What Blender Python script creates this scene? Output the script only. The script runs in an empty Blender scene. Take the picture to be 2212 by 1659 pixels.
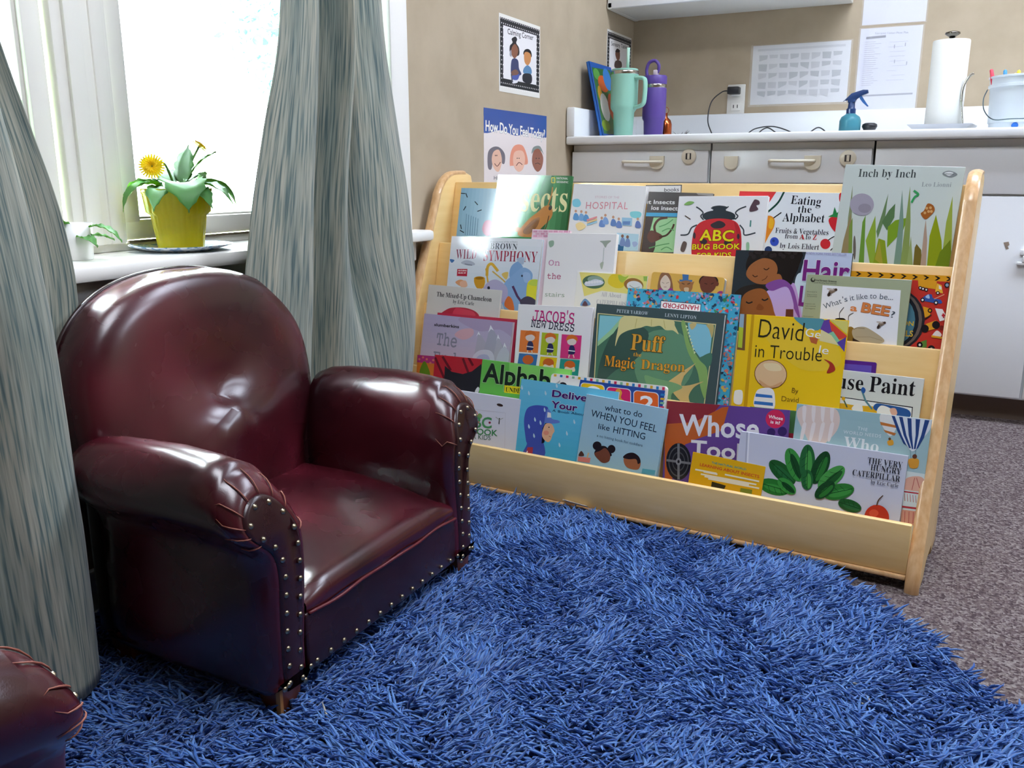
import bpy, bmesh, math, random
import numpy as np
from mathutils import Vector, Matrix, geometry, noise as mnoise
random.seed(7)
SC = bpy.context.scene
COL = SC.collection
R = math.radians
# ------------------------------------------------------------------ camera frame (photo treated as 2212 x 1659)
FPX, CX, CY, H = 1878.0, 1106.0, 829.5, 0.73
PITCH, YAW = R(13.57), R(26.96)
cF = Vector((-math.sin(YAW)*math.cos(PITCH), math.cos(YAW)*math.cos(PITCH), -math.sin(PITCH)))
cR = Vector((math.cos(YAW), math.sin(YAW), 0)); cU = cR.cross(cF); CAM = Vector((0, 0, H))
def ray(x, y): return cF + cR*((x-CX)/FPX) - cU*((y-CY)/FPX)
def zp(x, y, z): d = ray(x, y); return CAM + d*((z-H)/d.z)
def xp(x, y, X): d = ray(x, y); return CAM + d*(X/d.x)
def yp(x, y, Y): d = ray(x, y); return CAM + d*(Y/d.y)
def plp(x, y, p0, n): d = ray(x, y); return CAM + d*((p0-CAM).dot(n)/d.dot(n))

# ------------------------------------------------------------------ colours and materials
def lin(h):
    v = [int(h[i:i+2], 16)/255 for i in (0, 2, 4)]
    return tuple(c/12.92 if c <= .04045 else ((c+.055)/1.055)**2.4 for c in v)
def c4(h): return lin(h)+(1.0,)
MATS = {}
def mat(name, color='cccccc', rough=.5, metal=0., spec=.5, coat=0., trans=0., ior=1.45, alpha=1., emit=None, es=0., sheen=0.):
    if name in MATS: return MATS[name]
    m = bpy.data.materials.new(name); m.use_nodes = True
    b = m.node_tree.nodes['Principled BSDF']
    b.inputs['Base Color'].default_value = c4(color); b.inputs['Roughness'].default_value = rough
    b.inputs['Metallic'].default_value = metal; b.inputs['Specular IOR Level'].default_value = spec
    b.inputs['Coat Weight'].default_value = coat; b.inputs['Coat Roughness'].default_value = .12
    b.inputs['Transmission Weight'].default_value = trans; b.inputs['IOR'].default_value = ior
    b.inputs['Alpha'].default_value = alpha; b.inputs['Sheen Weight'].default_value = sheen
    if emit: b.inputs['Emission Color'].default_value = c4(emit); b.inputs['Emission Strength'].default_value = es
    MATS[name] = m; return m
def nodes(m): return m.node_tree.nodes, m.node_tree.links, m.node_tree.nodes['Principled BSDF']
def noise_col(m, ca, cb, scale=(1, 1, 1), ns=10, detail=4, lo=.35, hi=.65, coord='Object', mid=None):
    N, L, b = nodes(m)
    tc = N.new('ShaderNodeTexCoord'); mp = N.new('ShaderNodeMapping'); mp.inputs['Scale'].default_value = scale
    nz = N.new('ShaderNodeTexNoise'); nz.inputs['Scale'].default_value = ns; nz.inputs['Detail'].default_value = detail
    cr = N.new('ShaderNodeValToRGB'); cr.color_ramp.elements[0].position = lo; cr.color_ramp.elements[1].position = hi
    cr.color_ramp.elements[0].color = c4(ca); cr.color_ramp.elements[1].color = c4(cb)
    if mid: e = cr.color_ramp.elements.new((lo+hi)/2); e.color = c4(mid)
    L.new(tc.outputs[coord], mp.inputs['Vector']); L.new(mp.outputs[0], nz.inputs['Vector'])
    L.new(nz.outputs['Fac'], cr.inputs[0]); L.new(cr.outputs[0], b.inputs['Base Color'])
    return mp, nz, cr
def add_bump(m, ns, strength, dist=.002, scale=(1, 1, 1), detail=3, vor=False, coord='Object'):
    N, L, b = nodes(m)
    tc = N.new('ShaderNodeTexCoord'); mp = N.new('ShaderNodeMapping'); mp.inputs['Scale'].default_value = scale
    if vor: nz = N.new('ShaderNodeTexVoronoi'); out = nz.outputs['Distance']
    else: nz = N.new('ShaderNodeTexNoise'); nz.inputs['Detail'].default_value = detail; out = nz.outputs['Fac']
    nz.inputs['Scale'].default_value = ns
    bp = N.new('ShaderNodeBump'); bp.inputs['Strength'].default_value = strength; bp.inputs['Distance'].default_value = dist
    L.new(tc.outputs[coord], mp.inputs['Vector']); L.new(mp.outputs[0], nz.inputs['Vector'])
    L.new(out, bp.inputs['Height']); L.new(bp.outputs[0], b.inputs['Normal'])

# ------------------------------------------------------------------ object helpers
def tag(o, label=None, cat=None, group=None, kind=None):
    if label: o['label'] = label
    if cat: o['category'] = cat
    if group: o['group'] = group
    if kind: o['kind'] = kind
    return o
def empty(name, loc=(0, 0, 0), rz=0., label=None, cat=None, group=None, kind=None, M=None):
    o = bpy.data.objects.new(name, None); COL.objects.link(o); o.empty_display_size = .05
    if M is not None: o.matrix_world = M
    else: o.location = loc; o.rotation_euler = (0, 0, rz)
    return tag(o, label, cat, group, kind)
def link_mesh(name, me, mats, parent=None, smooth=False):
    if not isinstance(mats, (list, tuple)): mats = [mats]
    for m in mats: me.materials.append(m)
    o = bpy.data.objects.new(name, me); COL.objects.link(o)
    if parent: o.parent = parent
    if smooth: me.polygons.foreach_set('use_smooth', [True]*len(me.polygons))
    return o
class MB:
    def __init__(s): s.bm = bmesh.new(); s.mi = 0
    def face(s, vs):
        try: f = s.bm.faces.new(vs); f.material_index = s.mi; return f
        except ValueError: return None
    def box(s, x0, y0, z0, x1, y1, z1, bev=0., seg=2, M=None):
        b = bmesh.new(); bmesh.ops.create_cube(b, size=1)
        for v in b.verts: v.co = Vector(((x0+x1)/2+v.co.x*(x1-x0), (y0+y1)/2+v.co.y*(y1-y0), (z0+z1)/2+v.co.z*(z1-z0)))
        if bev > 0: bmesh.ops.bevel(b, geom=b.edges[:], offset=bev, segments=seg, affect='EDGES', profile=.5)
        s.merge(b, M); return s
    def merge(s, b, M=None):
        mp = {}
        for v in b.verts: mp[v] = s.bm.verts.new(M @ v.co if M is not None else v.co)
        for f in b.faces: s.face([mp[v] for v in f.verts])
        b.free()
    def lathe(s, prof, n=24, M=None, cap=True):
        rings = []
        for r, z in prof:
            if r < 1e-6: p = Vector((0, 0, z)); rings.append([s.bm.verts.new(M @ p if M is not None else p)])
            else:
                ring = []
                for i in range(n):
                    a = 2*math.pi*i/n; p = Vector((r*math.cos(a), r*math.sin(a), z)); ring.append(s.bm.verts.new(M @ p if M is not None else p))
                rings.append(ring)
        for A, B in zip(rings, rings[1:]):
            for i in range(n):
                j = (i+1) % n
                if len(A) == 1 and len(B) == 1: break
                if len(A) == 1: s.face([A[0], B[i], B[j]])
                elif len(B) == 1: s.face([A[i], B[0], A[j]])
                else: s.face([A[i], B[i], B[j], A[j]])
        if cap:
            if len(rings[0]) > 1: s.face(rings[0])
            if len(rings[-1]) > 1: s.face(list(reversed(rings[-1])))
        return s
    def loft(s, loops, closed=True, cap0=True, cap1=True):
        V = [[s.bm.verts.new(p) for p in L] for L in loops]
        for A, B in zip(V, V[1:]):
            n = len(A)
            for i in range(n if closed else n-1):
                j = (i+1) % n; s.face([A[i], A[j], B[j], B[i]])
        if closed and cap0: s.face(list(reversed(V[0])))
        if closed and cap1: s.face(V[-1])
        return s
    def tube(s, pts, r, n=8, cap=True):
        pts = [Vector(p) for p in pts]; loops = []; up = None
        for i, p in enumerate(pts):
            t = (pts[min(i+1, len(pts)-1)]-pts[max(i-1, 0)]).normalized()
            if up is None: up = Vector((0, 0, 1)) if abs(t.z) < .9 else Vector((1, 0, 0))
            a = t.cross(up).normalized(); b_ = a.cross(t).normalized(); up = b_
            rr = r[i] if isinstance(r, (list, tuple)) else r
            loops.append([p+a*(rr*math.cos(2*math.pi*k/n))+b_*(rr*math.sin(2*math.pi*k/n)) for k in range(n)])
        return s.loft(loops, True, cap, cap)
    def prism(s, outline, axis, a0, a1, M=None, bev=0.):
        """outline (2D) extruded along axis 0/1/2 from a0 to a1"""
        def P(u, v, w):
            p = [0, 0, 0]; o = [i for i in range(3) if i != axis]; p[o[0]] = u; p[o[1]] = v; p[axis] = w
            p = Vector(p); return M @ p if M is not None else p
        b = bmesh.new()
        A = [b.verts.new(P(u, v, a0)) for u, v in outline]; B = [b.verts.new(P(u, v, a1)) for u, v in outline]
        n = len(A)
        for i in range(n): b.faces.new([A[i], A[(i+1) % n], B[(i+1) % n], B[i]])
        fa = b.faces.new(list(reversed(A))); fb = b.faces.new(B)
        if bev > 0: bmesh.ops.bevel(b, geom=list(set(fa.edges[:]+fb.edges[:])), offset=bev, segments=3, affect='EDGES', profile=.5)
        s.merge(b); return s
    def grid(s, pts):
        V = [[s.bm.verts.new(p) for p in row] for row in pts]
        for A, B in zip(V, V[1:]):
            for i in range(len(A)-1): s.face([A[i], A[i+1], B[i+1], B[i]])
        return s
    def build(s, name, mats, parent=None, smooth=False, recalc=True, auto=None):
        if recalc: bmesh.ops.recalc_face_normals(s.bm, faces=s.bm.faces[:])
        me = bpy.data.meshes.new(name); s.bm.to_mesh(me); s.bm.free()
        o = link_mesh(name, me, mats, parent, smooth or auto is not None)
        if auto is not None: me.set_sharp_from_angle(angle=R(auto))
        return o
def catmull(P, n=6, closed=True):
    out = []; N = len(P)
    rng = range(N) if closed else range(N-1)
    for i in rng:
        g = (lambda k: P[k % N]) if closed else (lambda k: P[max(0, min(N-1, k))])
        p0, p1, p2, p3 = g(i-1), g(i), g(i+1), g(i+2)
        for j in range(n):
            t = j/n
            out.append(tuple(.5*((2*b)+(-a+c)*t+(2*a-5*b+4*c-d)*t*t+(-a+3*b-3*c+d)*t**3) for a, b, c, d in zip(p0, p1, p2, p3)))
    if not closed: out.append(tuple(P[-1]))
    return out
def copy_tree(o, parent=None):
    c = o.copy(); COL.objects.link(c)
    if parent: c.parent = parent
    for ch in [x for x in o.children]: copy_tree(ch, c)
    return c

# ------------------------------------------------------------------ lettering outlines
GL = {}
OFFS = {'S': 0., 'SX': .022, 'ST': -.008}
SERIFS = {'SR': "&ABCDEFGHILMNOPRSTUVWYZabcefghilmnoprstuy", 'SB': "-CDEIMNPRTUWacdefghilmnoprstux", 'M': "ABCDEJNORSTWdehnt"}
def _cap(body, off):
    c = bpy.data.curves.new('lettering', 'FONT'); c.body = body; c.size = 1; c.resolution_u = 3; c.offset = off; c.fill_mode = 'FRONT'
    o = bpy.data.objects.new('lettering', c); COL.objects.link(o); dg = bpy.context.evaluated_depsgraph_get(); me = bpy.data.meshes.new_from_object(o.evaluated_get(dg))
    V = [(v.co.x, v.co.y) for v in me.vertices]; Fs = [tuple(p.vertices) for p in me.polygons]
    bpy.data.objects.remove(o); bpy.data.curves.remove(c); bpy.data.meshes.remove(me); return V, Fs
def glyph(font, ch):
    k = font+'|'+ch
    if k in GL: return GL[k]
    if font not in OFFS:                       # serif letters stored as outlines
        i = SERIFS[font].find(ch) if font in SERIFS else -1; data = SERIF_OUTLINES.get(font, [])
        if i < 0 or i >= len(data) or not data[i]: GL[k] = glyph('S', ch); return GL[k]
        d = data[i]; adv = d[0]/600; loops = []
        for L in d[1:]: loops.append([(L[j]/600, L[j+1]/600) for j in range(0, len(L), 2)])
        def holds(L, p):
            c = False
            for (xa, ya), (xb, yb) in zip(L, L[1:]+L[:1]):
                if (ya > p[1]) != (yb > p[1]) and p[0] < (xb-xa)*(p[1]-ya)/(yb-ya)+xa: c = not c
            return c
        outer = [L for L in loops if not any(M is not L and holds(M, L[0]) for M in loops)]; fl = []; tr = []
        for L in outer:
            grp = [L]+[M for M in loops if M is not L and not any(M is O for O in outer) and holds(L, M[0])]; b0 = len(fl); fl += [p for G in grp for p in G]
            tr += [tuple(b0+q for q in t) for t in geometry.tessellate_polygon([[Vector((a, b, 0)) for a, b in G] for G in grp])]
        GL[k] = (adv, fl, tr); return GL[k]
    off = OFFS[font]
    if font+'w' not in GL: GL[font+'w'] = max(v[0] for v in _cap('HH', off)[0])
    V, Fs = _cap(ch, off); W = max(v[0] for v in _cap('H'+ch+'H', off)[0])-GL[font+'w']
    GL[k] = (W, V, Fs); return GL[k]
CAPH = {'S': .70, 'SX': .74, 'ST': .69, 'SB': .66, 'SR': .64, 'SI': .65, 'M': .62}
def text_tris(s, font, track=0.):
    x = 0; out = []
    for ch in s:
        if ch == ' ': x += .27; continue
        adv, fl, tr = glyph(font, ch)
        for t in tr: out.append([(fl[i][0]+x, fl[i][1]) for i in t])
        x += adv+track
    return out, x

class Art:
    """flat printed shapes on a sheet: coordinates come through tf -> (x, y) on the sheet; clipped to the rectangle"""
    def __init__(s, tf, rect, z0=.00025, dz=.00003):
        s.tf = tf; s.rect = rect; s.z = z0; s.dz = dz; s.tris = []; s.clip = None
    def up(s): s.z += s.dz
    def _emit(s, tri, col):
        x0, y0, x1, y1 = s.rect if s.clip is None else s.clip
        P = list(tri)
        for ax, lim, sg in ((0, x0, 1), (0, x1, -1), (1, y0, 1), (1, y1, -1)):
            Q = []
            for i in range(len(P)):
                a, b = P[i-1], P[i]; da, db = sg*(a[ax]-lim), sg*(b[ax]-lim)
                if (da >= 0) != (db >= 0):
                    t = da/(da-db); Q.append((a[0]+(b[0]-a[0])*t, a[1]+(b[1]-a[1])*t))
                if db >= 0: Q.append(b)
            P = Q
            if len(P) < 3: return
        ar = sum(P[i-1][0]*P[i][1]-P[i][0]*P[i-1][1] for i in range(len(P)))
        if abs(ar) < 1e-10: return
        if ar < 0: P.reverse()
        s.tris.append(([(x, y, s.z) for x, y in P], col))
    def poly(s, col, pts, local=False):
        Q = [tuple(p) if local else s.tf(*p) for p in pts]; s.up()
        for t in geometry.tessellate_polygon([[Vector((a, b, 0)) for a, b in Q]]): s._emit([Q[i] for i in t], lin(col))
    def P(s, col, *pts): s.poly(col, pts)
    def C(s, col, *pts): s.poly(col, catmull(pts, 5))
    def E(s, col, cx, cy, rx, ry=None, rot=0, n=24):
        ry = rx if ry is None else ry; c, d = math.cos(R(rot)), math.sin(R(rot))
        s.poly(col, [(cx+rx*math.cos(a)*c-ry*math.sin(a)*d, cy+rx*math.cos(a)*d+ry*math.sin(a)*c) for a in [2*math.pi*i/n for i in range(n)]])
    def L(s, col, w, *pts, smooth=False):
        if smooth: pts = catmull(pts, 5, False)
        l, r_ = [], []
        for i, p in enumerate(pts):
            a = pts[max(0, i-1)]; b = pts[min(len(pts)-1, i+1)]; dx, dy = b[0]-a[0], b[1]-a[1]; n = math.hypot(dx, dy) or 1
            l.append((p[0]-dy/n*w/2, p[1]+dx/n*w/2)); r_.append((p[0]+dy/n*w/2, p[1]-dx/n*w/2))
        s.up()
        Ql = [s.tf(*p) for p in l]; Qr = [s.tf(*p) for p in r_]
        for i in range(len(Ql)-1): s._emit([Ql[i], Qr[i], Qr[i+1]], lin(col)); s._emit([Ql[i], Qr[i+1], Ql[i+1]], lin(col))
    def T(s, col, txt, font, x0, y0, x1, y1, h, track=0., out=None, ow=.06):
        p0 = Vector(s.tf(x0, y0)); p1 = Vector(s.tf(x1, y1)); ph = Vector(s.tf(x0, y0-h))
        tr, w = text_tris(txt, font, track)
        if w <= 0: return
        d = p1-p0; sx = d.length/w; d.normalize(); up_ = Vector((-d.y, d.x)); sy = (ph-p0).length/CAPH[font]
        if out:
            s.up()
            for ox, oy in ((1, 0), (-1, 0), (0, 1), (0, -1), (.7, .7), (-.7, .7), (.7, -.7), (-.7, -.7)):
                for t in tr: s._emit([tuple(p0+d*(x*sx+ox*ow*sy)+up_*(y*sy+oy*ow*sy)) for x, y in t], lin(out))
        s.up()
        for t in tr: s._emit([tuple(p0+d*(x*sx)+up_*(y*sy)) for x, y in t], lin(col))
    def grad(s, axis, stops, rect=None):
        """printed colour bands in `steps` strips; stops [(t,hex)], local units"""
        x0, y0, x1, y1 = rect or s.rect; n = 14; s.up()
        for i in range(n):
            t = (i+.5)/n
            for (ta, ca), (tb, cb) in zip(stops, stops[1:]):
                if ta <= t <= tb:
                    f = (t-ta)/(tb-ta); a, b = lin(ca), lin(cb); c = tuple(p+(q-p)*f for p, q in zip(a, b)); break
            if axis == 0: X0, X1, Y0, Y1 = x0+(x1-x0)*i/n, x0+(x1-x0)*(i+1)/n, y0, y1
            else: X0, X1, Y0, Y1 = x0, x1, y0+(y1-y0)*i/n, y0+(y1-y0)*(i+1)/n
            s._emit([(X0, Y0), (X1, Y0), (X1, Y1)], c); s._emit([(X0, Y0), (X1, Y1), (X0, Y1)], c)

def print_mat(name, rough=.3, spec=.5, coat=0.):
    if name in MATS: return MATS[name]
    m = mat(name, 'ffffff', rough, 0, spec, coat)
    N, L, b = nodes(m); a = N.new('ShaderNodeVertexColor'); a.layer_name = 'ink'; L.new(a.outputs['Color'], b.inputs['Base Color'])
    return m
def sheet_mesh(name, boxes, art, m, parent):
    """boxes: list of (x0,y0,z0,x1,y1,z1,hex,bevel); art: Art or None -> one mesh with an ink colour per face"""
    verts, faces, cols = [], [], []
    for x0, y0, z0, x1, y1, z1, hx, bev in boxes:
        b = MB(); b.box(x0, y0, z0, x1, y1, z1, bev, 1 if bev < .002 else 2); bm = b.bm; bm.normal_update(); bmesh.ops.recalc_face_normals(bm, faces=bm.faces[:])
        k = len(verts); bm.verts.index_update(); verts += [tuple(v.co) for v in bm.verts]
        for f in bm.faces: faces.append([k+v.index for v in f.verts]); cols.append(lin(hx))
        bm.free()
    if art:
        for P, c in art.tris:
            k = len(verts); verts += P; faces.append(list(range(k, k+len(P)))); cols.append(c)
    me = bpy.data.meshes.new(name); me.from_pydata(verts, [], faces)
    at = me.attributes.new('ink', 'FLOAT_COLOR', 'CORNER')
    buf = []
    for f, c in zip(faces, cols): buf += [c[0], c[1], c[2], 1.0]*len(f)
    at.data.foreach_set('color', buf)
    return link_mesh(name, me, m, parent)
SERIF_OUTLINES = {
 'SR': [
[375,[240,373,172,397,99,373,71,307,85,258,119,212,47,156,21,92,50,26,120,-1,178,12,250,61,298,4,363,4,284,96,326,152,350,200,299,200,281,167,253,131,190,204,249,259,266,312],[169,356,206,343,220,310,209,276,162,237,134,273,121,313,135,344],[91,136,148,179,219,96,172,59,126,44,89,58,71,92]],
[390,[198,412,187,412,47,65,36,40,24,24,10,15,-4,13,-4,4,110,4,110,12,75,19,63,42,90,122,228,122,255,54,257,40,243,19,209,13,209,4,392,4,392,13,378,16,364,28,340,76],[96,140,158,295,222,140]],
[395,[196,403,18,403,18,395,47,390,58,382,65,370,69,353,71,330,71,73,68,45,59,26,41,16,18,12,18,4,212,4,280,12,329,34,360,70,370,117,341,181,246,221,327,256,350,313,312,380],[175,389,193,392,223,386,244,371,255,345,258,308,253,267,238,240,210,226,159,221,159,349,160,369,164,382],[159,210,177,210,220,205,250,188,267,158,273,115,269,72,256,41,233,23,198,18,180,20,167,27,161,40,159,58]],
[418,[386,412,377,412,367,392,347,385,275,406,232,412,175,405,126,385,85,353,54,312,34,261,27,204,34,146,53,95,84,53,125,21,174,1,229,-6,324,16,394,79,383,89,356,60,322,36,285,22,248,17,155,64,124,202,152,350,236,400,281,392,321,367,354,327,377,279,386,279]],
[443,[198,403,17,403,17,395,39,393,57,384,67,365,70,334,70,66,67,40,59,24,43,15,22,12,22,4,203,4,362,54,414,204,400,289,359,351,292,390],[179,389,200,391,288,344,317,205,310,123,289,65,252,29,199,18,179,20,166,28,160,42,159,64,159,344,160,366,166,381]],
[395,[353,403,18,403,18,395,41,393,58,383,68,363,71,330,71,69,68,42,59,24,40,14,17,11,17,4,356,4,379,124,370,124,354,91,334,64,310,44,281,31,247,23,206,21,183,22,169,28,162,40,159,60,159,203,194,200,217,194,235,182,247,164,256,139,260,110,268,110,268,304,260,304,251,266,235,238,209,221,173,216,159,216,159,347,168,382,207,389,265,383,306,366,333,335,346,290,353,290]],
[361,[348,403,17,403,17,395,40,391,58,381,67,363,71,335,71,75,68,46,59,27,41,17,18,12,18,4,225,4,225,12,204,13,186,17,172,25,164,36,160,52,159,72,159,204,169,204,206,198,232,182,249,152,258,110,266,110,266,306,257,306,248,267,231,239,206,222,170,217,159,217,159,356,162,378,246,387,278,379,303,366,321,347,333,320,340,290,348,290]],
[454,[387,412,377,412,277,406,230,412,175,405,126,385,86,354,55,312,35,262,29,205,35,145,55,94,86,52,128,21,180,1,239,-5,319,4,395,29,395,115,397,139,405,155,421,164,443,166,443,173,250,173,250,166,277,163,297,155,307,139,310,114,310,63,307,39,296,21,276,11,246,7,195,20,157,58,134,120,126,204,154,350,238,400,268,396,296,384,322,365,344,341,364,311,378,279,387,279]],
[467,[212,403,18,403,18,395,41,391,58,381,68,364,71,339,71,72,68,44,59,25,41,16,18,12,18,4,212,4,212,12,188,16,170,25,161,44,159,72,159,201,309,201,309,72,306,43,297,24,279,15,256,12,256,4,449,4,449,12,426,16,409,27,400,45,398,72,398,339,400,365,409,382,426,391,449,395,449,403,256,403,256,395,299,383,305,372,309,339,309,220,159,220,159,339,163,372,170,383,212,395]],
[233,[215,403,16,403,16,395,41,393,59,385,68,370,71,346,71,67,68,42,57,26,39,17,16,12,16,4,216,4,216,12,182,20,171,27,164,38,160,52,159,69,159,346,162,370,172,385,191,393,215,395]],
[381,[219,403,18,403,18,395,41,392,58,382,68,365,71,339,71,72,68,44,59,25,41,16,18,12,18,4,355,4,377,134,368,134,353,98,333,69,310,47,283,32,249,23,209,21,177,24,167,30,159,55,159,339,160,359,164,374,172,385,201,395,219,396]],
[566,[162,403,17,403,17,395,49,390,60,383,67,373,71,342,71,71,68,43,58,25,39,16,17,12,17,4,147,4,147,12,123,14,104,23,94,42,90,71,90,367,244,4,255,4,410,376,410,74,406,38,399,26,357,12,357,4,547,4,547,12,518,17,507,25,501,37,497,76,497,338,499,363,509,381,526,391,548,395,548,403,404,403,283,117]],
[441,[138,403,20,403,35,390,47,378,72,348,72,70,71,51,67,35,61,24,50,17,20,12,20,4,145,4,145,12,121,15,103,25,94,43,92,70,92,323,362,-6,373,-6,373,337,376,364,384,382,401,392,425,395,425,403,300,403,300,395,331,389,342,382,349,371,353,337,353,140]],
[469,[279,409,237,412,193,409,154,397,118,378,87,352,62,321,44,286,32,246,29,203,32,161,44,121,62,85,87,54,117,29,152,10,191,-2,233,-6,276,-2,316,10,351,29,382,54,407,85,426,121,437,161,441,203,437,247,426,287,407,323,382,353,352,378,318,397],[152,350,232,400,279,387,314,349,336,288,343,203,317,57,237,7,190,20,155,58,133,120,126,204]],
[373,[191,403,18,403,18,395,41,391,58,381,68,364,71,339,71,72,68,44,59,25,41,16,18,12,18,4,212,4,212,12,188,16,170,25,161,44,159,72,159,188,216,188,280,195,325,218,352,252,361,297,357,327,345,353,325,374,299,389,256,399],[177,387,193,389,227,383,249,365,261,336,265,294,260,252,246,223,219,207,180,201,159,201,159,356,160,371,166,381]],
[422,[194,403,18,403,18,395,41,391,58,381,68,364,71,339,71,72,68,44,59,25,41,16,18,12,18,4,212,4,212,12,188,16,170,25,161,44,159,72,159,194,182,194,305,4,425,4,413,14,392,29,383,43,276,201,347,240,369,299,358,345,326,377,272,396],[180,387,201,389,257,367,275,300,270,258,253,228,224,211,182,205,159,205,159,345,160,366,166,380]],
[349,[299,412,289,412,283,399,165,412,133,409,105,398,81,381,63,358,52,330,48,296,54,259,72,228,102,200,147,174,203,146,240,118,253,80,248,52,232,29,208,14,176,9,132,17,97,42,70,82,53,137,42,137,42,-6,52,-6,171,-5,213,-1,249,10,278,29,299,54,313,84,317,119,315,144,309,167,298,187,281,205,257,223,224,240,167,267,140,282,119,298,107,317,103,340,108,364,122,384,145,397,173,401,199,397,224,386,246,369,265,346,281,318,291,289,299,289]],
[378,[14,403,14,288,23,288,33,329,55,363,89,384,133,391,143,391,143,72,140,44,130,25,111,15,86,12,86,4,289,4,289,12,263,15,244,24,234,43,231,72,231,391,241,391,322,364,354,287,363,287,363,403]],
[440,[211,403,17,403,17,395,40,391,57,381,66,364,69,339,69,139,78,74,105,28,151,2,221,-7,289,2,336,32,364,83,374,162,374,338,376,362,384,379,399,390,420,395,420,403,297,403,297,395,323,391,342,381,351,364,354,338,354,142,327,47,246,16,206,23,178,43,163,78,158,125,158,358,168,383,179,389,211,395]],
[382,[185,403,-9,403,-9,395,9,390,23,378,43,342,192,-7,203,-7,338,344,350,369,362,385,377,393,391,395,391,403,271,403,271,395,290,394,307,389,317,380,321,366,314,336,231,117,140,336,132,366,136,380,147,390,164,394,185,395]],
[546,[158,403,-10,403,-10,395,4,393,16,384,25,371,32,352,155,-6,167,-6,282,287,385,-6,396,-6,510,340,528,379,540,390,554,395,554,403,453,403,453,395,469,393,483,388,491,378,494,363,487,329,424,136,353,344,347,369,359,389,389,395,389,403,209,403,209,395,226,393,241,387,251,376,259,358,273,315,199,125,128,332,121,367,124,380,131,389,144,394,158,395]],
[380,[181,403,-8,403,15,387,29,373,45,348,147,161,147,72,145,44,136,25,118,16,95,12,95,4,289,4,289,12,265,16,247,25,238,44,236,72,236,183,339,352,363,382,376,391,389,394,389,403,267,403,267,395,303,388,316,365,312,346,301,325,222,194,143,348,135,372,138,382,147,390,181,395]],
[395,[55,403,44,287,52,287,65,320,81,347,101,366,125,379,155,386,191,388,254,388,22,9,22,4,360,4,374,143,366,143,346,90,314,51,271,29,214,22,130,22,359,397,359,403]],
[307,[198,275,145,280,113,278,86,271,64,260,47,246,37,230,33,211,36,196,43,184,54,177,69,174,84,177,95,183,103,193,106,206,89,245,100,263,132,268,154,265,170,255,179,238,182,216,182,167,108,143,59,118,31,90,22,56,26,32,39,13,59,0,85,-4,133,6,180,37,196,4,227,-5,261,3,289,25,258,188,251,230,233,258],[120,127,182,158,182,55,170,42,134,26,110,39,102,75]],
[322,[120,403,11,403,11,396,25,393,36,385,41,371,42,347,42,-6,46,-6,93,30,134,3,172,-5,207,0,239,15,265,38,285,69,297,106,301,148,298,185,288,217,272,244,251,264,226,276,198,280,158,272,120,241],[150,252,165,254,192,247,210,226,220,191,223,143,220,84,211,42,192,17,163,8,130,22,120,61,120,217,125,232,136,244]],
[262,[193,277,156,281,120,276,88,262,60,239,39,210,26,174,21,134,25,96,37,62,56,34,80,13,108,-1,139,-5,201,10,249,54,242,59,215,38,182,30,147,39,119,66,102,109,96,168,109,243,151,269,173,263,187,196,212,186,235,195,242,205,244,219,238,243,221,263]],
[269,[185,272,140,280,108,276,80,263,56,241,37,213,25,179,21,140,25,99,37,63,54,34,78,13,106,-1,137,-5,201,13,249,65,241,71,214,44,178,34,120,63,100,152,249,152,241,208,219,248],[143,269,164,264,176,249,182,225,184,168,100,168,100,182,110,247]],
[191,[188,407,155,411,111,405,78,386,58,356,51,315,51,273,18,273,18,251,51,251,51,65,17,11,17,4,174,4,174,11,154,13,138,20,130,35,128,58,128,251,178,251,178,273,128,273,128,349,129,370,134,386,144,397,161,400,175,397,177,329,187,323,200,321,222,330,229,341,231,357,226,377,212,395]],
[292,[174,277,140,280,108,278,80,269,56,255,39,237,27,215,24,190,41,137,99,98,62,79,41,63,29,46,25,27,34,2,69,-23,28,-44,17,-67,23,-87,45,-105,80,-117,130,-121,195,-115,241,-97,269,-70,278,-33,275,-9,267,9,253,23,230,32,199,38,157,40,126,40,97,45,86,63,89,77,98,87,111,95,182,98,207,107,228,120,243,137,253,158,256,182,251,211,233,243,279,243,279,268,208,268],[120,264,140,269,161,264,174,248,180,223,182,188,180,154,174,128,161,112,140,107,120,112,107,128,100,154,98,188,100,223,107,248],[85,-27,183,-27,207,-28,225,-33,236,-43,239,-60,215,-96,144,-108,108,-105,83,-96,67,-82,61,-65,67,-44]],
[340,[128,403,21,403,21,396,33,394,44,386,49,373,51,357,51,50,49,32,43,20,32,13,20,11,20,4,157,4,157,11,145,13,134,21,128,50,128,212,153,238,181,246,198,243,208,232,213,216,214,194,214,49,207,21,185,4,321,4,321,11,309,13,298,21,293,33,291,50,291,188,272,258,217,280,172,269,128,229]],
[177,[106,407,90,410,74,407,61,398,52,385,49,368,52,352,61,339,74,330,90,327,106,330,119,339,128,352,131,368,128,385,119,398],[129,273,22,273,22,266,35,264,45,257,51,225,51,50,49,32,44,20,33,13,20,11,20,4,157,4,157,11,145,14,135,21,130,33,129,50]],
[178,[129,403,22,403,22,396,35,394,45,386,51,355,51,50,49,32,44,20,33,13,20,11,20,4,157,4,157,11,145,14,135,21,130,33,129,50]],
[495,[259,268,212,280,170,269,127,227,127,273,21,273,21,266,33,264,44,256,49,243,51,226,51,50,49,32,43,20,32,13,20,11,20,4,154,4,154,11,133,21,128,33,127,50,127,211,150,238,178,246,195,243,205,232,210,216,211,194,211,50,209,33,204,21,194,13,182,11,182,4,314,4,314,11,302,13,292,21,287,33,286,50,286,213,310,238,337,246,354,243,364,232,369,216,370,194,370,50,368,33,363,21,353,13,341,11,341,4,475,4,475,11,463,13,452,21,446,50,446,188,428,258,373,280,327,268,286,227]],
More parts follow.
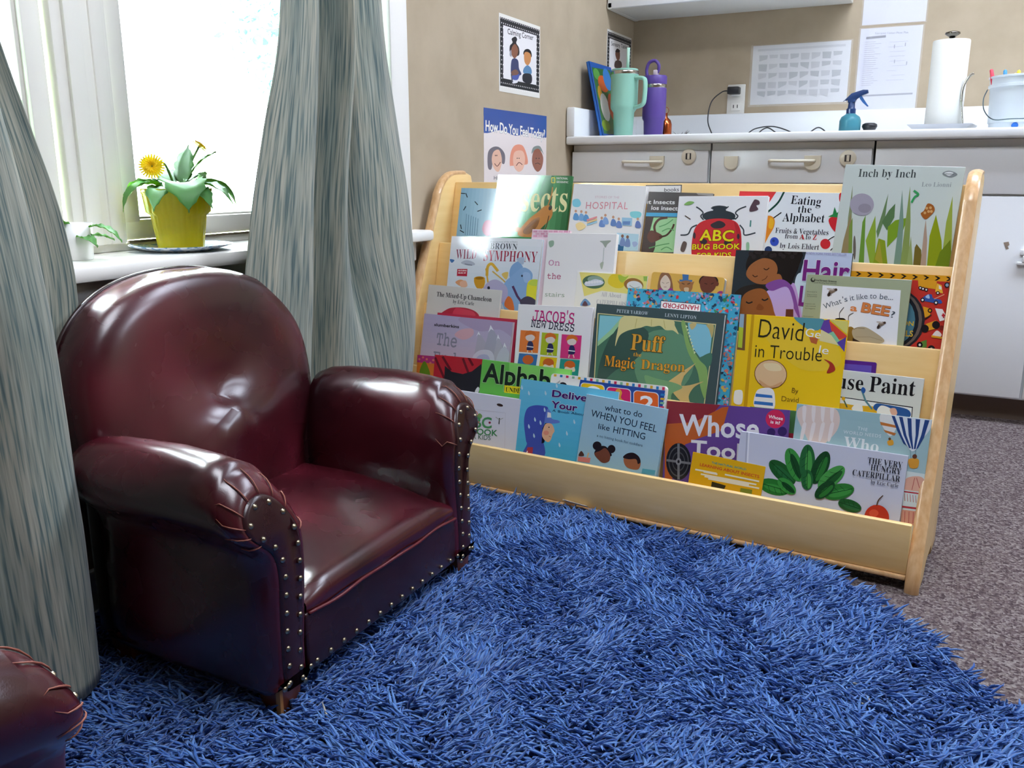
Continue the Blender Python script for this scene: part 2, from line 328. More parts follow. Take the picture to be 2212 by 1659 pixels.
[340,[272,258,217,280,172,269,128,230,128,273,21,273,21,266,33,264,44,256,49,243,51,226,51,50,49,32,43,20,32,13,20,11,20,4,157,4,157,11,145,13,134,21,128,50,128,212,153,238,181,246,198,243,208,232,213,216,214,194,214,49,207,21,185,4,321,4,321,11,309,13,298,21,293,33,291,50,291,188]],
[301,[186,276,150,280,114,276,83,262,57,240,37,212,25,177,21,137,25,99,37,64,57,36,83,14,114,0,151,-5,186,-1,217,13,243,34,263,63,275,98,279,137,275,178,263,212,243,241,217,262],[126,264,151,271,174,264,189,243,197,204,200,137,200,102,195,49,190,33,174,13,151,6,127,13,111,33,106,49,100,138,103,203,111,243]],
[332,[234,277,206,281,163,269,124,224,124,273,21,273,21,266,34,263,45,255,49,241,51,217,51,-57,20,-114,20,-120,172,-120,172,-113,147,-109,138,-101,132,-89,128,-52,128,38,165,4,203,-5,232,0,258,14,279,36,295,66,305,102,309,143,305,181,295,214,280,242,259,263],[150,242,177,253,204,245,219,223,227,187,230,138,226,88,217,51,200,29,174,21,147,31,128,60,128,211]],
[257,[229,277,208,280,189,277,169,266,150,248,126,212,126,273,22,273,22,266,34,264,45,257,49,245,51,225,51,50,49,32,44,20,33,13,20,11,20,4,172,4,172,11,154,13,139,19,132,31,129,50,129,172,132,197,141,218,154,231,168,236,180,233,209,204,235,205,246,212,252,223,255,238,252,255,243,269]],
[257,[214,281,208,281,202,272,126,281,89,275,61,257,43,230,37,197,41,174,52,154,70,136,97,119,141,97,167,78,176,53,172,34,162,21,146,12,125,9,99,15,75,32,56,59,45,90,36,90,36,-4,43,-4,51,7,110,-2,135,-5,172,1,201,19,220,47,226,85,222,112,212,133,195,150,169,166,112,195,100,205,92,217,90,232,92,246,101,258,115,266,133,269,157,264,178,250,195,229,207,202,214,202]],
[204,[125,375,117,375,103,354,82,327,22,266,22,253,47,253,47,64,51,33,62,12,81,0,110,-4,160,12,193,57,185,61,172,40,150,32,138,35,130,43,126,56,125,73,125,253,182,253,182,273,125,273]],
[335,[123,273,14,273,14,266,28,264,38,255,43,240,45,222,45,87,49,46,61,18,83,1,117,-5,142,-2,164,6,184,20,208,46,208,-4,267,10,318,15,318,23,304,25,293,32,287,44,285,62,285,273,173,273,173,266,188,264,201,256,206,242,208,222,208,57,185,35,158,28,143,30,132,38,125,51,123,66]],
[268,[141,273,0,273,36,225,129,-4,125,-24,91,-86,77,-92,66,-89,61,-56,45,-41,32,-39,18,-42,7,-50,0,-62,-2,-75,1,-94,12,-109,27,-118,47,-121,67,-119,83,-113,98,-102,112,-83,126,-57,141,-20,228,218,244,253,254,263,264,265,264,273,185,273,185,266,207,262,214,255,209,214,166,95,141,266]]],
 'SB': [
[194,[170,160,24,160,24,104,170,104]],
[418,[276,410,232,416,174,409,124,389,82,356,50,314,30,262,23,204,30,145,50,93,81,50,123,18,173,-3,229,-10,326,13,400,79,383,95,353,63,320,40,284,26,248,21,158,66,128,202,156,348,237,396,280,388,318,364,351,325,375,275,390,275,390,416,374,416,364,396,346,389]],
[443,[198,407,13,407,13,392,38,389,54,381,63,364,66,334,66,67,64,41,56,26,42,19,18,16,18,0,204,0,365,51,418,203,404,290,362,354,293,394],[180,385,199,387,285,341,313,205,306,124,285,67,250,33,199,22,180,24,169,30,164,43,163,64,163,344,164,365,169,378]],
[395,[356,407,14,407,14,392,39,389,56,380,64,362,67,329,67,70,64,43,56,26,39,18,13,15,13,0,359,0,384,128,367,128,351,93,331,67,308,48,280,35,246,27,206,25,184,26,172,31,165,42,163,60,163,199,193,197,215,191,232,179,244,162,252,138,257,106,272,106,272,308,257,308,247,268,232,240,208,225,163,220,163,347,207,385,264,379,304,363,329,333,343,286,356,286]],
[233,[218,407,12,407,12,392,40,389,56,382,65,368,67,346,67,67,64,44,55,29,38,20,12,16,12,0,220,0,220,16,184,23,174,30,167,40,163,69,163,346,166,368,175,382,192,389,218,392]],
[566,[165,407,13,407,13,392,33,390,57,380,67,341,67,71,64,45,55,28,38,19,13,16,13,0,151,0,151,16,124,18,107,26,97,43,94,71,94,347,241,0,257,0,406,356,406,74,402,39,396,29,386,22,353,16,353,0,551,0,551,16,533,17,510,27,501,54,500,76,500,338,503,362,512,378,527,387,551,392,551,407,401,407,283,127]],
[441,[140,407,16,407,16,392,44,376,68,347,68,70,64,37,58,27,35,17,16,16,16,0,149,0,149,16,122,19,106,28,98,44,95,70,95,313,360,-10,377,-10,377,337,379,363,387,380,402,388,428,392,428,407,296,407,296,392,329,386,345,370,349,337,349,151]],
[373,[191,407,14,407,14,392,40,388,56,379,64,363,67,338,67,72,64,45,56,28,40,19,14,16,14,0,216,0,216,16,189,19,173,28,165,45,163,72,163,184,216,184,281,191,328,215,356,250,365,296,361,328,348,355,327,377,300,393,257,403],[178,384,193,385,225,380,246,363,257,335,261,294,256,253,243,226,218,210,180,205,163,205,163,356,164,370,169,379]],
[422,[194,407,14,407,14,392,40,388,56,379,64,363,67,338,67,72,64,45,56,28,40,19,14,16,14,0,216,0,216,16,189,19,173,28,165,45,163,72,163,190,180,190,302,0,429,0,414,17,281,200,350,237,373,299,362,347,328,380,272,400],[181,383,200,385,254,364,271,300,266,259,250,231,222,214,182,209,163,209,163,344,164,365,169,377]],
[378,[10,407,10,284,26,284,36,328,58,360,91,380,139,387,139,72,136,45,127,28,110,19,82,16,82,0,293,0,293,16,264,18,247,27,238,44,235,72,235,387,240,387,319,361,352,283,367,283,367,407]],
[440,[215,407,13,407,13,392,38,388,54,379,63,363,65,338,65,139,75,72,102,26,150,-2,221,-11,291,-1,339,29,368,82,377,162,377,338,380,361,387,377,401,386,424,392,424,407,293,407,293,392,322,387,339,378,348,363,350,338,350,142,324,50,245,20,208,26,182,46,166,79,161,125,161,338,165,371,171,380,181,386,215,392]],
[546,[161,407,-14,407,-14,392,3,389,14,382,29,351,152,-10,170,-10,282,276,382,-10,398,-10,514,339,522,361,531,376,542,386,557,392,557,407,449,407,449,392,481,385,488,376,490,363,483,330,424,148,356,345,351,368,361,386,392,392,392,407,205,407,205,392,225,389,239,384,248,374,256,356,269,315,199,137,132,333,125,367,134,386,161,392]],
[307,[199,279,145,284,113,282,85,275,62,263,44,249,33,231,29,211,32,194,40,182,52,173,69,170,85,173,98,180,107,192,110,206,108,218,93,245,103,259,132,264,153,261,167,252,175,237,178,215,178,170,106,146,57,122,28,92,18,56,23,31,36,10,57,-3,85,-8,135,2,179,31,193,1,227,-9,263,-1,294,25,286,37,262,188,255,231,235,261],[124,124,178,151,178,56,135,30,113,41,106,75]],
[262,[194,280,156,285,119,280,86,265,57,242,36,212,22,175,17,134,21,95,34,61,53,32,77,10,107,-4,139,-9,203,7,254,54,242,64,213,42,182,34,149,43,122,68,106,110,100,167,113,241,151,265,170,260,184,193,211,182,226,185,238,192,245,204,248,219,242,245,224,266]],
[331,[285,407,157,407,157,392,177,390,190,384,197,374,199,358,199,250,168,276,130,284,100,280,73,266,50,243,32,212,21,175,17,131,21,93,31,59,48,31,69,9,95,-4,125,-9,168,2,199,35,199,-9,263,5,316,10,316,25,299,29,290,36,286,48,285,67],[132,244,155,251,171,248,184,241,194,230,199,216,199,68,192,50,180,37,167,28,153,25,131,32,116,52,108,87,105,137,108,188,116,223]],
[269,[187,276,140,284,107,280,78,266,53,244,34,215,21,180,17,140,21,98,33,61,51,31,76,9,105,-4,137,-9,203,9,254,65,241,77,212,48,178,38,123,65,104,148,253,148,253,155,245,209,222,250],[114,244,144,265,162,261,173,248,178,225,180,172,104,172,104,182]],
[191,[189,411,155,415,110,409,76,389,54,358,47,316,47,277,14,277,14,247,47,247,47,65,13,14,13,0,178,0,178,14,155,16,141,23,134,36,132,58,132,247,182,247,182,277,132,277,132,349,133,369,137,384,146,393,161,396,173,394,165,349,167,336,175,326,186,320,200,317,214,320,225,328,233,340,235,357,230,379,214,398]],
[292,[175,281,140,284,107,281,78,272,54,258,35,239,24,216,20,190,38,134,91,98,60,83,38,66,25,48,21,27,31,-1,61,-23,25,-41,13,-67,20,-89,43,-109,79,-121,130,-125,196,-119,243,-101,272,-72,282,-33,279,-8,270,11,255,26,231,36,199,42,157,44,126,44,99,49,90,64,93,75,112,91,183,95,209,103,230,117,247,135,257,157,260,182,255,212,239,239,283,239,283,272,208,272],[122,261,140,265,159,261,170,247,176,223,178,188,176,154,170,130,159,116,140,111,122,116,111,130,104,154,102,188,104,223,111,247],[86,-31,183,-31,206,-32,223,-37,232,-46,235,-59,212,-93,143,-104,109,-101,85,-92,70,-80,65,-65,71,-46]],
[340,[132,407,17,407,17,393,32,390,41,383,47,356,47,50,45,33,40,23,31,17,16,14,16,0,161,0,161,14,146,17,138,23,133,34,132,50,132,210,155,234,181,242,196,239,205,230,209,215,210,194,210,50,204,23,181,14,181,0,325,0,325,14,310,17,301,23,295,50,295,189,276,261,217,284,170,273,132,238]],
[177,[108,411,90,414,72,411,58,401,48,386,45,368,48,351,58,336,72,327,90,323,107,327,122,336,132,351,135,368,132,386,122,401],[133,277,19,277,18,262,33,260,42,254,46,243,47,225,47,50,41,23,31,17,16,14,16,0,161,0,161,14,146,17,138,23,134,34,133,50]],
[178,[133,407,18,407,18,392,34,390,42,383,46,372,47,355,47,50,41,23,31,17,16,14,16,0,161,0,161,14,146,17,138,23,134,34,133,50]],
[495,[261,272,212,284,168,272,131,236,131,277,17,277,17,263,32,260,41,254,47,226,47,50,45,33,40,23,31,17,16,14,16,0,158,0,158,14,144,17,136,24,132,34,131,50,131,210,152,234,178,242,193,239,202,230,206,215,207,194,207,50,206,34,201,23,192,17,178,14,178,0,318,0,318,14,304,17,296,23,291,34,290,50,290,212,312,235,337,242,352,239,361,230,365,215,366,194,366,50,365,34,360,23,351,17,337,14,337,0,479,0,479,14,464,17,456,23,451,34,450,50,450,189,431,261,373,284,325,272,286,233]],
[340,[276,261,217,284,170,273,132,239,132,277,17,277,17,263,32,260,41,254,47,226,47,50,45,33,40,23,31,17,16,14,16,0,161,0,161,14,146,17,138,23,133,34,132,50,132,210,155,234,181,242,196,239,205,230,209,215,210,194,210,50,204,23,181,14,181,0,325,0,325,14,310,17,301,23,295,50,295,189]],
[301,[187,280,150,284,113,280,81,266,54,243,34,213,21,178,17,137,21,98,34,63,54,33,81,10,113,-4,151,-9,187,-4,219,10,246,32,266,61,279,97,283,137,279,179,266,214,246,244,219,266],[128,261,151,267,171,261,185,242,194,203,196,137,196,102,187,35,172,16,151,10,129,16,115,35,110,50,104,138,107,203,115,242]],
[332,[236,280,206,285,161,272,128,235,128,277,17,277,17,263,33,260,41,253,45,240,47,217,47,-57,16,-110,16,-124,176,-124,176,-110,141,-99,132,-52,132,29,163,0,203,-9,233,-4,260,11,282,34,299,65,309,101,313,143,309,181,299,216,283,244,262,266],[152,239,178,248,201,242,215,221,223,186,226,138,223,89,214,53,198,32,175,25,150,34,132,61,132,210]],
[257,[230,281,208,284,188,281,167,269,147,250,130,225,130,277,19,277,18,262,33,260,41,255,45,244,47,225,47,50,41,23,31,17,16,14,16,0,176,0,176,14,155,17,142,23,135,33,133,50,133,172,136,196,145,216,156,228,169,232,208,200,237,201,248,209,256,222,259,238,255,257,246,272]],
[257,[126,285,87,279,58,260,39,231,33,197,37,173,49,151,68,132,95,116,139,94,164,75,172,52,169,36,160,24,145,16,125,13,100,19,77,35,59,60,47,94,32,94,32,-8,46,-8,53,4,109,-5,135,-9,173,-3,204,16,223,46,230,85,226,113,216,135,197,153,171,169,115,198,96,218,94,232,96,245,104,255,116,262,133,265,155,260,176,248,192,227,204,198,218,198,218,285,206,285,199,276]],
[204,[129,379,115,379,100,356,79,330,51,300,18,268,18,249,43,249,43,64,47,32,59,9,80,-4,110,-8,163,8,199,59,184,67,169,44,150,36,140,38,130,57,129,73,129,249,185,249,185,277,129,277]],
[335,[127,277,10,277,10,263,26,260,35,252,39,240,41,221,41,86,45,45,58,15,82,-3,117,-9,143,-6,166,3,187,17,204,36,204,-9,268,6,322,11,322,26,306,29,296,35,291,45,289,62,289,277,169,277,169,263,187,260,197,253,202,241,204,221,204,59,183,39,158,32,145,34,135,41,129,52,127,66]],
[285,[151,277,4,277,4,262,22,255,38,235,110,122,55,50,30,26,4,13,4,0,105,0,82,18,76,31,78,41,87,55,123,102,155,53,139,14,139,0,285,0,285,14,260,32,177,164,227,227,252,252,278,265,278,277,179,277,179,263,200,229,164,184,133,232,125,250,132,260,151,263]]],
 'M': [
[361,[184,352,101,352,79,351,65,348,57,340,55,326,57,314,65,306,128,301,32,46,4,41,-2,33,-2,8,5,-1,31,-5,108,-5,137,-1,145,7,147,21,145,34,137,42,87,46,109,106,251,106,275,46,228,42,220,34,218,21,220,7,229,-1,257,-5,337,-5,351,-4,367,9,367,33,361,42,334,46,221,330,215,342,207,349],[127,155,177,292,233,155]],
[361,[184,352,47,352,28,346,22,327,24,313,32,305,67,301,67,46,29,42,22,34,20,21,26,1,45,-5,198,-5,247,-1,282,9,307,26,325,47,335,73,339,101,323,155,279,185,306,210,316,253,308,295,283,327,241,346],[123,301,190,301,240,288,256,251,252,229,238,214,214,205,179,202,123,202],[123,157,186,157,228,154,257,145,273,129,278,101,273,77,259,60,230,50,183,46,123,46]],
[361,[231,357,191,362,145,356,103,337,68,308,41,270,24,224,19,173,24,122,41,76,68,38,103,10,144,-8,190,-14,215,-12,239,-6,262,2,284,12,302,23,326,47,330,59,238,50,192,41,162,46,135,58,113,77,96,104,85,136,82,173,89,232,112,276,146,303,192,313,219,309,241,297,257,280,265,259,270,239,276,228,317,229,320,342,312,353,294,357,278,353,271,343]],
[361,[175,352,64,352,36,349,27,341,25,326,27,314,33,306,60,301,60,46,33,41,26,33,24,21,31,1,50,-5,212,-1,257,14,291,40,317,77,334,122,340,173,335,224,320,267,295,303,263,330,222,347],[144,302,207,294,249,271,273,232,281,173,273,114,249,75,208,52,147,44,115,46,115,301]],
[361,[298,352,55,352,26,349,18,341,15,326,17,313,25,305,69,301,69,46,25,42,17,34,15,21,21,1,41,-5,298,-5,316,2,322,21,322,96,318,120,310,127,297,129,283,127,275,119,271,46,125,46,125,166,192,166,196,132,204,124,228,124,235,131,239,161,239,216,235,244,228,253,196,247,192,211,125,211,125,301,271,301,272,241,285,225,309,225,317,232,322,255,322,325,316,345]],
[361,[324,352,146,352,117,349,108,341,106,326,108,313,116,305,146,301,220,301,220,125,216,83,203,55,182,39,148,33,119,38,97,52,83,77,78,113,77,132,72,144,39,150,31,143,28,47,55,8,96,-7,122,-12,151,-14,209,-6,248,19,269,60,276,117,276,301,339,305,346,313,349,327,342,346]],
[361,[34,351,18,348,8,340,5,326,9,312,20,304,55,301,55,46,29,42,22,34,20,21,26,1,45,-5,133,-5,161,-1,169,7,172,21,169,33,162,41,106,46,106,263,253,10,305,-7,312,10,312,301,337,306,344,314,346,327,339,346,321,352,236,352,209,348,201,340,199,326,208,307,233,301,262,301,262,92,123,331]],
[361,[225,356,181,362,136,356,96,338,63,310,38,272,23,226,17,174,23,123,39,78,64,40,97,11,136,-8,181,-14,225,-8,264,10,297,38,323,76,339,122,344,174,339,226,323,272,297,310,265,338],[139,302,181,311,221,302,253,276,274,233,281,174,274,115,253,72,221,46,181,37,140,46,108,72,87,115,80,174,87,233,107,276]],
[361,[162,352,38,352,19,346,13,327,20,309,41,303,65,303,65,46,15,33,13,21,19,1,38,-5,137,-5,162,0,169,8,169,33,162,41,120,46,120,146,153,146,169,144,181,139,193,128,299,-5,333,-5,351,1,357,21,355,33,349,41,317,46,260,134,241,155,266,165,292,186,308,214,313,247,309,276,298,302,287,318,273,331,256,340,233,347,202,351],[120,303,177,303,234,289,253,248,234,208,175,194,120,194]],
[361,[218,358,181,362,144,358,112,347,85,330,64,308,51,281,47,252,54,212,77,182,115,163,167,151,210,145,250,128,263,94,258,72,242,53,217,40,183,35,150,40,124,52,105,70,86,115,66,123,53,121,44,115,41,18,50,-8,71,-17,92,-10,98,5,138,-9,181,-14,239,-6,283,18,312,54,321,100,294,169,214,200,167,206,119,223,104,255,109,278,124,296,148,308,179,313,206,309,228,300,243,286,262,249,280,242,301,249,302,346,293,357,252,347]],
[361,[309,352,53,352,33,346,26,328,23,217,28,197,47,190,62,192,71,199,76,229,78,301,152,301,152,46,75,33,73,21,79,1,98,-5,264,-5,282,1,288,21,281,40,260,46,208,46,208,301,283,301,287,211,291,199,299,192,314,190,333,197,338,216,335,328,328,346]],
[361,[112,352,17,352,-4,327,3,309,23,303,67,15,179,197,238,11,245,-1,258,-5,296,14,336,303,356,309,363,327,342,352,247,352,223,348,216,340,214,327,222,309,244,303,286,303,260,97,210,253,151,252,107,98,79,303,115,303,137,309,145,327,143,340,136,348]],
[361,[289,388,228,388,207,382,200,363,203,349,213,341,256,337,256,239,222,265,166,276,128,271,93,257,64,235,41,206,26,171,22,133,26,93,39,58,60,29,87,7,120,-7,157,-12,216,0,253,29,256,0,268,-5,325,-5,344,1,351,21,342,40,319,46,310,46,310,372,305,385],[169,223,194,220,216,212,233,198,246,180,254,158,257,134,254,110,245,88,232,70,214,56,193,47,169,44,134,51,106,69,88,97,82,131,88,169,106,198,133,217]],
[361,[224,278,184,283,140,278,101,264,70,242,46,212,31,177,26,136,30,94,44,58,67,28,98,6,135,-7,177,-12,203,-11,254,-1,298,16,315,27,327,38,331,51,305,76,289,73,245,53,223,45,182,39,143,44,114,60,95,86,88,117,286,117,318,121,329,131,332,149,327,185,312,217,290,244,260,265],[150,228,184,233,215,228,241,213,260,190,267,165,90,165,100,191,121,214]],
[361,[98,388,53,388,32,382,25,363,28,351,35,342,48,338,65,337,65,46,36,42,28,34,25,21,32,1,53,-5,132,-5,153,0,158,33,151,42,119,46,119,162,121,180,129,196,140,209,155,220,172,226,190,228,214,224,232,212,243,192,247,162,247,46,216,41,209,33,208,9,223,-4,235,-5,314,-5,334,1,342,21,333,40,310,46,301,46,301,174,294,220,273,255,240,276,200,283,155,272,119,247,119,372,114,385]],
[361,[242,276,201,283,156,273,121,248,121,260,115,272,100,275,37,271,29,263,26,250,34,230,58,224,67,224,67,46,37,42,29,34,26,21,34,1,55,-5,125,-5,152,-1,159,7,161,21,159,33,153,42,120,46,120,163,123,181,130,196,142,209,156,219,173,226,191,228,232,212,247,162,247,46,216,41,210,33,209,8,216,-1,242,-5,307,-5,333,0,340,8,343,22,334,40,311,46,302,46,302,174,295,220,274,255]],
[361,[137,357,121,360,101,352,94,331,94,259,34,256,24,248,21,233,29,214,49,208,94,208,94,106,97,63,106,36,144,1,202,-10,303,14,319,24,331,35,335,47,310,73,290,69,261,57,229,46,200,42,170,48,161,55,155,68,151,88,149,115,149,208,264,208,285,214,293,233,285,253,261,259,150,259,150,314,146,348]]],
}
# ================================================================== THE ROOM
WX, BY = -1.25, 3.53
paint = mat('wall_paint', 'b3a48c', .85); noise_col(paint, 'ae9f87', 'b6a78f', (1, 1, 1), 9); add_bump(paint, 220, .12, .001)
white_trim = mat('trim_white', 'f6f5ef', .35); cream_trim = mat('window_cream', 'fbfaf0', .4)
ceilm = mat('ceiling_white', 'e8e6e0', .9)
carpet = mat('speckled_carpet', '857a7c', .95, spec=.1)
def carpet_nodes():
    N, L, b = nodes(carpet); tc = N.new('ShaderNodeTexCoord')
    v = N.new('ShaderNodeTexVoronoi'); v.inputs['Scale'].default_value = 240; L.new(tc.outputs['Object'], v.inputs['Vector'])
    sp = N.new('ShaderNodeSeparateColor'); L.new(v.outputs['Color'], sp.inputs[0])
    cr = N.new('ShaderNodeValToRGB'); cr.color_ramp.interpolation = 'LINEAR'; es = cr.color_ramp.elements
    es[0].position = 0; es[0].color = c4('42373a'); es[1].position = 1; es[1].color = c4('8c8582')
    for p, c in ((.3, '5a4e51'), (.55, '6a605d'), (.75, '766c6d')): e = es.new(p); e.color = c4(c)
    L.new(sp.outputs[0], cr.inputs[0]); L.new(cr.outputs[0], b.inputs['Base Color'])
    bp = N.new('ShaderNodeBump'); bp.inputs['Strength'].default_value = .7; bp.inputs['Distance'].default_value = .003
    L.new(v.outputs['Distance'], bp.inputs['Height']); L.new(bp.outputs[0], b.inputs['Normal'])
carpet_nodes()
def struct(name, mb, m, **k): o = mb.build(name, m, **k); o['kind'] = 'structure'; return o
X1, Y0, ZC = 2.7, -2.4, 2.45
struct('floor', MB().box(WX-.25, Y0-.1, -.08, X1+.1, BY+.1, 0), carpet)
struct('ceiling', MB().box(WX-.25, Y0-.1, ZC, X1+.1, BY+.1, ZC+.08), ceilm)
WIN = [(.70, 1.80, .565, 1.80)]
w = MB(); wy0, wy1, wz0, wz1 = WIN[0]
w.box(WX-.2, Y0, 0, WX, BY, wz0); w.box(WX-.2, Y0, wz1, WX, BY, ZC); w.box(WX-.2, wy1, wz0, WX, BY, wz1); w.box(WX-.2, Y0, wz0, WX, wy0, wz1)
struct('wall_left', w, paint)
struct('wall_back', MB().box(WX-.2, BY, 0, X1+.1, BY+.1, ZC), paint)
struct('wall_right', MB().box(X1, Y0, 0, X1+.1, BY, ZC), paint)
struct('wall_front', MB().box(WX-.2, Y0-.1, 0, X1+.1, Y0, ZC), paint)
# baseboard, window trim
struct('baseboard_left', MB().box(WX, Y0, 0, WX+.014, BY, .082, .004).box(WX+.014, Y0, 0, WX+.024, BY, .014, .004), mat('baseboard_white', 'e6ecee', .4))
tr = MB()
tr.box(WX-.2, wy0-.07, .565, WX+.055, 1.915, .592, .008)               # stool (sill board) with horn
tr.box(WX, wy0-.06, .515, WX+.018, 1.885, .565, .004).box(WX, wy0-.06, .505, WX+.011, 1.885, .518, .003)
struct('trim_1', tr, white_trim, auto=40)
tr = MB(); tr.box(WX-.01, wy1-.002, .592, WX+.018, wy1+.07, 1.87, .004).box(WX-.01, wy0-.07, 1.80, WX+.018, wy1+.07, 1.87, .004).box(WX-.01, wy0-.07, .592, WX+.018, wy0, 1.87, .004)
struct('trim_2', tr, white_trim, auto=40)
# window: frame, mullion, two sashes and their panes
FX = WX-.12
wn = MB()
wn.box(FX-.04, wy0, .592, FX, wy1, .607, .003).box(FX-.04, wy0, 1.765, FX, wy1, 1.80, .003)
wn.box(FX-.04, wy0, .592, FX, wy0+.03, 1.80, .003).box(FX-.04, 1.775, .592, FX, wy1, 1.80, .003)
wn.box(FX-.05, 1.010, .607, FX+.012, 1.118, 1.765, .004).box(FX+.008, 1.03, .607, FX+.02, 1.062, 1.765, .003).box(FX+.006, 1.082, .607, FX+.016, 1.108, 1.765, .002)
win = struct('window_1', wn, cream_trim, auto=40)
glass = mat('window_glass', 'f4fbfb', .0, trans=1., ior=1.01, spec=.5)
for k, (a, b) in enumerate(((wy0+.033, 1.004), (1.126, 1.772))):
    s = MB(); X0, X1_ = FX-.034, FX-.002
    s.box(X0, a, .611, X1_, b, .648, .004).box(X0, a, 1.72, X1_, b, 1.762, .004).box(X0, a, .64, X1_, a+.036, 1.73, .004).box(X0, b-.036, .64, X1_, b, 1.73, .004)
    s.box(X0+.008, a+.03, .646, X1_-.012, b-.03, .652, .001).box(X0+.008, a+.034, .646, X1_-.012, a+.042, 1.724, .001).box(X0+.008, b-.042, .646, X1_-.012, b-.034, 1.724, .001)
    so = s.build('window_sash', cream_trim, win, auto=40)
    MB().box(X0+.012, a+.03, .64, X0+.015, b-.03, 1.725).build('pane', glass, so)
    if k == 1: MB().box(FX-.001, a+.0, .606, FX+.004, b, .6105).build('gasket', mat('gasket', '6b5f4c', .8), so)
# ================================================================== outside: tree and lawn beyond the glass
leafm = mat('tree_leaves', '15393a', .6)
tree = empty('maple_tree', (-6.3, 7.55, -.6), label='pale sunlit leafy tree standing outside beyond the window', cat='tree')
MB().lathe([(.16, 0), (.12, 1.2), (.09, 2.6), (.03, 4.2)], 10).build('trunk', mat('bark', '7d7468', .9), tree, smooth=True)
def leaves(parent, cs, n, seed):
    rg = np.random.default_rng(seed); V = []; Fc = []
    for i in range(n):
        c, r = cs[rg.integers(len(cs))]; d = rg.normal(size=3); d /= np.linalg.norm(d); p = np.array(c)+d*r*rg.uniform(.55, 1.05)
        u = rg.normal(size=3); u /= np.linalg.norm(u); v = np.cross(u, rg.normal(size=3)); v /= np.linalg.norm(v); s = rg.uniform(.04, .08)
        k = len(V); V += [tuple(p-u*s), tuple(p+v*s*.45), tuple(p+u*s*.8), tuple(p-v*s*.45)]; Fc.append((k, k+1, k+2, k+3))
    me = bpy.data.meshes.new('foliage'); me.from_pydata(V, [], Fc); return link_mesh('foliage', me, leafm, parent)
leaves(tree, [((0, 0, 3.2), 1.0), ((.5, -.5, 2.6), .7), ((-.5, .5, 2.9), .8), ((.2, .3, 3.9), .7), ((.3, -.2, 2.0), .45)], 5200, 3)
struct('ground', MB().box(-40, -30, -.75, WX-.5, 40, -.65), mat('lawn', '8fae7c', .95))

# ================================================================== CURTAINS
def curtain_mat():
    m = mat('curtain_weave', '8d9794', .75, sheen=.3); N, L, b = nodes(m)
    uv = N.new('ShaderNodeUVMap'); mp = N.new('ShaderNodeMapping'); mp.inputs['Scale'].default_value = (330, 8, 1)
    n1 = N.new('ShaderNodeTexNoise'); n1.inputs['Scale'].default_value = 1; n1.inputs['Detail'].default_value = 2; n1.inputs['Roughness'].default_value = .55
    cr = N.new('ShaderNodeValToRGB'); es = cr.color_ramp.elements; es[0].position = .32; es[0].color = c4('6e8284'); es[1].position = .68; es[1].color = c4('d4d6ca')
    for p, c in ((.42, '8fa09d'), (.47, 'b3b6aa'), (.55, 'c3c4b8')): e = es.new(p); e.color = c4(c)
    m2 = N.new('ShaderNodeMapping'); m2.inputs['Scale'].default_value = (28, 1.3, 1); n2 = N.new('ShaderNodeTexNoise'); n2.inputs['Scale'].default_value = 1; n2.inputs['Detail'].default_value = 3
    c2 = N.new('ShaderNodeValToRGB'); c2.color_ramp.elements[0].position = .35; c2.color_ramp.elements[0].color = c4('9fb3b3'); c2.color_ramp.elements[1].position = .65; c2.color_ramp.elements[1].color = c4('fbf6ea')
    mx = N.new('ShaderNodeMix'); mx.data_type = 'RGBA'; mx.blend_type = 'MULTIPLY'; mx.inputs[0].default_value = .75
    L.new(uv.outputs[0], mp.inputs[0]); L.new(mp.outputs[0], n1.inputs['Vector']); L.new(n1.outputs['Fac'], cr.inputs[0])
    L.new(uv.outputs[0], m2.inputs[0]); L.new(m2.outputs[0], n2.inputs['Vector']); L.new(n2.outputs['Fac'], c2.inputs[0])
    L.new(cr.outputs[0], mx.inputs[6]); L.new(c2.outputs[0], mx.inputs[7]); L.new(mx.outputs[2], b.inputs['Base Color'])
    bp = N.new('ShaderNodeBump'); bp.inputs['Strength'].default_value = .35; bp.inputs['Distance'].default_value = .001
    L.new(n1.outputs['Fac'], bp.inputs['Height']); L.new(bp.outputs[0], b.inputs['Normal'])
    # thin cloth lets a little daylight through
    tl = N.new('ShaderNodeBsdfTranslucent'); ms = N.new('ShaderNodeMixShader'); ms.inputs[0].default_value = .3
    L.new(mx.outputs[2], tl.inputs[0]); L.new(b.outputs[0], ms.inputs[1]); L.new(tl.outputs[0], ms.inputs[2])
    L.new(ms.outputs[0], N['Material Output'].inputs['Surface']); return m
cm = curtain_mat()
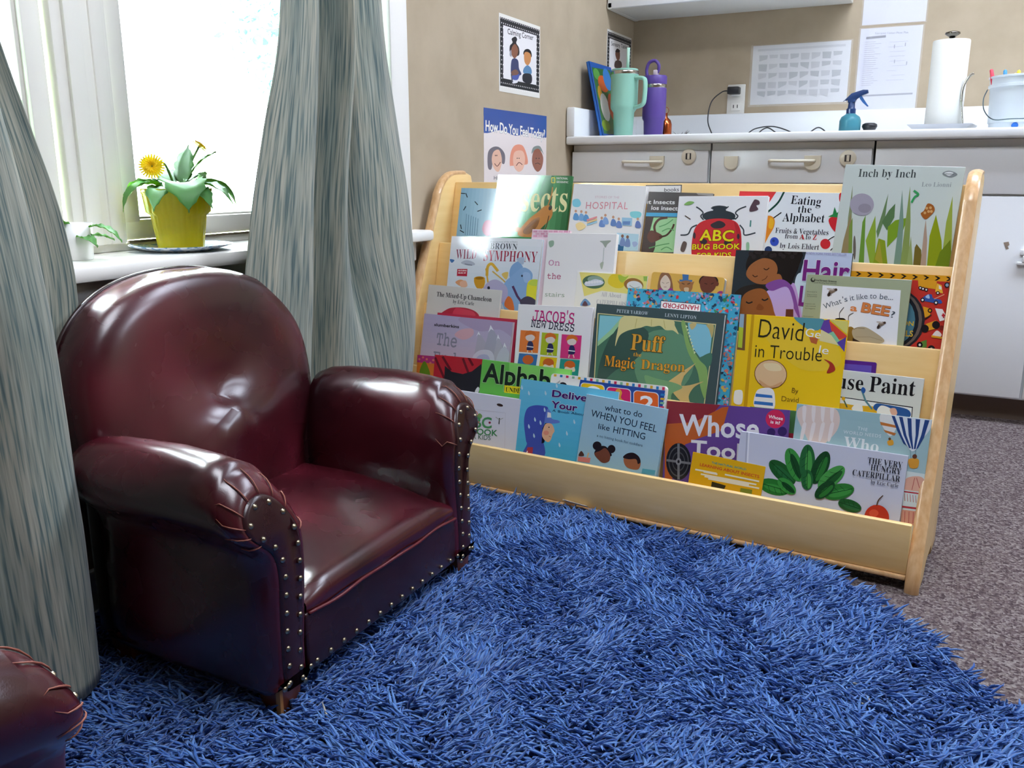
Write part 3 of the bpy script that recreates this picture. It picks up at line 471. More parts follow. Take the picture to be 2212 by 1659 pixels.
def curtain(name, rows, label, width, nt=170, nz=90, parent=None):
    """rows: list of (z, [(t, X, Y)...]) cross sections from top to bottom"""
    zs = [r[0] for r in rows]; secs = []
    for z, pts in rows:
        P = catmull([(p[1], p[2]) for p in pts], 40, False); T = np.linspace(0, 1, len(P))
        xs = np.interp(np.linspace(0, 1, nt), T, [p[0] for p in P]); ys = np.interp(np.linspace(0, 1, nt), T, [p[1] for p in P]); secs.append((xs, ys))
    V, F, UV = [], [], []
    for j in range(nz):
        z = zs[0]+(zs[-1]-zs[0])*j/(nz-1)
        k = max(i for i in range(len(zs)) if z <= zs[i]+1e-9); k = min(k, len(zs)-2); f = (zs[k]-z)/(zs[k]-zs[k+1]); n_ = len(zs)-1; hk = zs[k]-zs[k+1]
        def at_(c, i):
            p1, p2 = secs[k][c][i], secs[k+1][c][i]
            m1 = (p2-secs[k-1][c][i])/(zs[k-1]-zs[k+1])*hk if k > 0 else p2-p1
            m2 = (secs[k+2][c][i]-p1)/(zs[k]-zs[k+2])*hk if k+2 <= n_ else p2-p1
            return (2*f**3-3*f**2+1)*p1+(f**3-2*f**2+f)*m1+(-2*f**3+3*f**2)*p2+(f**3-f**2)*m2
        for i in range(nt):
            x = at_(0, i); y = at_(1, i)
            x += .006*mnoise.noise(Vector((i*.05, z*4, 1.7)))+.002*mnoise.noise(Vector((i*.11, z*9, 7)))
            V.append((x, y, z)); UV.append((i/(nt-1)*width, z))
    for j in range(nz-1):
        for i in range(nt-1): a = j*nt+i; F.append((a, a+1, a+nt+1, a+nt))
    me = bpy.data.meshes.new(name); me.from_pydata(V, [], F); ul = me.uv_layers.new(name='UVMap')
    buf = []
    for f in F:
        for v in f: buf += list(UV[v])
    ul.data.foreach_set('uv', buf)
    o = link_mesh(name, me, cm, parent, True); md = o.modifiers.new('thick', 'SOLIDIFY'); md.thickness = .0022; md.offset = 0
    if label: tag(o, label, 'curtain', 'patterned curtains at the window')
    return o
# right curtain: z, list of (t, X, Y) along the width: front flap, deep fold, narrow pleat, back flap
def crv(*p): return [(0, a, b) for a, b in p]
cr_ = curtain('window_curtain', [
 (1.78, crv((-1.10, 1.31), (-1.11, 1.35), (-1.13, 1.40), (-1.165, 1.425), (-1.18, 1.435), (-1.12, 1.45), (-1.10, 1.462), (-1.12, 1.475), (-1.185, 1.48), (-1.17, 1.49), (-1.125, 1.51), (-1.12, 1.55), (-1.14, 1.585))),
 (1.05, crv((-1.11, 1.285), (-1.10, 1.33), (-1.11, 1.385), (-1.165, 1.41), (-1.185, 1.435), (-1.14, 1.46), (-1.095, 1.47), (-1.115, 1.485), (-1.185, 1.48), (-1.175, 1.50), (-1.13, 1.52), (-1.12, 1.58), (-1.15, 1.645))),
 (.62, crv((-1.12, 1.175), (-1.095, 1.24), (-1.10, 1.325), (-1.16, 1.35), (-1.185, 1.38), (-1.15, 1.40), (-1.095, 1.415), (-1.115, 1.45), (-1.16, 1.465), (-1.16, 1.49), (-1.12, 1.53), (-1.11, 1.63), (-1.16, 1.755))),
 (.30, crv((-1.13, 1.12), (-1.10, 1.19), (-1.10, 1.29), (-1.15, 1.315), (-1.175, 1.34), (-1.15, 1.365), (-1.10, 1.385), (-1.09, 1.45), (-1.10, 1.50), (-1.13, 1.53), (-1.115, 1.60), (-1.12, 1.68), (-1.17, 1.76))),
 (.02, crv((-1.14, 1.09), (-1.11, 1.16), (-1.11, 1.27), (-1.16, 1.30), (-1.18, 1.33), (-1.15, 1.36), (-1.11, 1.38), (-1.10, 1.44), (-1.11, 1.50), (-1.14, 1.54), (-1.15, 1.57), (-1.15, 1.62), (-1.18, 1.665))),
], 'grey-green streaked curtain gathered in folds between the armchair and the bookcase', .62)
curtain('window_curtain', [
 (1.78, crv((-1.12, .22), (-1.06, .30), (-1.14, .36), (-1.05, .43), (-1.13, .50), (-1.04, .57), (-1.08, .62), (-1.12, .60), (-1.15, .62), (-1.16, .66), (-1.15, .70))),
 (1.00, crv((-1.12, .16), (-1.04, .26), (-1.12, .35), (-1.03, .45), (-1.12, .52), (-1.04, .62), (-1.06, .675), (-1.11, .67), (-1.15, .69), (-1.17, .73), (-1.16, .765))),
 (.60, crv((-1.14, .44), (-1.07, .45), (-1.10, .475), (-1.02, .51), (-1.08, .57), (-1.025, .65), (-1.04, .722), (-1.10, .715), (-1.16, .74), (-1.18, .80), (-1.17, .862))),
 (.30, crv((-1.14, .44), (-1.06, .45), (-1.10, .475), (-1.01, .51), (-1.06, .58), (-1.015, .66), (-1.035, .728), (-1.10, .72), (-1.17, .74), (-1.19, .78), (-1.185, .83))),
 (.035, crv((-1.14, .44), (-1.05, .45), (-1.09, .475), (-1.0, .51), (-1.05, .58), (-1.0, .66), (-1.025, .722), (-1.09, .71), (-1.16, .73), (-1.19, .76), (-1.19, .80))),
], 'grey-green streaked curtain hanging at the left edge behind the armchair back', .62)
rod = MB(); rod.tube([(-1.15, .06, 1.93), (-1.15, 1.98, 1.93)], .012, 10)
rod_o = rod.build('curtain_rod', mat('rod_metal', '6f6f70', .3, 1.), smooth=True); tag(rod_o, 'slim metal curtain rod above the window', 'curtain rod')
for y in (.12, 1.9): MB().box(WX, y-.01, 1.92, -1.145, y+.01, 1.94, .002).build('bracket', MATS['rod_metal'], rod_o)
for k, (o, y0, y1) in enumerate([(x, a, b) for x, a, b in ((bpy.data.objects['window_curtain'], 1.31, 1.585), (bpy.data.objects['window_curtain.001'], .24, .66))]):
    for i in range(6):
        y = y0+(y1-y0)*(i+.5)/6
        MB().tube([(-1.15+.018*math.cos(a), y, 1.925+.018*math.sin(a)) for a in np.linspace(0, 6.28, 14)], .002, 6).build('ring', MATS['rod_metal'], o, smooth=True)
        MB().box(-1.152, y-.003, 1.77, -1.148, y+.003, 1.908).build('hook_tape', MATS['rod_metal'], o)
# ================================================================== BOOKCASE
K = .9125
BA = R(-4.0); ud = Vector((math.cos(BA), math.sin(BA), 0)); vd = Vector((-math.sin(BA), math.cos(BA), 0)); zd = Vector((0, 0, 1))
BO = zp(1985, 1280, 0)                                  # bottom front outer corner of the right side panel
LEAN = R(12); tl = math.tan(LEAN)
wd_ = vd*math.sin(LEAN)+zd*math.cos(LEAN); nrm = ud.cross(wd_).normalized()   # along a leaning cover, and out of it
W = 1.35*K; PT = .021                                   # width to the left panel's inner face, panel thickness
def uvw(P): d = P-BO; return d.dot(ud), d.dot(vd), d.z
MBC = Matrix.Translation(BO) @ Matrix.Rotation(BA, 4, 'Z')
birch = mat('birch_ply', 'e6c894', .38, coat=.25); noise_col(birch, 'ebc684', 'f0ce8e', (3, 3, 26), 3, 5, .3, .7); 
edgem = mat('birch_edge', 'dcb382', .32, coat=.3); noise_col(edgem, 'cfa06c', 'e3bd8d', (40, 40, 5), 3, 4, .3, .7)
case = empty('book_display_shelf', label='birch plywood tiered book display shelf full of picture books beside the curtain', cat='bookshelf', M=MBC)
# side panel outline (v, w): foot, slanted front, rounded head, back
fr = [(-.012, 0.0), (-.008, .04), (.060*K, .19*K), (.155*K, .40*K), (.225*K, .565*K), (.29*K, .72*K)]
hd = [(.302*K, .750*K), (.325*K, .780*K), (.355*K, .799*K), (.39*K, .804*K)]
bk_ = [(.440*K, .804*K), (.462*K, .797*K), (.468*K, .778*K), (.400*K, .50*K), (.300*K, .30*K), (.265*K, .17*K), (.270*K, .06*K), (.285*K, .0), (.20*K, 0), (.185*K, .035), (.075, .035), (.06, 0)]
side = fr+hd+bk_
for k, (a, b) in enumerate(((-.023, 0.0), (-W-.023, -W))):
    s = MB(); s.prism([(v, w_) for v, w_ in side], 0, a, b, bev=.007)
    s.build('side_panel', edgem if 0 else birch, case, auto=35)
# lighter solid edge band on the front of each side panel
for a, b in ((-.0235, .0005), (-W-.0235, -W+.0005)):
    s = MB(); P = catmull([(v, w_) for v, w_ in fr+hd[:4]+[(.43*K, .8045*K)]], 4, False); loops = []
    for i, (v, w_) in enumerate(P):
        q = P[min(i+1, len(P)-1)]; p = P[max(i-1, 0)]; t = Vector((q[0]-p[0], q[1]-p[1])).normalized(); n = Vector((-t.y, t.x))
        pts = []
        for du, dn in ((a, -.004), (a, .001), (a+.004, .004), (a+.009, .0055), (b-.009, .0055), (b-.004, .004), (b, .001), (b, -.004)):
            pts.append(Vector((du, v+n.x*dn, w_+n.y*dn)))
        loops.append(pts)
    s.loft(loops).build('edge_band', edgem, case, smooth=False, auto=45)
S_TOP, S_A, S_B, S_C = .210*K, .160*K, .115*K, .065*K
def panel(s_front, w0, w1, th, name, bev=.0025):
    sh = Matrix(((1, 0, 0, 0), (0, 1, tl, 0), (0, 0, 1, 0), (0, 0, 0, 1)))
    b = MB(); b.box(-W+.0005, s_front, w0, -.0235, s_front+th, w1, bev, 2, M=sh); return b.build(name, birch, case, auto=35)
def wlip(px, s):                                        # height of a lip seen at px on the plane s
    P = plp(px[0], px[1], BO+vd*s, nrm); return uvw(P)[2]
W_A, W_B, W_C, W_T = wlip((1700, 560), S_A), wlip((2033, 756), S_B), .285*K, wlip((1400, 395.5), S_TOP)
FL = {'A': W_A-.080*K, 'B': W_B-.085*K, 'C': W_C-.080*K, 'D': .045*K}
TH = .0095
panel(S_TOP, FL['A']-.02, W_T, TH, 'back_board')
panel(S_A, FL['B']-.02, W_A, TH, 'tier_board'); panel(S_B, FL['C']-.02, W_B, TH, 'tier_board'); panel(S_C, FL['D']-.02, W_C, TH, 'tier_board')
for f, s0, s1 in (('A', S_A, S_TOP), ('B', S_B, S_A), ('C', S_C, S_B), ('D', .012, S_C)):
    w_ = FL[f]; MB().box(-W+.0005, s0+TH+w_*tl if f != 'D' else .010, w_-.009, -.0235, s1+w_*tl+.002, w_).build('pocket_floor', birch, case)
W_R = uvw(plp(1500, 1049, BO-vd*.004, -vd))[2]; W_L = uvw(plp(1500, 1143, BO-vd*.006, -vd))[2]
MB().box(-W+.0005, -.004, W_L-.004, -.0235, .010, W_R, .003).build('front_rail', birch, case, auto=35)
MB().box(-W+.0005, -.010, .020, -.0235, .010, W_L-.004, .003).build('kick_rail', edgem, case, auto=35)

# ================================================================== BOOKS
PLANES = {'A': S_TOP, 'B': S_A, 'C': S_B, 'D': S_C}
bookprint = print_mat('printed_gloss', .15, .5, .0); bookmatte = print_mat('printed_matte', .5, .4)
pagem = mat('page_edges', 'f3efe4', .85); noise_col(pagem, 'dcd6c6', 'fbf8ef', (1, 1, 260), 8, 2)
GR = {'A': 'books in the top pocket', 'B': 'books in the second pocket', 'C': 'books in the third pocket', 'D': 'books in the bottom tray'}
def book(label, tier, d, TL, TR, th, bg, art=None, spine=None, h=None, rnd=0., m=None, hard=True, pages='f3efe4', name='picture_book', rot=None, base=None):
    p0 = BO+vd*PLANES[tier]+nrm*d
    A = plp(TL[0], TL[1], p0, nrm); B = plp(TR[0], TR[1], p0, nrm)
    x = (B-A); w = x.length; x.normalize(); y = nrm.cross(x); fl = (FL[tier] if base is None else base)+.0008
    if h is None: h = min((q.z-fl)/y.z for q in (A, B))
    M = Matrix(((x.x, y.x, nrm.x, A.x), (x.y, y.y, nrm.y, A.y), (x.z, y.z, nrm.z, A.z), (0, 0, 0, 1)))
    e = empty(name, label=label, cat='book', group=None, M=M)
    def tf(px, py): P = plp(px, py, p0, nrm); q = P-A; return q.dot(x), q.dot(y)
    ar = None
    if art: ar = Art(tf, (0, -h, w, 0)); art(ar, w, h)
    ct = .0022 if hard else .0006; sp = spine or bg; bv = rnd or .0006
    edge_inset = .003 if hard else .0003
    if rnd:
        s = MB(); s.box(0, -h, -ct, w, 0, 0)
        boxes = None
        o = sheet_round(w, h, ct, rnd, bg, ar, m or bookprint, e)
        pg = MB(); pg.prism(round_rect(.0004, -h+.0004, w-.0004, -.0004, rnd*.96), 2, -th+ct, -ct); pg.build('pages', pagem, e, smooth=False)
        sheet_round(w, h, ct, rnd, bg, None, m or bookprint, e, z=-th+ct, name='back_cover')
        return e
    sheet_mesh('cover', [(0, -h, -ct, w, 0, 0, bg, .0004), (0, -h, -th, w, 0, -th+ct, bg, .0004), (0, -h, -th+.0001, ct, 0, -.0001, sp, .0004)], ar, m or bookprint, e)
    leaf_block = MB(); leaf_block.box(ct, -h+edge_inset, -th+ct, w-edge_inset, -edge_inset, -ct); leaf_block.build('pages', pagem, e)
    return e
def round_rect(x0, y0, x1, y1, r, n=6):
    P = []
    for cx, cy, a0 in ((x1-r, y1-r, 0), (x0+r, y1-r, 90), (x0+r, y0+r, 180), (x1-r, y0+r, 270)):
        for i in range(n+1): a = R(a0+90*i/n); P.append((cx+r*math.cos(a), cy+r*math.sin(a)))
    return P
def sheet_round(w, h, ct, r, bg, ar, m, parent, z=0., name='cover'):
    o = round_rect(0, -h, w, 0, r); n = len(o); V = [(x, y, z) for x, y in o]+[(x, y, z-ct) for x, y in o]
    F = [list(range(n)), list(range(2*n-1, n-1, -1))]+[[i, n+i, n+(i+1) % n, (i+1) % n] for i in range(n)]; cols = [lin(bg)]*len(F)
    if ar:
        for P, c in ar.tris:
            Q = [(x, y, zz) for x, y, zz in P]; k = len(V)
            # keep prints inside the rounded corner
            V += [(min(max(x, .0003), w-.0003), y, zz) for x, y, zz in Q]; F.append(list(range(k, k+len(Q)))); cols.append(c)
    me = bpy.data.meshes.new(name); me.from_pydata(V, [], F); at = me.attributes.new('ink', 'FLOAT_COLOR', 'CORNER'); buf = []
    for f, c in zip(F, cols): buf += [c[0], c[1], c[2], 1.0]*len(f)
    at.data.foreach_set('color', buf); return link_mesh(name, me, m, parent)
def scatter(a, cols, n, w, h, s0, s1, seed, rect=None):
    rg = random.Random(seed); x0, y0, x1, y1 = rect or (0, -h, w, 0)
    for i in range(n):
        cx, cy = rg.uniform(x0, x1), rg.uniform(y0, y1); s = rg.uniform(s0, s1); k = rg.choice((3, 4, 5, 6)); t = rg.uniform(0, 6.28); q = rg.uniform(.4, 1)
        pts = [(cx+s*math.cos(t)*math.cos(2*math.pi*j/k)-q*s*math.sin(t)*math.sin(2*math.pi*j/k), cy+s*math.sin(t)*math.cos(2*math.pi*j/k)+q*s*math.cos(t)*math.sin(2*math.pi*j/k)) for j in range(k)]
        z = a.z; a.poly(rg.choice(cols), pts, True); a.z = z+(.00001 if i % 12 == 11 else 0)
    a.up()
# ---------------------------------------------------------------- top pocket
def art(a, w, h):
    a.grad(0, [(0, '86b8d6'), (.35, 'a9d2e8'), (1, 'e4f2f6')])
    for x, y, r_ in ((1000, 418, 5), (1008, 422, 70), (1029, 439, 50), (1004, 450, -60), (1036, 455, -20), (996, 490, 80), (998, 500, 30)):
        c, s = math.cos(R(r_))*5, math.sin(R(r_))*5; a.L('203040', 2, (x-c, y-s), (x+c, y+s))
    for i in range(6): a.L('5a86a8', 1, (1008+i*5, 462+i*2), (1005+i*5, 508))
    a.C('eeb6cc', (1048, 478), (1062, 478), (1070, 500), (1052, 510), (1042, 496))
book('light blue picture book with small black dashes at the left end of the top row', 'A', .010, (997, 406), (1112, 408), .008, 'd6e8ee', art)
def art(a, w, h):
    a.grad(0, [(0, '2f6b3a'), (.3, '4c8f55'), (.5, '3c7b48'), (.75, '5b9c66'), (1, '2d6339')])
    a.C('6da878', (1138, 378), (1168, 378), (1150, 420), (1120, 512), (1098, 512), (1122, 440)); a.C('2a5a35', (1180, 378), (1196, 378), (1190, 440), (1168, 510), (1160, 440))
    a.C('23492c', (1088, 478), (1104, 474), (1120, 486), (1106, 498), (1090, 492))
    a.T('f4efb4', 'Insects', 'SB', 1077, 456, 1226, 457, 52); a.T('e9e2b0', 'BY ROBIN BERNARD', 'S', 1077, 464, 1122, 464, 5)
    a.C('b0763a', (1082, 484), (1092, 478), (1128, 494), (1170, 508), (1168, 520), (1120, 502), (1086, 492)); a.L('8a4a2a', 3, (1076, 484), (1084, 504), (1082, 516))
    a.C('c98a4a', (1118, 506), (1140, 476), (1162, 458), (1176, 446), (1188, 444), (1194, 456), (1190, 472), (1170, 492), (1150, 512))
    a.C('7f5227', (1130, 500), (1150, 476), (1166, 470), (1160, 490), (1142, 506)); a.L('5a3a1c', 1.5, (1136, 496), (1150, 484), (1160, 474), smooth=True)
    a.E('1c1a18', 1189, 449, 3.6, 5.5, 20); a.L('c98a4a', 2.5, (1184, 444), (1192, 420), (1194, 404)); a.L('5a3a1c', 2, (1186, 466), (1180, 490), (1172, 504), smooth=True)
    for p in (((1192, 384), (1199, 384)), ((1199, 384), (1199, 395)), ((1199, 395), (1192, 395)), ((1192, 395), (1192, 384))): a.L('f6dc5c', 1.6, *p)
    a.T('f2f2e8', 'NATIONAL', 'SX', 1202, 387, 1227, 388, 4.5); a.T('f2f2e8', 'GEOGRAPHIC', 'SX', 1202, 395, 1228, 396, 4.5)
book('green picture book about insects with a brown grasshopper on its cover', 'A', .018, (1076, 377), (1236, 380), .009, '3f7d49', art)
def art(a, w, h):
    a.C('8fdcee', (1238, 432), (1250, 430), (1255, 440), (1250, 447), (1238, 445)); a.C('8fe0e6', (1362, 458), (1380, 457), (1386, 463), (1380, 471), (1364, 469))
    a.T('e59aa6', 'HOSPITAL', 'S', 1264, 451, 1357, 452, 15, .06)
    a.T('e8cfd6', 'STORIES OF THE', 'S', 1285, 428, 1338, 429, 5)
    for k, (x, y, c) in enumerate(((1244, 465, '6ea8dc'), (1256, 466, '86b8e4'), (1266, 468, '6ea8dc'), (1300, 480, '7a9cd8'), (1308, 474, '8fb4e6'), (1325, 478, '6f92cc'), (1337, 482, '7b98d4'), (1378, 482, '6d86c4'))):
        a.C(c, (x-6, y+8), (x-4, y-2), (x, y-5), (x+5, y-1), (x+7, y+9), (x, y+11)); a.E('d9a98c', x, y-9, 2.6, 3)
    for i, c in enumerate(('f0a0a0', 'f6d8a0', 'a6d8ec')): a.P(c, (1268, 474+i*5), (1290, 467+i*5), (1290, 471+i*5), (1268, 478+i*5))
    a.P('a9d6ee', (1344, 470), (1366, 471), (1365, 488), (1343, 487)); a.P('6f95cc', (1346, 478), (1362, 478), (1361, 486), (1345, 486)); a.C('ffe7a8', (1244, 485), (1256, 480), (1266, 490), (1250, 498))
    a.P('bfe4f2', (1333, 503), (1380, 506), (1378, 542), (1328, 542)); a.P('2f6a96', (1329, 527), (1348, 530), (1346, 546), (1327, 546))
    for x, y in ((1345, 518), (1356, 520)): a.C('7d97c8', (x-6, y+12), (x-4, y), (x, y-6), (x+5, y), (x+5, y+13)); a.E('8f6a58', x, y-8, 3, 3.5)
    a.C('a9bfe4', (1366, 524), (1374, 522), (1378, 528), (1370, 534))
book('white picture book reading HOSPITAL above rows of tiny blue figures', 'A', .020, (1240, 397), (1397, 402), .012, 'f6f7f6', art, pages='c9c2a4')
def card(label, TL, TR, BL, name, cat, d, art, bg='fbfbf9', tier='A'):
    p0 = BO+vd*PLANES[tier]+nrm*d; A, B, D = (plp(*q, p0, nrm) for q in (TL, TR, BL)); x = (B-A); w = x.length; x.normalize(); y = nrm.cross(x); h = (A-D).length
    M = Matrix(((x.x, y.x, nrm.x, A.x), (x.y, y.y, nrm.y, A.y), (x.z, y.z, nrm.z, A.z), (0, 0, 0, 1)))
    def tf(px, py): P = plp(px, py, p0, nrm); q = P-A; return q.dot(x), q.dot(y)
    ar = Art(tf, (0, -h, w, 0)); art(ar, w, h)
    o = sheet_mesh(name, [(0, -h, -.0004, w, 0, 0, bg, 0)], ar, bookprint, None); o.matrix_world = M; return tag(o, label, cat)
def art(a, w, h):
    for p in (((1395, 401), (1473, 400)), ((1472, 400), (1470, 440)), ((1396, 401), (1392, 440))): a.L('26262a', 1.8, *p)
    a.T('3c3c40', 'books', 'S', 1434, 414, 1467, 413, 8)
card('small white label card reading books on the top board of the shelf', (1394.5, 400), (1473.5, 399), (1391, 440), 'label_card', 'label', .0006, art)
def art(a, w, h):
    a.P('55504f', (1395, 410), (1545, 410), (1545, 458), (1390, 458)); a.P('8f8b88', (1500, 412), (1545, 414), (1545, 424), (1508, 421))
    a.T('f4f4f0', 'About Insects', 'SX', 1364, 440, 1458, 441, 9); a.T('f4f4f0', 'l'+'os insectos', 'SX', 1406, 453, 1478, 455, 9)
    a.P('5ab4dc', (1388, 459), (1545, 462), (1545, 470), (1387, 467)); a.P('4a3a38', (1384, 468), (1412, 468), (1402, 545), (1380, 545))
    a.P('aee0a4', (1412, 470), (1545, 470), (1545, 545), (1392, 545)); a.C('4a3a36', (1386, 520), (1396, 505), (1412, 510), (1416, 528), (1408, 548), (1384, 548))
    a.C('6b4238', (1398, 512), (1406, 498), (1424, 504), (1432, 512), (1420, 520), (1406, 524)); a.L('5c3a30', 5, (1416, 504), (1414, 488), (1424, 474), (1442, 470), smooth=True); a.L('4c3428', 4, (1424, 512), (1440, 508), (1452, 494), (1456, 484), smooth=True)
    for p in (((1424, 490), (1440, 484), (1454, 474)), ((1402, 536), (1424, 530), (1446, 526)), ((1430, 500), (1444, 494), (1456, 498)), ((1428, 540), (1440, 534), (1452, 540))): a.L('6aa86c', 2.2, *p, smooth=True)
book('dark bilingual insect book with a horned beetle, half behind the ladybug book', 'A', .013, (1402, 414), (1541, 418), .008, '56514f', art)
def art(a, w, h):
    a.E('30383f', 1553, 467, 36, 13); a.C('2f383f', (1526, 474), (1536, 462), (1541, 452), (1538, 447), (1554, 444), (1571, 447), (1568, 453), (1574, 463), (1588, 474)); a.L('2f383f', 2.4, (1536, 449), (1541, 452)); a.L('2f383f', 2.4, (1574, 446), (1568, 451))
    for p in (((1520, 475), (1514, 467), (1519, 460), (1512, 452), (1504, 447)), ((1588, 474), (1594, 467), (1589, 460), (1597, 452), (1612, 446)), ((1506, 486), (1494, 492), (1486, 506), (1470, 508)), ((1598, 486), (1606, 496), (1609, 508), (1632, 503))): a.L('434a50', 3, *p, smooth=True)
    a.C('d8343c', (1494, 550), (1495, 520), (1502, 492), (1520, 477), (1553, 472), (1586, 477), (1599, 494), (1602, 522), (1600, 550), (1594, 570), (1500, 570))
    a.C('c02a34', (1586, 480), (1598, 496), (1601, 524), (1599, 560), (1592, 560), (1594, 520)); a.C('3a3238', (1535, 486), (1544, 480), (1554, 477), (1564, 481), (1567, 487), (1558, 493), (1542, 493)); a.E('3a3238', 1520, 522, 8, 6); a.E('3a3238', 1572, 524, 8, 6); a.E('43303a', 1500, 509, 3, 7); a.E('43303a', 1595, 511, 3, 6)
    a.T('f4e420', 'ABC', 'SX', 1512, 519, 1586, 521, 24, .02, out='8a2a20', ow=.035); a.T('f4e420', 'BUG BOOK', 'SX', 1494, 539, 1598, 538, 12, .02, out='7a2a20', ow=.05); a.T('f4e420', 'FOR KIDS', 'SX', 1505, 557, 1580, 556, 11, .03, out='7a2a20', ow=.05)
    a.C('5d4650', (1620, 449), (1628, 434), (1632, 431), (1640, 434), (1641, 441), (1634, 444), (1638, 452), (1630, 456), (1620, 457)); a.L('4f8f86', 3, (1622, 476), (1621, 490)); a.C('9cc8a4', (1612, 526), (1618, 524), (1619, 536), (1616, 546), (1613, 546))
    a.C('8cc06c', (1478, 442), (1488, 435), (1500, 437), (1490, 443)); a.L('5a4a44', 2, (1480, 466), (1492, 474)); a.C('6a5a54', (1470, 540), (1476, 522), (1484, 526), (1478, 544))
book('white ABC bug book with a big red ladybug, in the top row', 'A', .028, (1467, 424), (1660, 423), .013, 'f7f8f8', art)
def art(a, w, h):
    a.P('e04044', (1596, 410), (1680, 410), (1660, 440), (1596, 432)); a.L('1f4a3c', 4, (1694, 414), (1682, 436), (1666, 452), (1655, 460), smooth=True)
    a.C('e8902c', (1652, 470), (1664, 466), (1673, 474), (1672, 490), (1662, 508), (1648, 530), (1650, 490)); a.L('222222', 2.4, (1671, 471), (1688, 459)); a.C('f0b82c', (1664, 470), (1672, 478), (1668, 494), (1660, 490))
    a.T('20222a', 'Eating', 'SR', 1707, 440, 1773, 445, 17); a.T('20222a', 'the', 'SR', 1722, 459, 1753, 460, 14); a.T('20222a', 'Alphabet', 'SR', 1690, 478, 1781, 481, 17)
    a.T('30323c', 'Fruits & Vegetables', 'SR', 1674, 503, 1790, 508, 10.5); a.T('30323c', 'from A to Z', 'SR', 1695, 515, 1764, 518, 10); a.T('d0343c', 'A', 'SR', 1727, 517, 1738, 517.5, 10); a.T('d0343c', 'Z', 'SR', 1755, 518, 1764, 518.4, 10); a.T('30323c', 'by Lois Ehlert', 'SR', 1684, 536, 1769, 540, 11)
    a.E('3a58c8', 1673, 522, 9.5); a.E('27408f', 1671, 520, 3); a.E('d8343c', 1783, 527, 11); a.L('222222', 2, (1789, 519), (1800, 512), (1812, 509), smooth=True); a.L('222222', 2, (1794, 541), (1808, 528))
    a.C('d63038', (1790, 476), (1798, 468), (1812, 468), (1820, 476), (1818, 496), (1808, 503), (1796, 492)); a.P('2f8a4c', (1789, 468), (1799, 463), (1803, 447), (1808, 460), (1817, 453), (1815, 464), (1822, 468), (1808, 470)); a.C('d63038', (1814, 418), (1826, 418), (1826, 440), (1814, 436)); a.E('27406f', 1660, 540, 8)
book('white alphabet book with a strawberry, cherry and blueberry at its edges', 'A', .016, (1598, 413), (1822, 417), .008, 'eef5f8', art)
def art(a, w, h):
    a.T('4a5252', 'Inch by Inch', 'SR', 1853, 382, 1979, 384, 16); a.T('9aa4a4', 'Leo Lionni', 'SR', 1990, 403, 2055, 404, 9)
    a.C('8a9292', (2036, 374), (2048, 369), (2062, 372), (2068, 378), (2054, 384), (2040, 380)); a.C('e8edec', (2040, 374), (2050, 371), (2060, 374), (2050, 380)); a.T('6a7272', 'READING', 'SX', 2042, 377, 2060, 378, 3)
    for c, P in (('8c9a72', ((1827, 541), (1832, 470), (1842, 400), (1840, 470), (1834, 575))), ('9a8a62', ((1812, 575), (1822, 520), (1838, 460), (1840, 500), (1830, 575))), ('7f9a48', ((1832, 575), (1834, 490), (1842, 470), (1840, 575))), ('6e9a3c', ((1854, 575), (1863, 480), (1870, 465), (1866, 575))), ('8fae3c', ((1880, 575), (1870, 520), (1891, 466), (1892, 500), (1890, 578))),
                 ('6c8a5e', ((1893, 500), (1906, 460), (1919, 418), (1912, 470), (1896, 515))), ('8a9e28', ((1884, 578), (1898, 515), (1912, 520), (1918, 578))), ('5c7e52', ((1905, 480), (1920, 455), (1934, 440), (1932, 470), (1916, 498))), ('7da22c', ((1916, 535), (1918, 490), (1934, 476), (1962, 470), (1950, 500), (1930, 520))),
                 ('7c9a88', ((1930, 575), (1942, 480), (1949, 410), (1952, 480), (1946, 575))), ('8a9e58', ((1944, 578), (1956, 480), (1966, 402), (1967, 480), (1962, 578))), ('96a86a', ((1958, 575), (1968, 510), (1972, 575))), ('77682c', ((1972, 578), (1976, 535), (1980, 527), (1990, 540), (1992, 578))), ('b39a86', ((1988, 575), (1996, 500), (2000, 474), (2003, 520), (2000, 578))),
                 ('8f9f1e', ((2002, 580), (2008, 510), (2022, 464), (2034, 520), (2036, 580))), ('9cae48', ((2034, 560), (2044, 480), (2058, 424), (2056, 520), (2052, 580))), ('6e8420', ((2018, 582), (2030, 545), (2053, 518), (2058, 582))), ('a8a03a', ((1890, 560), (1900, 520), (1908, 575)))): a.P(c, *P)
    a.E('6f6860', 1846, 535, 3, 26); a.E('a9a4b2', 1862, 442, 26, 24); a.E('98939f', 1868, 450, 14, 10); a.C('a8632c', (1989, 462), (1996, 455), (2004, 440), (2016, 444), (2019, 455), (2010, 466), (1999, 474)); 
    for x, y in ((2002, 450), (2010, 449), (2006, 457), (1998, 460), (2012, 457)): a.E('d9a86c', x, y, 3)
    a.L('3aa05c', 4.5, (1974, 412), (1984, 420), (1976, 426), (1969, 438), smooth=True)
book('tall pale grey-green book with painted grass blades at the right of the top row', 'A', .020, (1827, 355), (2086, 361), .008, 'cfdad4', art)
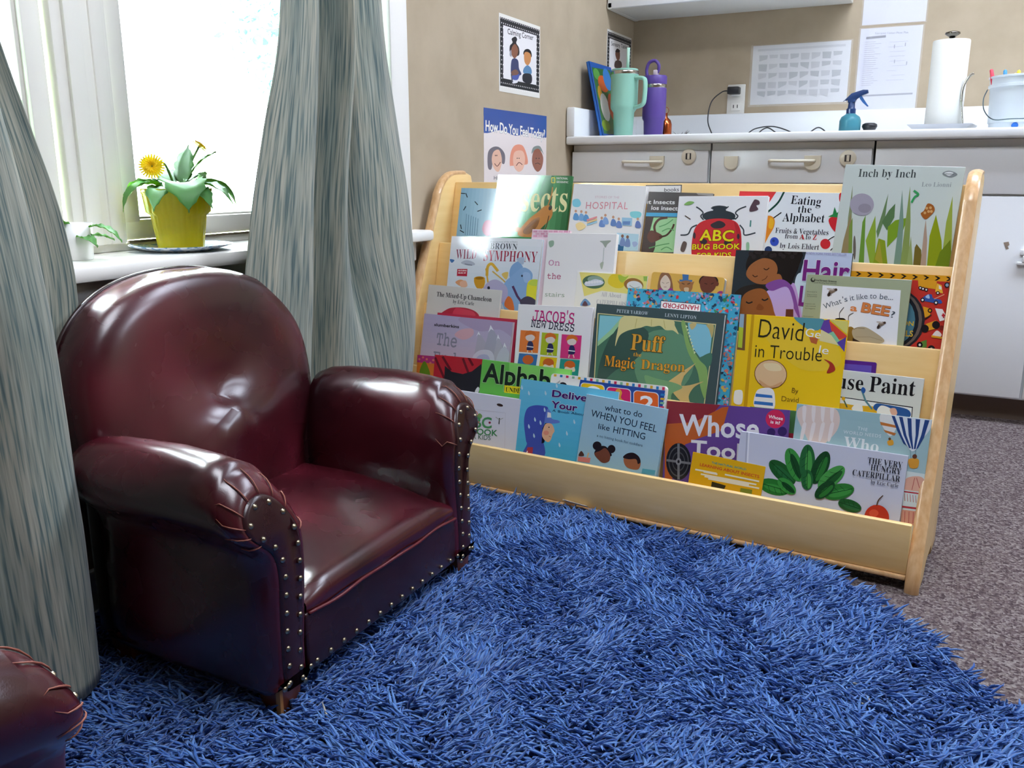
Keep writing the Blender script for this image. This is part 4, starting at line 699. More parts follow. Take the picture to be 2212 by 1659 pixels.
# ---------------------------------------------------------------- second pocket
book('thin dark green book whose top edge shows behind the animal music book', 'B', .010, (1001, 510), (1186, 513), .008, '3a7d4a', None)
def art(a, w, h):
    a.grad(1, [(0, 'cfe0ec'), (.6, 'dfeaf2'), (1, 'f2f6fa')])
    a.T('8a8f98', 'Featuring music of the orchestra', 'S', 1060, 524, 1118, 524, 3.5); a.T('26303c', 'DAN BROWN', 'SR', 1022, 536, 1118, 540, 12, .04)
    a.T('8c3a52', 'WILD', 'SR', 985, 559, 1030, 559, 19, .02); a.T('a02c44', 'SYMPHONY', 'SR', 1043, 563, 1160, 567, 21, .02)
    a.P('c22840', (988, 581), (1010, 581), (1009, 597), (987, 596)); a.T('ffffff', 'FEATURING', 'SX', 990, 586, 1008, 586, 3); a.T('ffffff', 'MUSIC BY', 'SX', 990, 591, 1007, 591, 3)
    a.C('b9c2d0', (996, 568), (1008, 562), (1022, 566), (1026, 572), (1012, 574)); a.L('6a7280', 1.4, (1004, 570), (1020, 573)); a.C('4a7ab4', (972, 560), (982, 562), (976, 568)); a.C('e8a878', (984, 610), (994, 604), (1004, 608), (996, 618)); 
    a.L('e0b23c', 6, (1052, 596), (1054, 576), (1062, 570), (1070, 578), (1076, 586), smooth=True); a.E('d8a02c', 1036, 602, 12, 5); a.C('d8a02c', (1025, 603), (1047, 603), (1044, 622), (1030, 622)); a.E('a87418', 1036, 601, 9, 3)
    a.L('d8b45a', 3, (1064, 586), (1086, 604), (1100, 618)); a.C('e6c66a', (1084, 592), (1098, 588), (1094, 604)); a.L('e0b23c', 3, (1056, 620), (1050, 580))
    a.L('88b0dc', 17, (1126, 570), (1112, 580), (1110, 598), (1126, 606), smooth=True); a.C('8fb6e0', (1106, 596), (1130, 578), (1150, 590), (1148, 616), (1146, 660), (1100, 680), (1082, 640), (1090, 612)); a.C('a6c6ea', (1130, 590), (1144, 590), (1146, 606), (1134, 610)); a.E('303a50', 1128, 596, 2, 2.5); a.C('b8c8dc', (1116, 560), (1132, 556), (1130, 572))
    a.C('b9b4d4', (1040, 640), (1050, 614), (1072, 604), (1096, 622), (1092, 650), (1060, 660)); a.E('2a2a3a', 1056, 622, 3, 3.5); a.C('e4ecf4', (1060, 634), (1078, 628), (1080, 646), (1062, 648))
    a.C('e8e43c', (1140, 662), (1140, 612), (1160, 606), (1170, 640), (1164, 668)); a.C('c9dc54', (1142, 614), (1152, 604), (1164, 606), (1160, 618)); a.L('5a3a64', 5, (1108, 618), (1118, 640), (1128, 654)); a.C('4a4458', (1124, 650), (1140, 640), (1158, 650), (1150, 666), (1130, 664)); a.C('e07a3c', (1090, 660), (1098, 640), (1108, 650), (1110, 672)); a.C('f0c0a0', (994, 610), (1006, 606), (1010, 618), (998, 622))
book('pale blue picture book with a blue elephant and brass horns', 'B', .024, (976, 510), (1171, 517), .013, 'dce8f0', art, spine='20382c')
def art(a, w, h):
    a.up()
    for i in range(3):
        for j in range(8): a.P('e6b4c8' if (i+j) % 2 else 'dd9fb8', (1152+j*11+(i % 2)*5, 498+i*5), (1161+j*11+(i % 2)*5, 498+i*5), (1161+j*11+(i % 2)*5, 502+i*5), (1152+j*11+(i % 2)*5, 502+i*5))
book('pink brick-patterned book whose top edge shows behind the white book', 'B', .012, (1150, 495), (1232, 498), .008, 'f3dbe4', art)
def art(a, w, h):
    a.T('d79ab8', 'On', 'M', 1184, 573, 1210, 574, 12); a.T('c06a86', 'the', 'M', 1181, 602, 1212, 603, 12); a.T('a8b8a4', 'stairs', 'S', 1176, 640, 1220, 642, 10)
    a.C('a9b4a4', (1296, 521), (1306, 520), (1320, 520), (1312, 528), (1308, 535), (1302, 526)); a.L('c4ccc4', 1.5, (1305, 535), (1303, 560), (1300, 580)); a.C('b9c4b0', (1296, 570), (1304, 566), (1300, 582)); a.C('86b490', (1249, 590), (1253, 588), (1253, 596))
    a.C('9cb8a0', (1186, 522), (1196, 520), (1196, 530), (1188, 534))
book('plain white picture book catching the window glare, pages facing right', 'B', .030, (1184, 503), (1333, 505), .012, 'f7f6f4', art, spine='8fa690', pages='8a8460')
def art(a, w, h):
    a.P('f8eb84', (1252, 588), (1402, 594), (1402, 640), (1300, 628), (1262, 640)); a.C('f3d835', (1318, 596), (1336, 590), (1350, 604), (1346, 620), (1330, 622), (1314, 612)); a.C('b7cf4a', (1336, 594), (1350, 598), (1358, 596), (1346, 610), (1338, 606))
    a.E('5a7a5c', 1282.5, 609, 24, 14.5, 4); a.E('9ab4a0', 1286, 604, 17, 8, 4); a.C('dfe6ee', (1263, 611), (1276, 606), (1288, 603), (1304, 609), (1296, 616), (1268, 618)); 
    for i in range(6): a.E('f4f6fa', 1267+i*6, 611-i*.6, 3, 3)
    a.E('a8763c', 1369, 615, 21, 14, 8); a.E('f0ede6', 1371, 618, 17, 11, 8); a.L('b0a898', 1.5, (1360, 616), (1370, 622), (1382, 620), smooth=True); a.P('a9cc5c', (1390, 597), (1400, 597), (1400, 608), (1391, 607))
    a.T('c9c6c4', 'All About', 'SR', 1298, 640, 1342, 644, 9); a.T('c9c6c4', 'CATERPILLARS', 'SR', 1288, 656, 1352, 662, 9); a.C('7aa4cc', (1254, 660), (1264, 645), (1276, 658)); a.C('6a4a54', (1258, 660), (1264, 650), (1270, 660))
book('yellow and white nature book with oval photos of a caterpillar and a cocoon', 'B', .0345, (1248, 587), (1399, 596), .004, 'faf8ec', art, hard=False)
def art(a, w, h):
    a.C('9a6a4a', (1422, 632), (1426, 594), (1440, 588), (1450, 600), (1452, 632)); a.C('f3dcc4', (1427, 606), (1438, 594), (1448, 608), (1446, 624), (1437, 628), (1428, 620)); a.L('9a7a6a', 1, (1430, 610), (1435, 612)); a.L('9a7a6a', 1, (1439, 612), (1445, 610)); a.L('c98a80', 1.4, (1434, 620), (1440, 620)); a.C('a8428c', (1418, 640), (1426, 622), (1437, 630), (1450, 622), (1458, 640))
    a.P('4a7ab0', (1474, 591), (1488, 592), (1487, 606), (1475, 606)); a.P('4a7ab0', (1468, 604), (1496, 605), (1495, 609), (1468, 608)); a.C('b47848', (1470, 610), (1482, 606), (1494, 610), (1496, 622), (1488, 634), (1478, 634), (1468, 622)); a.P('b47848', (1463, 606), (1472, 610), (1470, 618)); a.P('b47848', (1500, 608), (1492, 611), (1496, 618)); a.C('e8c49c', (1478, 622), (1488, 622), (1486, 632), (1480, 632)); a.L('4a2e20', 1.6, (1473, 612), (1479, 614)); a.L('4a2e20', 1.6, (1485, 614), (1491, 612))
    a.E('3a241e', 1531, 608, 21, 15); a.C('7a4030', (1512, 610), (1520, 598), (1536, 595), (1548, 606), (1544, 624), (1530, 634), (1516, 628)); a.E('7a4030', 1549, 613, 4, 5); a.L('3a1e18', 1.4, (1522, 612), (1528, 614)); a.L('3a1e18', 1.4, (1536, 614), (1542, 611))
    a.C('a8428c', (1548, 640), (1552, 630), (1562, 630), (1566, 642))
book('thick orange board book with three cartoon faces along its top', 'B', .032, (1409, 587), (1566, 600), .020, 'f0bd58', art, rnd=.006)
def art(a, w, h):
    a.P('2b343b', (1580, 535), (1744, 540), (1700, 660), (1570, 660)); a.P('c9d4ea', (1744, 535), (1850, 535), (1850, 700), (1700, 700)); a.C('d4e6ee', (1716, 620), (1726, 590), (1760, 600), (1740, 640), (1720, 660))
    # plain stand-in figures: a curly-haired child leaning over a grown-up
    a.C('1f1a1a', (1614, 586), (1616, 556), (1636, 540), (1690, 536), (1732, 544), (1726, 574), (1720, 590), (1712, 604), (1704, 612), (1680, 606), (1650, 600))
    for i in range(16): a.E('2c2526', 1622+i*6.4, 548+7*math.sin(i*1.9), 5, 5)
    for i in range(7): a.E('1f1a1a', 1728-i*4, 552+i*10, 7, 6)
    a.C('c9a4d8', (1700, 640), (1716, 612), (1732, 680), (1730, 700), (1690, 700)); a.C('a8683c', (1612, 592), (1622, 572), (1648, 558), (1672, 564), (1680, 584), (1668, 610), (1642, 614), (1622, 606))
    a.C('a8683c', (1660, 600), (1684, 592), (1690, 610), (1676, 626), (1660, 618)); a.C('8a52a0', (1654, 616), (1680, 604), (1700, 608), (1716, 630), (1728, 690), (1700, 640), (1672, 634)); a.C('cbb0e4', (1656, 634), (1672, 628), (1700, 620), (1712, 646), (1714, 668), (1700, 670), (1700, 700), (1672, 700)); a.P('6b3a2a', (1698, 668), (1714, 668), (1714, 700), (1696, 700))
    a.L('3a2016', 2, (1626, 594), (1631, 598), (1637, 596), smooth=True); a.L('3a2016', 2, (1650, 580), (1656, 583), (1662, 579), smooth=True); a.L('6a3a20', 1.6, (1646, 606), (1654, 602), (1658, 596), smooth=True)
    a.C('2a2422', (1585, 640), (1600, 622), (1634, 614), (1654, 622), (1640, 640), (1600, 650)); a.C('9c5e30', (1600, 660), (1608, 636), (1632, 624), (1652, 626), (1664, 644), (1672, 672), (1674, 700), (1600, 700)); a.L('2a2422', 3, (1612, 652), (1618, 655), (1626, 652), smooth=True); a.L('2a2422', 3, (1646, 646), (1652, 649), (1660, 645), smooth=True); a.C('8a4e28', (1634, 668), (1640, 656), (1650, 664), (1646, 670))
    a.T('8f8ab4', 'A NEW YORK TIMES BESTSELLER', 'S', 1741, 549, 1829, 553, 4.5); a.T('7a2a7c', 'Hair', 'SX', 1730, 605, 1832, 609, 46, out='eef0f8', ow=.02); a.T('7a2a7c', 'Love', 'SX', 1722, 659, 1820, 665, 44)
book('dark and lilac hardcover with a curly-haired child hugging a grown-up', 'B', .024, (1590, 540), (1842, 547), .009, '2b343b', art)
def art(a, w, h):
    a.P('c8392f', (1836, 580), (2060, 590), (2060, 770), (1836, 770)); a.P('e0a024', (1836, 580), (2060, 590), (2060, 609), (1836, 599))
    for i in range(9): x = 1848+i*24.4; y = 587+i*1.35; a.P('201a18', (x, y), (x+5, y), (x+13, y+4.5), (x+5, y+9.5), (x, y+9.5), (x+7, y+4.8))
    a.E('2e2a30', 1936, 690, 62, 66); a.E('6b6058', 1934, 690, 58, 63); a.E('20242c', 1930, 690, 55, 61); a.E('4f7f90', 1925, 690, 52, 57); a.T('d8b43c', 'ON', 'SX', 1948, 702, 1974, 704, 10); a.T('d8b43c', 'WHEELS', 'SX', 1908, 724, 1972, 727, 13)
    a.P('e6a428', (1983, 602), (2024, 608), (2021, 625), (1984, 619)); a.P('f0b83c', (2024, 612), (2034, 616), (2037, 634), (2020, 630)); a.P('e8e4dc', (2028, 616), (2034, 620), (2034, 626), (2028, 624))
    for x, y in ((1988, 622), (1994, 624), (2001, 626), (2026, 633)): a.E('2a2020', x, y, 4); a.E('f0e8e8', x, y, 2)
    a.C('3a5aa4', (1989, 648), (2000, 638), (2012, 636), (2016, 644), (2032, 648), (2032, 656), (1994, 650)); a.C('a9c8e8', (1999, 642), (2006, 636), (2008, 645)); a.L('e89a7a', 2, (2018, 646), (2040, 636))
    for x, y in ((1993, 648), (2022, 654)): a.E('201c20', x, y, 4.6); a.E('f4f0f0', x, y, 2.4)
    a.P('e6a428', (1994, 662), (2008, 666), (2010, 682), (1998, 686)); a.E('2a2020', 2009, 671, 5); a.E('e6a428', 2009, 671, 2.5); a.L('3a2420', 3, (1998, 690), (2012, 680)); a.P('f2f0f0', (2020, 666), (2036, 668), (2048, 690), (2030, 694)); a.P('c8303c', (2034, 680), (2041, 679), (2042, 683), (2035, 684)); a.P('c8303c', (2036, 677), (2039, 677), (2040, 687), (2037, 687))
    a.P('e6a42c', (2000, 700), (2022, 692), (2022, 710), (1998, 716)); a.E('201c20', 2022, 702, 8.5); a.E('201c20', 1998, 710, 8.5); a.E('7a2420', 2034, 708, 5)
    a.C('f0e8e4', (2014, 724), (2024, 714), (2034, 722), (2030, 728), (2016, 726)); a.P('e6a42c', (2012, 724), (2036, 728), (2034, 732), (2012, 729)); a.P('5f8a3c', (1990, 738), (2002, 734), (2002, 750), (1986, 752)); a.E('201c20', 1987, 745, 6.5); a.E('e8e8e4', 1987, 745, 2.6); a.E('201c20', 2012, 754, 8); a.E('e8e8e4', 2012, 754, 3); a.E('2a2428', 2046, 616, 6); a.E('8fa4c0', 2046, 616, 3.5)
book('red vehicle book with a yellow and black arrow border at the right end', 'B', .012, (1838, 585), (2053, 596), .007, 'c8392f', art)
def art(a, w, h):
    a.P('f1f3f6', (1777, 616), (1946, 627), (1936, 760), (1766, 745)); a.E('3a3a34', 1756, 604.5, 5, 5); a.E('a9b291', 1757, 603, 3, 3); a.T('4a4c40', 'RiverStream Science', 'SX', 1758, 606.5, 1807, 610, 4); a.T('5a5c50', 'Good Reading Real Learning', 'S', 1758, 611.5, 1807, 614, 3)
    for i, (x, y, t) in enumerate(((1743, 631, 'Illustrated in'), (1743, 637, 'Diagram from'), (1743, 641, 'Scientists'), (1739, 657, 'Integration with'), (1740, 662, 'Informational'), (1739, 667, 'Images'), (1735, 684, 'Illustrations'))): a.T('6a6c5c', t, 'S', x, y, x+22, y+1, 2.6)
    s = "What's it like to be..."
    pts = [(1782, 667), (1800, 660), (1812, 656), (1822, 654), (1831, 652), (1838, 650), (1850, 648)]
    for t, x0, y0, x1, y1 in (('What', 1781, 668, 1819, 655), ("'s", 1820, 653, 1832, 651), ('it', 1836, 650, 1846, 648), ('like', 1850, 648, 1875, 645), ('to', 1879, 645, 1894, 645), ('be...', 1899, 646, 1930, 648)): a.T('5f6a74', t, 'S', x0, y0, x1, y1, 12)
    a.T('e28a4c', 'a', 'SX', 1836, 671, 1851, 672.5, 15); a.T('e28a4c', 'BEE', 'SX', 1858, 673, 1920, 683, 21, out='b86a38', ow=.03); a.T('4c5862', '?', 'S', 1921, 685, 1933, 687, 14)
    for (x, y, k) in ((1798, 629, 1), (1904, 700, .9)):
        a.E('8a7a6a', x, y, 9*k, 4.5*k, -25); a.E('3a2e2a', x-7*k, y+7*k, 5*k, 3.4*k, -60); a.E('c9beb4', x-4*k, y-4*k, 8*k, 2.2*k, 10); a.L('5a4a40', .9, (x, y+2), (x-3, y+10*k)); a.E('4a3a30', x+8*k, y-3*k, 3*k, 3*k)
    a.L('3a3a3a', 1.3, (1814, 688), (1814, 676), (1823, 664), smooth=True); a.L('3a3a3a', 1.3, (1833, 694), (1834, 682), (1844, 676), smooth=True); a.C('2c241e', (1804, 690), (1812, 687), (1824, 688), (1828, 696), (1812, 700)); a.C('8a6c30', (1828, 712), (1840, 706), (1850, 720), (1842, 740), (1828, 742)); a.C('b9ab8c', (1842, 712), (1866, 706), (1890, 718), (1910, 734), (1902, 742), (1870, 744), (1846, 732)); a.L('8a7c60', 1.2, (1844, 712), (1852, 708), (1868, 710)); a.L('a0916e', 1, (1848, 728), (1880, 728), (1906, 736)); a.P('3a2c24', (1842, 730), (1866, 742), (1842, 744))
e = book('grey-green framed book with bees and orange capital letters', 'B', .031, (1744, 592), (1970, 605), .006, 'a9b291', art)
# ---------------------------------------------------------------- third pocket
def art(a, w, h):
    a.T('2a2a2c', 'The Mixed-Up Chameleon', 'SB', 943, 640, 1062, 652, 9.5); a.T('4a4a4c', 'by Eric Carle', 'SR', 978, 655, 1024, 660, 7.5)
    a.C('b83448', (950, 684), (966, 668), (985, 664), (1010, 666), (1030, 675), (1032, 688), (990, 700)); a.C('d8465c', (980, 684), (984, 666), (1000, 667), (1022, 673), (1024, 684))
book('cream book with a small black title over a red shape, left of the third row', 'C', .010, (926, 614.5), (1083, 627), .006, 'd9d7d0', art)
book('red book whose top edge shows behind the lilac mountain book', 'C', .020, (945, 675), (1116, 690), .009, 'b8304a', None)
def art(a, w, h):
    a.grad(1, [(0, 'cfc4c8'), (.5, 'c9bfd2'), (1, 'b9b0d0')]); a.C('b4a4c4', (990, 690), (1010, 682), (1050, 690), (1112, 690), (1112, 730), (1080, 712), (1040, 716), (1008, 704)); a.C('dcb0ba', (982, 724), (996, 712), (1020, 710), (1022, 724), (1002, 734))
    for c, P in (('b7b6c6', ((1020, 790), (1034, 716), (1052, 744), (1066, 790))), ('b1b2c4', ((1036, 790), (1060, 702), (1088, 750), (1098, 790))), ('bcbccb', ((1062, 790), (1076, 722), (1098, 790))), ('c2c2d0', ((1078, 790), (1090, 740), (1104, 790)))): a.P(c, *P)
    for P in (((1034, 716), (1038, 724), (1033, 722), (1029, 727)), ((1060, 702), (1067, 714), (1061, 711), (1055, 718)), ((1076, 722), (1080, 733), (1075, 730), (1072, 737)), ((1090, 740), (1095, 752), (1090, 748), (1086, 754))): a.P('eef0f6', *P)
    a.C('d5d8e6', (1020, 776), (1026, 764), (1040, 756), (1060, 758), (1068, 774), (1064, 800), (1018, 800)); a.C('b4bcdc', (1028, 776), (1040, 766), (1056, 770), (1058, 800), (1026, 800)); a.C('c8ccda', (1074, 770), (1088, 750), (1100, 762), (1104, 800), (1072, 800))
    a.T('2c2c34', 'slumberkins', 'SX', 938, 704, 992, 709, 6.5); a.T('8c8ea0', 'The', 'M', 941, 744, 987, 751, 27); a.T('8c8ea0', 'End', 'M', 934, 783, 985, 790, 26)
book('lilac picture book with pale snow-topped mountains', 'C', .029, (917, 677), (1108, 696), .010, 'cbbfca', art, spine='c9bcd0')
def art(a, w, h):
    a.T('c9307c', "JACOB'S", 'M', 1149, 692, 1241, 700, 24); a.T('343444', 'NEW DRESS', 'M', 1146, 706, 1241, 717, 17)
    for c, (x0, y0, x1, y1) in (('f0843c', (1123, 713, 1166, 760)), ('b4c42c', (1169, 718, 1207, 766)), ('e03c84', (1212, 722, 1257, 773)), ('3a78b8', (1120, 763, 1162, 788)), ('f0c820', (1166, 770, 1204, 795)), ('2c9890', (1209, 775, 1253, 810))):
        a.P(c, (x0+2, y0), (x1, y0+3), (x1-4, y1+3), (x0-2, y1)); 
        cx, cy = (x0+x1)/2, y0+(11 if y0 < 750 else 14)
        if y0 < 750:
            a.E('e8d8d0', cx+1, cy+5, 10, 8); a.C('e0742c', (cx-11, cy+3), (cx-8, cy-7), (cx+2, cy-10), (cx+12, cy-5), (cx+13, cy+4), (cx+5, cy-1), (cx-4, cy)); a.C('303060', (cx-6, cy+26), (cx-3, cy+14), (cx+5, cy+14), (cx+8, cy+24), (cx+6, cy+32), (cx-6, cy+32)); a.L('f0f0f4', 2, (cx-7, cy+24), (cx+8, cy+26)); a.L('f3dcc8', 2, (cx-4, cy+33), (cx-6, cy+40)); a.L('f3dcc8', 2, (cx+4, cy+33), (cx+6, cy+40))
        else: a.E('d8682c', cx, cy, 12, 10); a.C('f3ddca', (cx-10, cy+10), (cx-8, cy+3), (cx+2, cy+6), (cx+10, cy+4), (cx+10, cy+14)) if y0 > 765 else None
book('white book with a pink slab title over six small coloured picture squares', 'C', .034, (1120, 657), (1281, 664), .013, 'f6f5f5', art)
def art(a, w, h):
    a.P('49b4d8', (1340, 600), (1620, 600), (1620, 900), (1340, 900)); scatter(a, ['2a6a8c', '1f4f78', 'd87a6a', '9a84c0', '3c8a5c', 'd8404c', 'e0c060', 'c8b4d0', '2c3c50', '77c8e8', 'b98c74', '4a90c0'], 1500, w, h, .0022, .0056, 4)
    a.P('2c5068', (1427.5, 649), (1515.5, 656.5), (1514, 675), (1426.5, 668)); a.P('f6f4f4', (1429, 650.5), (1514, 658), (1512.5, 673.5), (1428, 666)); a.T('b83a4e', 'HANDFORD', 'SX', 1511, 660.5, 1432, 654, -11, .02)
book('busy bright blue patterned book set upside down behind the dark green hardcover', 'C', .008, (1357, 622), (1600, 637), .006, '49b4d8', art)
def art(a, w, h):
    a.P('e0d89c', (1291, 676), (1547, 700), (1520, 890), (1280, 870)); a.P('4f7a64', (1293, 678), (1545, 702), (1518, 890), (1282, 870)); a.C('6a9a78', (1400, 720), (1470, 720), (1500, 780), (1470, 840), (1400, 850), (1370, 790)); a.C('3f5c52', (1340, 700), (1400, 716), (1380, 770), (1330, 800), (1292, 830), (1300, 770))
    a.P('8fd4dc', (1296, 681), (1344, 684), (1320, 716), (1291, 742)); a.P('a4d4a0', (1344, 684), (1350, 685), (1325, 720), (1291, 748), (1291, 738), (1320, 712))
    a.C('e6dc9a', (1329, 748), (1334, 716), (1346, 684), (1400, 686), (1452, 692), (1458, 704), (1466, 722), (1454, 714), (1438, 713), (1426, 704), (1410, 706), (1396, 704), (1384, 708), (1368, 711), (1352, 716), (1338, 726)); 
    for p in (((1376, 688), (1372, 708)), ((1408, 690), (1407, 704)), ((1434, 692), (1437, 710))): a.L('c9bc74', 1.4, *p)
    a.P('8ccfe0', (1486, 697), (1540, 703), (1534, 762), (1512, 772), (1496, 750), (1488, 720)); a.C('d8c484', (1490, 700), (1504, 698), (1502, 706), (1494, 712)); a.C('c8b878', (1526, 702), (1542, 703), (1538, 730), (1532, 712)); a.C('4f7f68', (1512, 776), (1524, 766), (1538, 764), (1534, 790), (1514, 790))
    a.C('8fb86a', (1472, 696), (1480, 696), (1490, 740), (1510, 776), (1528, 800), (1524, 860), (1514, 840), (1506, 800), (1486, 760), (1476, 720)); 
    for i in range(9): a.P('dceabc', (1481+i*2.2, 702+i*7), (1486+i*2.2, 705+i*7), (1482+i*2.2, 709+i*7))
    a.P('e2c27c', (1444, 824), (1478, 800), (1504, 784), (1478, 812), (1472, 828), (1472, 836)); a.C('dcc07c', (1452, 838), (1490, 832), (1520, 824), (1500, 836), (1488, 856), (1492, 880), (1466, 862)); a.C('7fae7c', (1392, 812), (1420, 818), (1460, 828), (1474, 838), (1452, 850), (1446, 870), (1410, 850))
    a.T('e6a83c', 'Puff', 'SB', 1361, 755, 1432, 762, 33, out='4a4a28', ow=.02); a.T('e6a83c', 'the', 'SB', 1368, 769, 1386, 771, 8); a.T('e8a038', 'Magic', 'SB', 1305, 790, 1372, 797, 22, out='4a4428', ow=.02); a.T('e6a83c', 'Dragon', 'SB', 1384, 797, 1480, 803, 20, out='4f5a34', ow=.02)
    a.T('cfe0e4', 'PETER YARROW', 'SR', 1332, 675, 1400, 681, 7, .04); a.T('cfe0e4', 'LENNY LIPTON', 'SR', 1436, 684, 1505, 690, 7, .04)
book('large dark green hardcover with a golden title and yellow scalloped shapes', 'C', .030, (1289, 656), (1566, 677), .020, '44585a', art)
def art(a, w, h):
    a.C('f2cc38', (1640, 700), (1700, 690), (1800, 740), (1812, 790), (1740, 800), (1680, 760)); a.P('d2a018', (1624, 676), (1630, 676), (1614, 880), (1606, 880)); a.P('7a5634', (1598, 676), (1613, 677), (1609, 757), (1592, 755)); a.P('9ab8c8', (1597, 678), (1608, 678), (1606, 710), (1596, 710)); a.P('b8cc3c', (1596, 706), (1606, 708), (1603, 752), (1594, 750))
    a.C('5a9aa4', (1716, 684), (1780, 690), (1770, 712), (1752, 712), (1740, 708)); a.P('6a4aa0', (1780, 692), (1792, 690), (1800, 726), (1772, 712)); a.P('e04c3c', (1791, 692), (1832, 728), (1810, 734), (1796, 714)); a.P('dcd474', (1792, 690), (1832, 694), (1832, 724)); a.P('8cc8a0', (1790, 720), (1800, 716), (1818, 742), (1810, 748)); a.P('e8dca4', (1774, 712), (1796, 724), (1812, 746), (1770, 736)); a.P('5c48a0', (1808, 740), (1828, 728), (1824, 760)); a.P('c86a3c', (1748, 728), (1768, 730), (1764, 744), (1752, 740)); a.C('b03a2c', (1786, 806), (1792, 788), (1780, 776), (1798, 784), (1804, 800))
    a.T('2c2a1c', 'David', 'ST', 1634, 728, 1737, 738, 40); a.T('2c2a1c', 'in Trouble', 'ST', 1628, 771, 1776, 781, 28); a.T('fbfbf4', 'Ge', 'S', 1737, 725, 1772, 732, 18); a.T('fbfbf4', 'le', 'S', 1766, 762, 1790, 766, 17)
    # plain stand-ins: a peach ball above a blue and white striped cloth
    a.E('7a4a28', 1665, 808, 35.5, 31, 8); a.E('eac494', 1665, 808, 34, 29.5, 8); a.C('f2dcae', (1650, 786), (1680, 786), (1688, 800), (1660, 800)); a.C('dca878', (1640, 820), (1664, 834), (1690, 824), (1680, 836), (1650, 836)); 
    a.C('f4f4f4', (1630, 878), (1634, 846), (1650, 838), (1668, 840), (1674, 856), (1670, 884)); a.P('3a78c8', (1633, 850), (1668, 854), (1669, 860), (1632, 857)); a.P('3a78c8', (1630, 866), (1670, 870), (1670, 877), (1629, 873))
    a.T('6a4c1c', 'By', 'ST', 1709, 848, 1724, 850, 11); a.T('6a4c1c', 'David', 'ST', 1687, 866, 1726, 870, 11); a.C('f6f4ea', (1586, 850), (1590, 843), (1604, 845), (1602, 872), (1586, 870))
book('yellow book with hand-drawn lettering, a peach ball and a striped cloth', 'C', .026, (1599, 678), (1833, 692), .009, 'f6cc20', art)
book('small purple book peeping out behind the yellow one', 'C', .006, (1788, 774), (1894, 783), .005, '5c2a8c', lambda a, w, h: a.P('6a54b8', (1790, 783), (1883, 790), (1880, 830), (1788, 830)), rnd=.004)
def art(a, w, h):
    a.T('1c1c20', 'Mouse Paint', 'SB', 1748, 832, 1976, 856, 31); a.P('24242c', (1741, 846), (1972, 879), (1968, 930), (1735, 930)); a.P('eef0ee', (1743, 848), (1970, 881), (1966, 930), (1737, 930))
    a.C('cc3440', (1742, 852), (1780, 856), (1812, 862), (1806, 872), (1780, 872), (1742, 868)); a.C('e4b020', (1810, 872), (1850, 876), (1894, 880), (1890, 900), (1830, 900)); a.C('f4f1ea', (1840, 884), (1850, 872), (1862, 876), (1862, 892)); a.C('2c5c9c', (1890, 886), (1892, 872), (1914, 874), (1960, 884), (1966, 900), (1940, 900)); a.C('f0ece4', (1760, 878), (1770, 868), (1790, 872), (1792, 884)); a.C('f4f1ea', (1894, 890), (1904, 876), (1926, 884), (1936, 900), (1906, 908)); a.C('e8b49c', (1922, 884), (1934, 882), (1938, 894), (1928, 898))
    a.L('5a8a94', 4, (1862, 844), (1870, 866), (1884, 884)); a.C('2c5ca4', (1860, 843), (1864, 836), (1870, 842), (1866, 850)); a.L('5a6a48', 3, (1822, 862), (1830, 880)); a.E('e4b020', 1822, 861, 4)
book('cream book with a large black serif title over red, yellow and blue shapes', 'C', .020, (1735, 789.5), (1997, 818), .008, 'dcdfd8', art)
# ---------------------------------------------------------------- bottom tray
def art(a, w, h):
    a.P('b83a78', (895, 760), (950, 766), (946, 786), (895, 782)); a.C('6a8c24', (917, 780), (926, 796), (929, 812), (918, 826), (907, 812), (908, 796))
    for x, y in ((906, 776), (922, 776), (936, 778), (914, 772), (930, 784)): a.E('e07a6c', x, y, 2.4)
book('small orange and pink book with a green drop at the far left of the tray', 'D', .012, (902, 766.5), (946, 770), .006, 'e07c30', art)
def art(a, w, h):
    for p in (((940, 772), (962, 822)), ((956, 770), (974, 800)), ((1000, 774), (1012, 806)), ((1012, 772), (1022, 790))): a.L('6e1424', 5, *p)
    a.P('25232b', (961, 790), (976, 803), (1000, 808), (1020, 802), (1040, 786), (1048, 860), (958, 860)); a.C('eef2f2', (1026, 846), (1032, 836), (1036, 840), (1032, 850))
book('red book with a black cat head silhouette behind the armchair arm', 'D', .018, (939.5, 766), (1043, 776), .008, 'c22634', art)
def art(a, w, h):
    a.P('8ad86a', (1100, 775), (1240, 790), (1240, 830), (1100, 820)); a.T('16261a', 'Alphabet', 'SX', 1044, 824, 1232, 848, 43, out='c4f0a8', ow=.02); a.P('f0e020', (1090, 832), (1160, 840), (1158, 856), (1089, 848)); a.T('1c1c16', 'UNDER', 'SB', 1092, 846, 1132, 850.5, 9.5)
book('bright green book with tall black letters and a yellow strip', 'D', .025, (1042, 776), (1233, 799), .008, '6cc454', art)
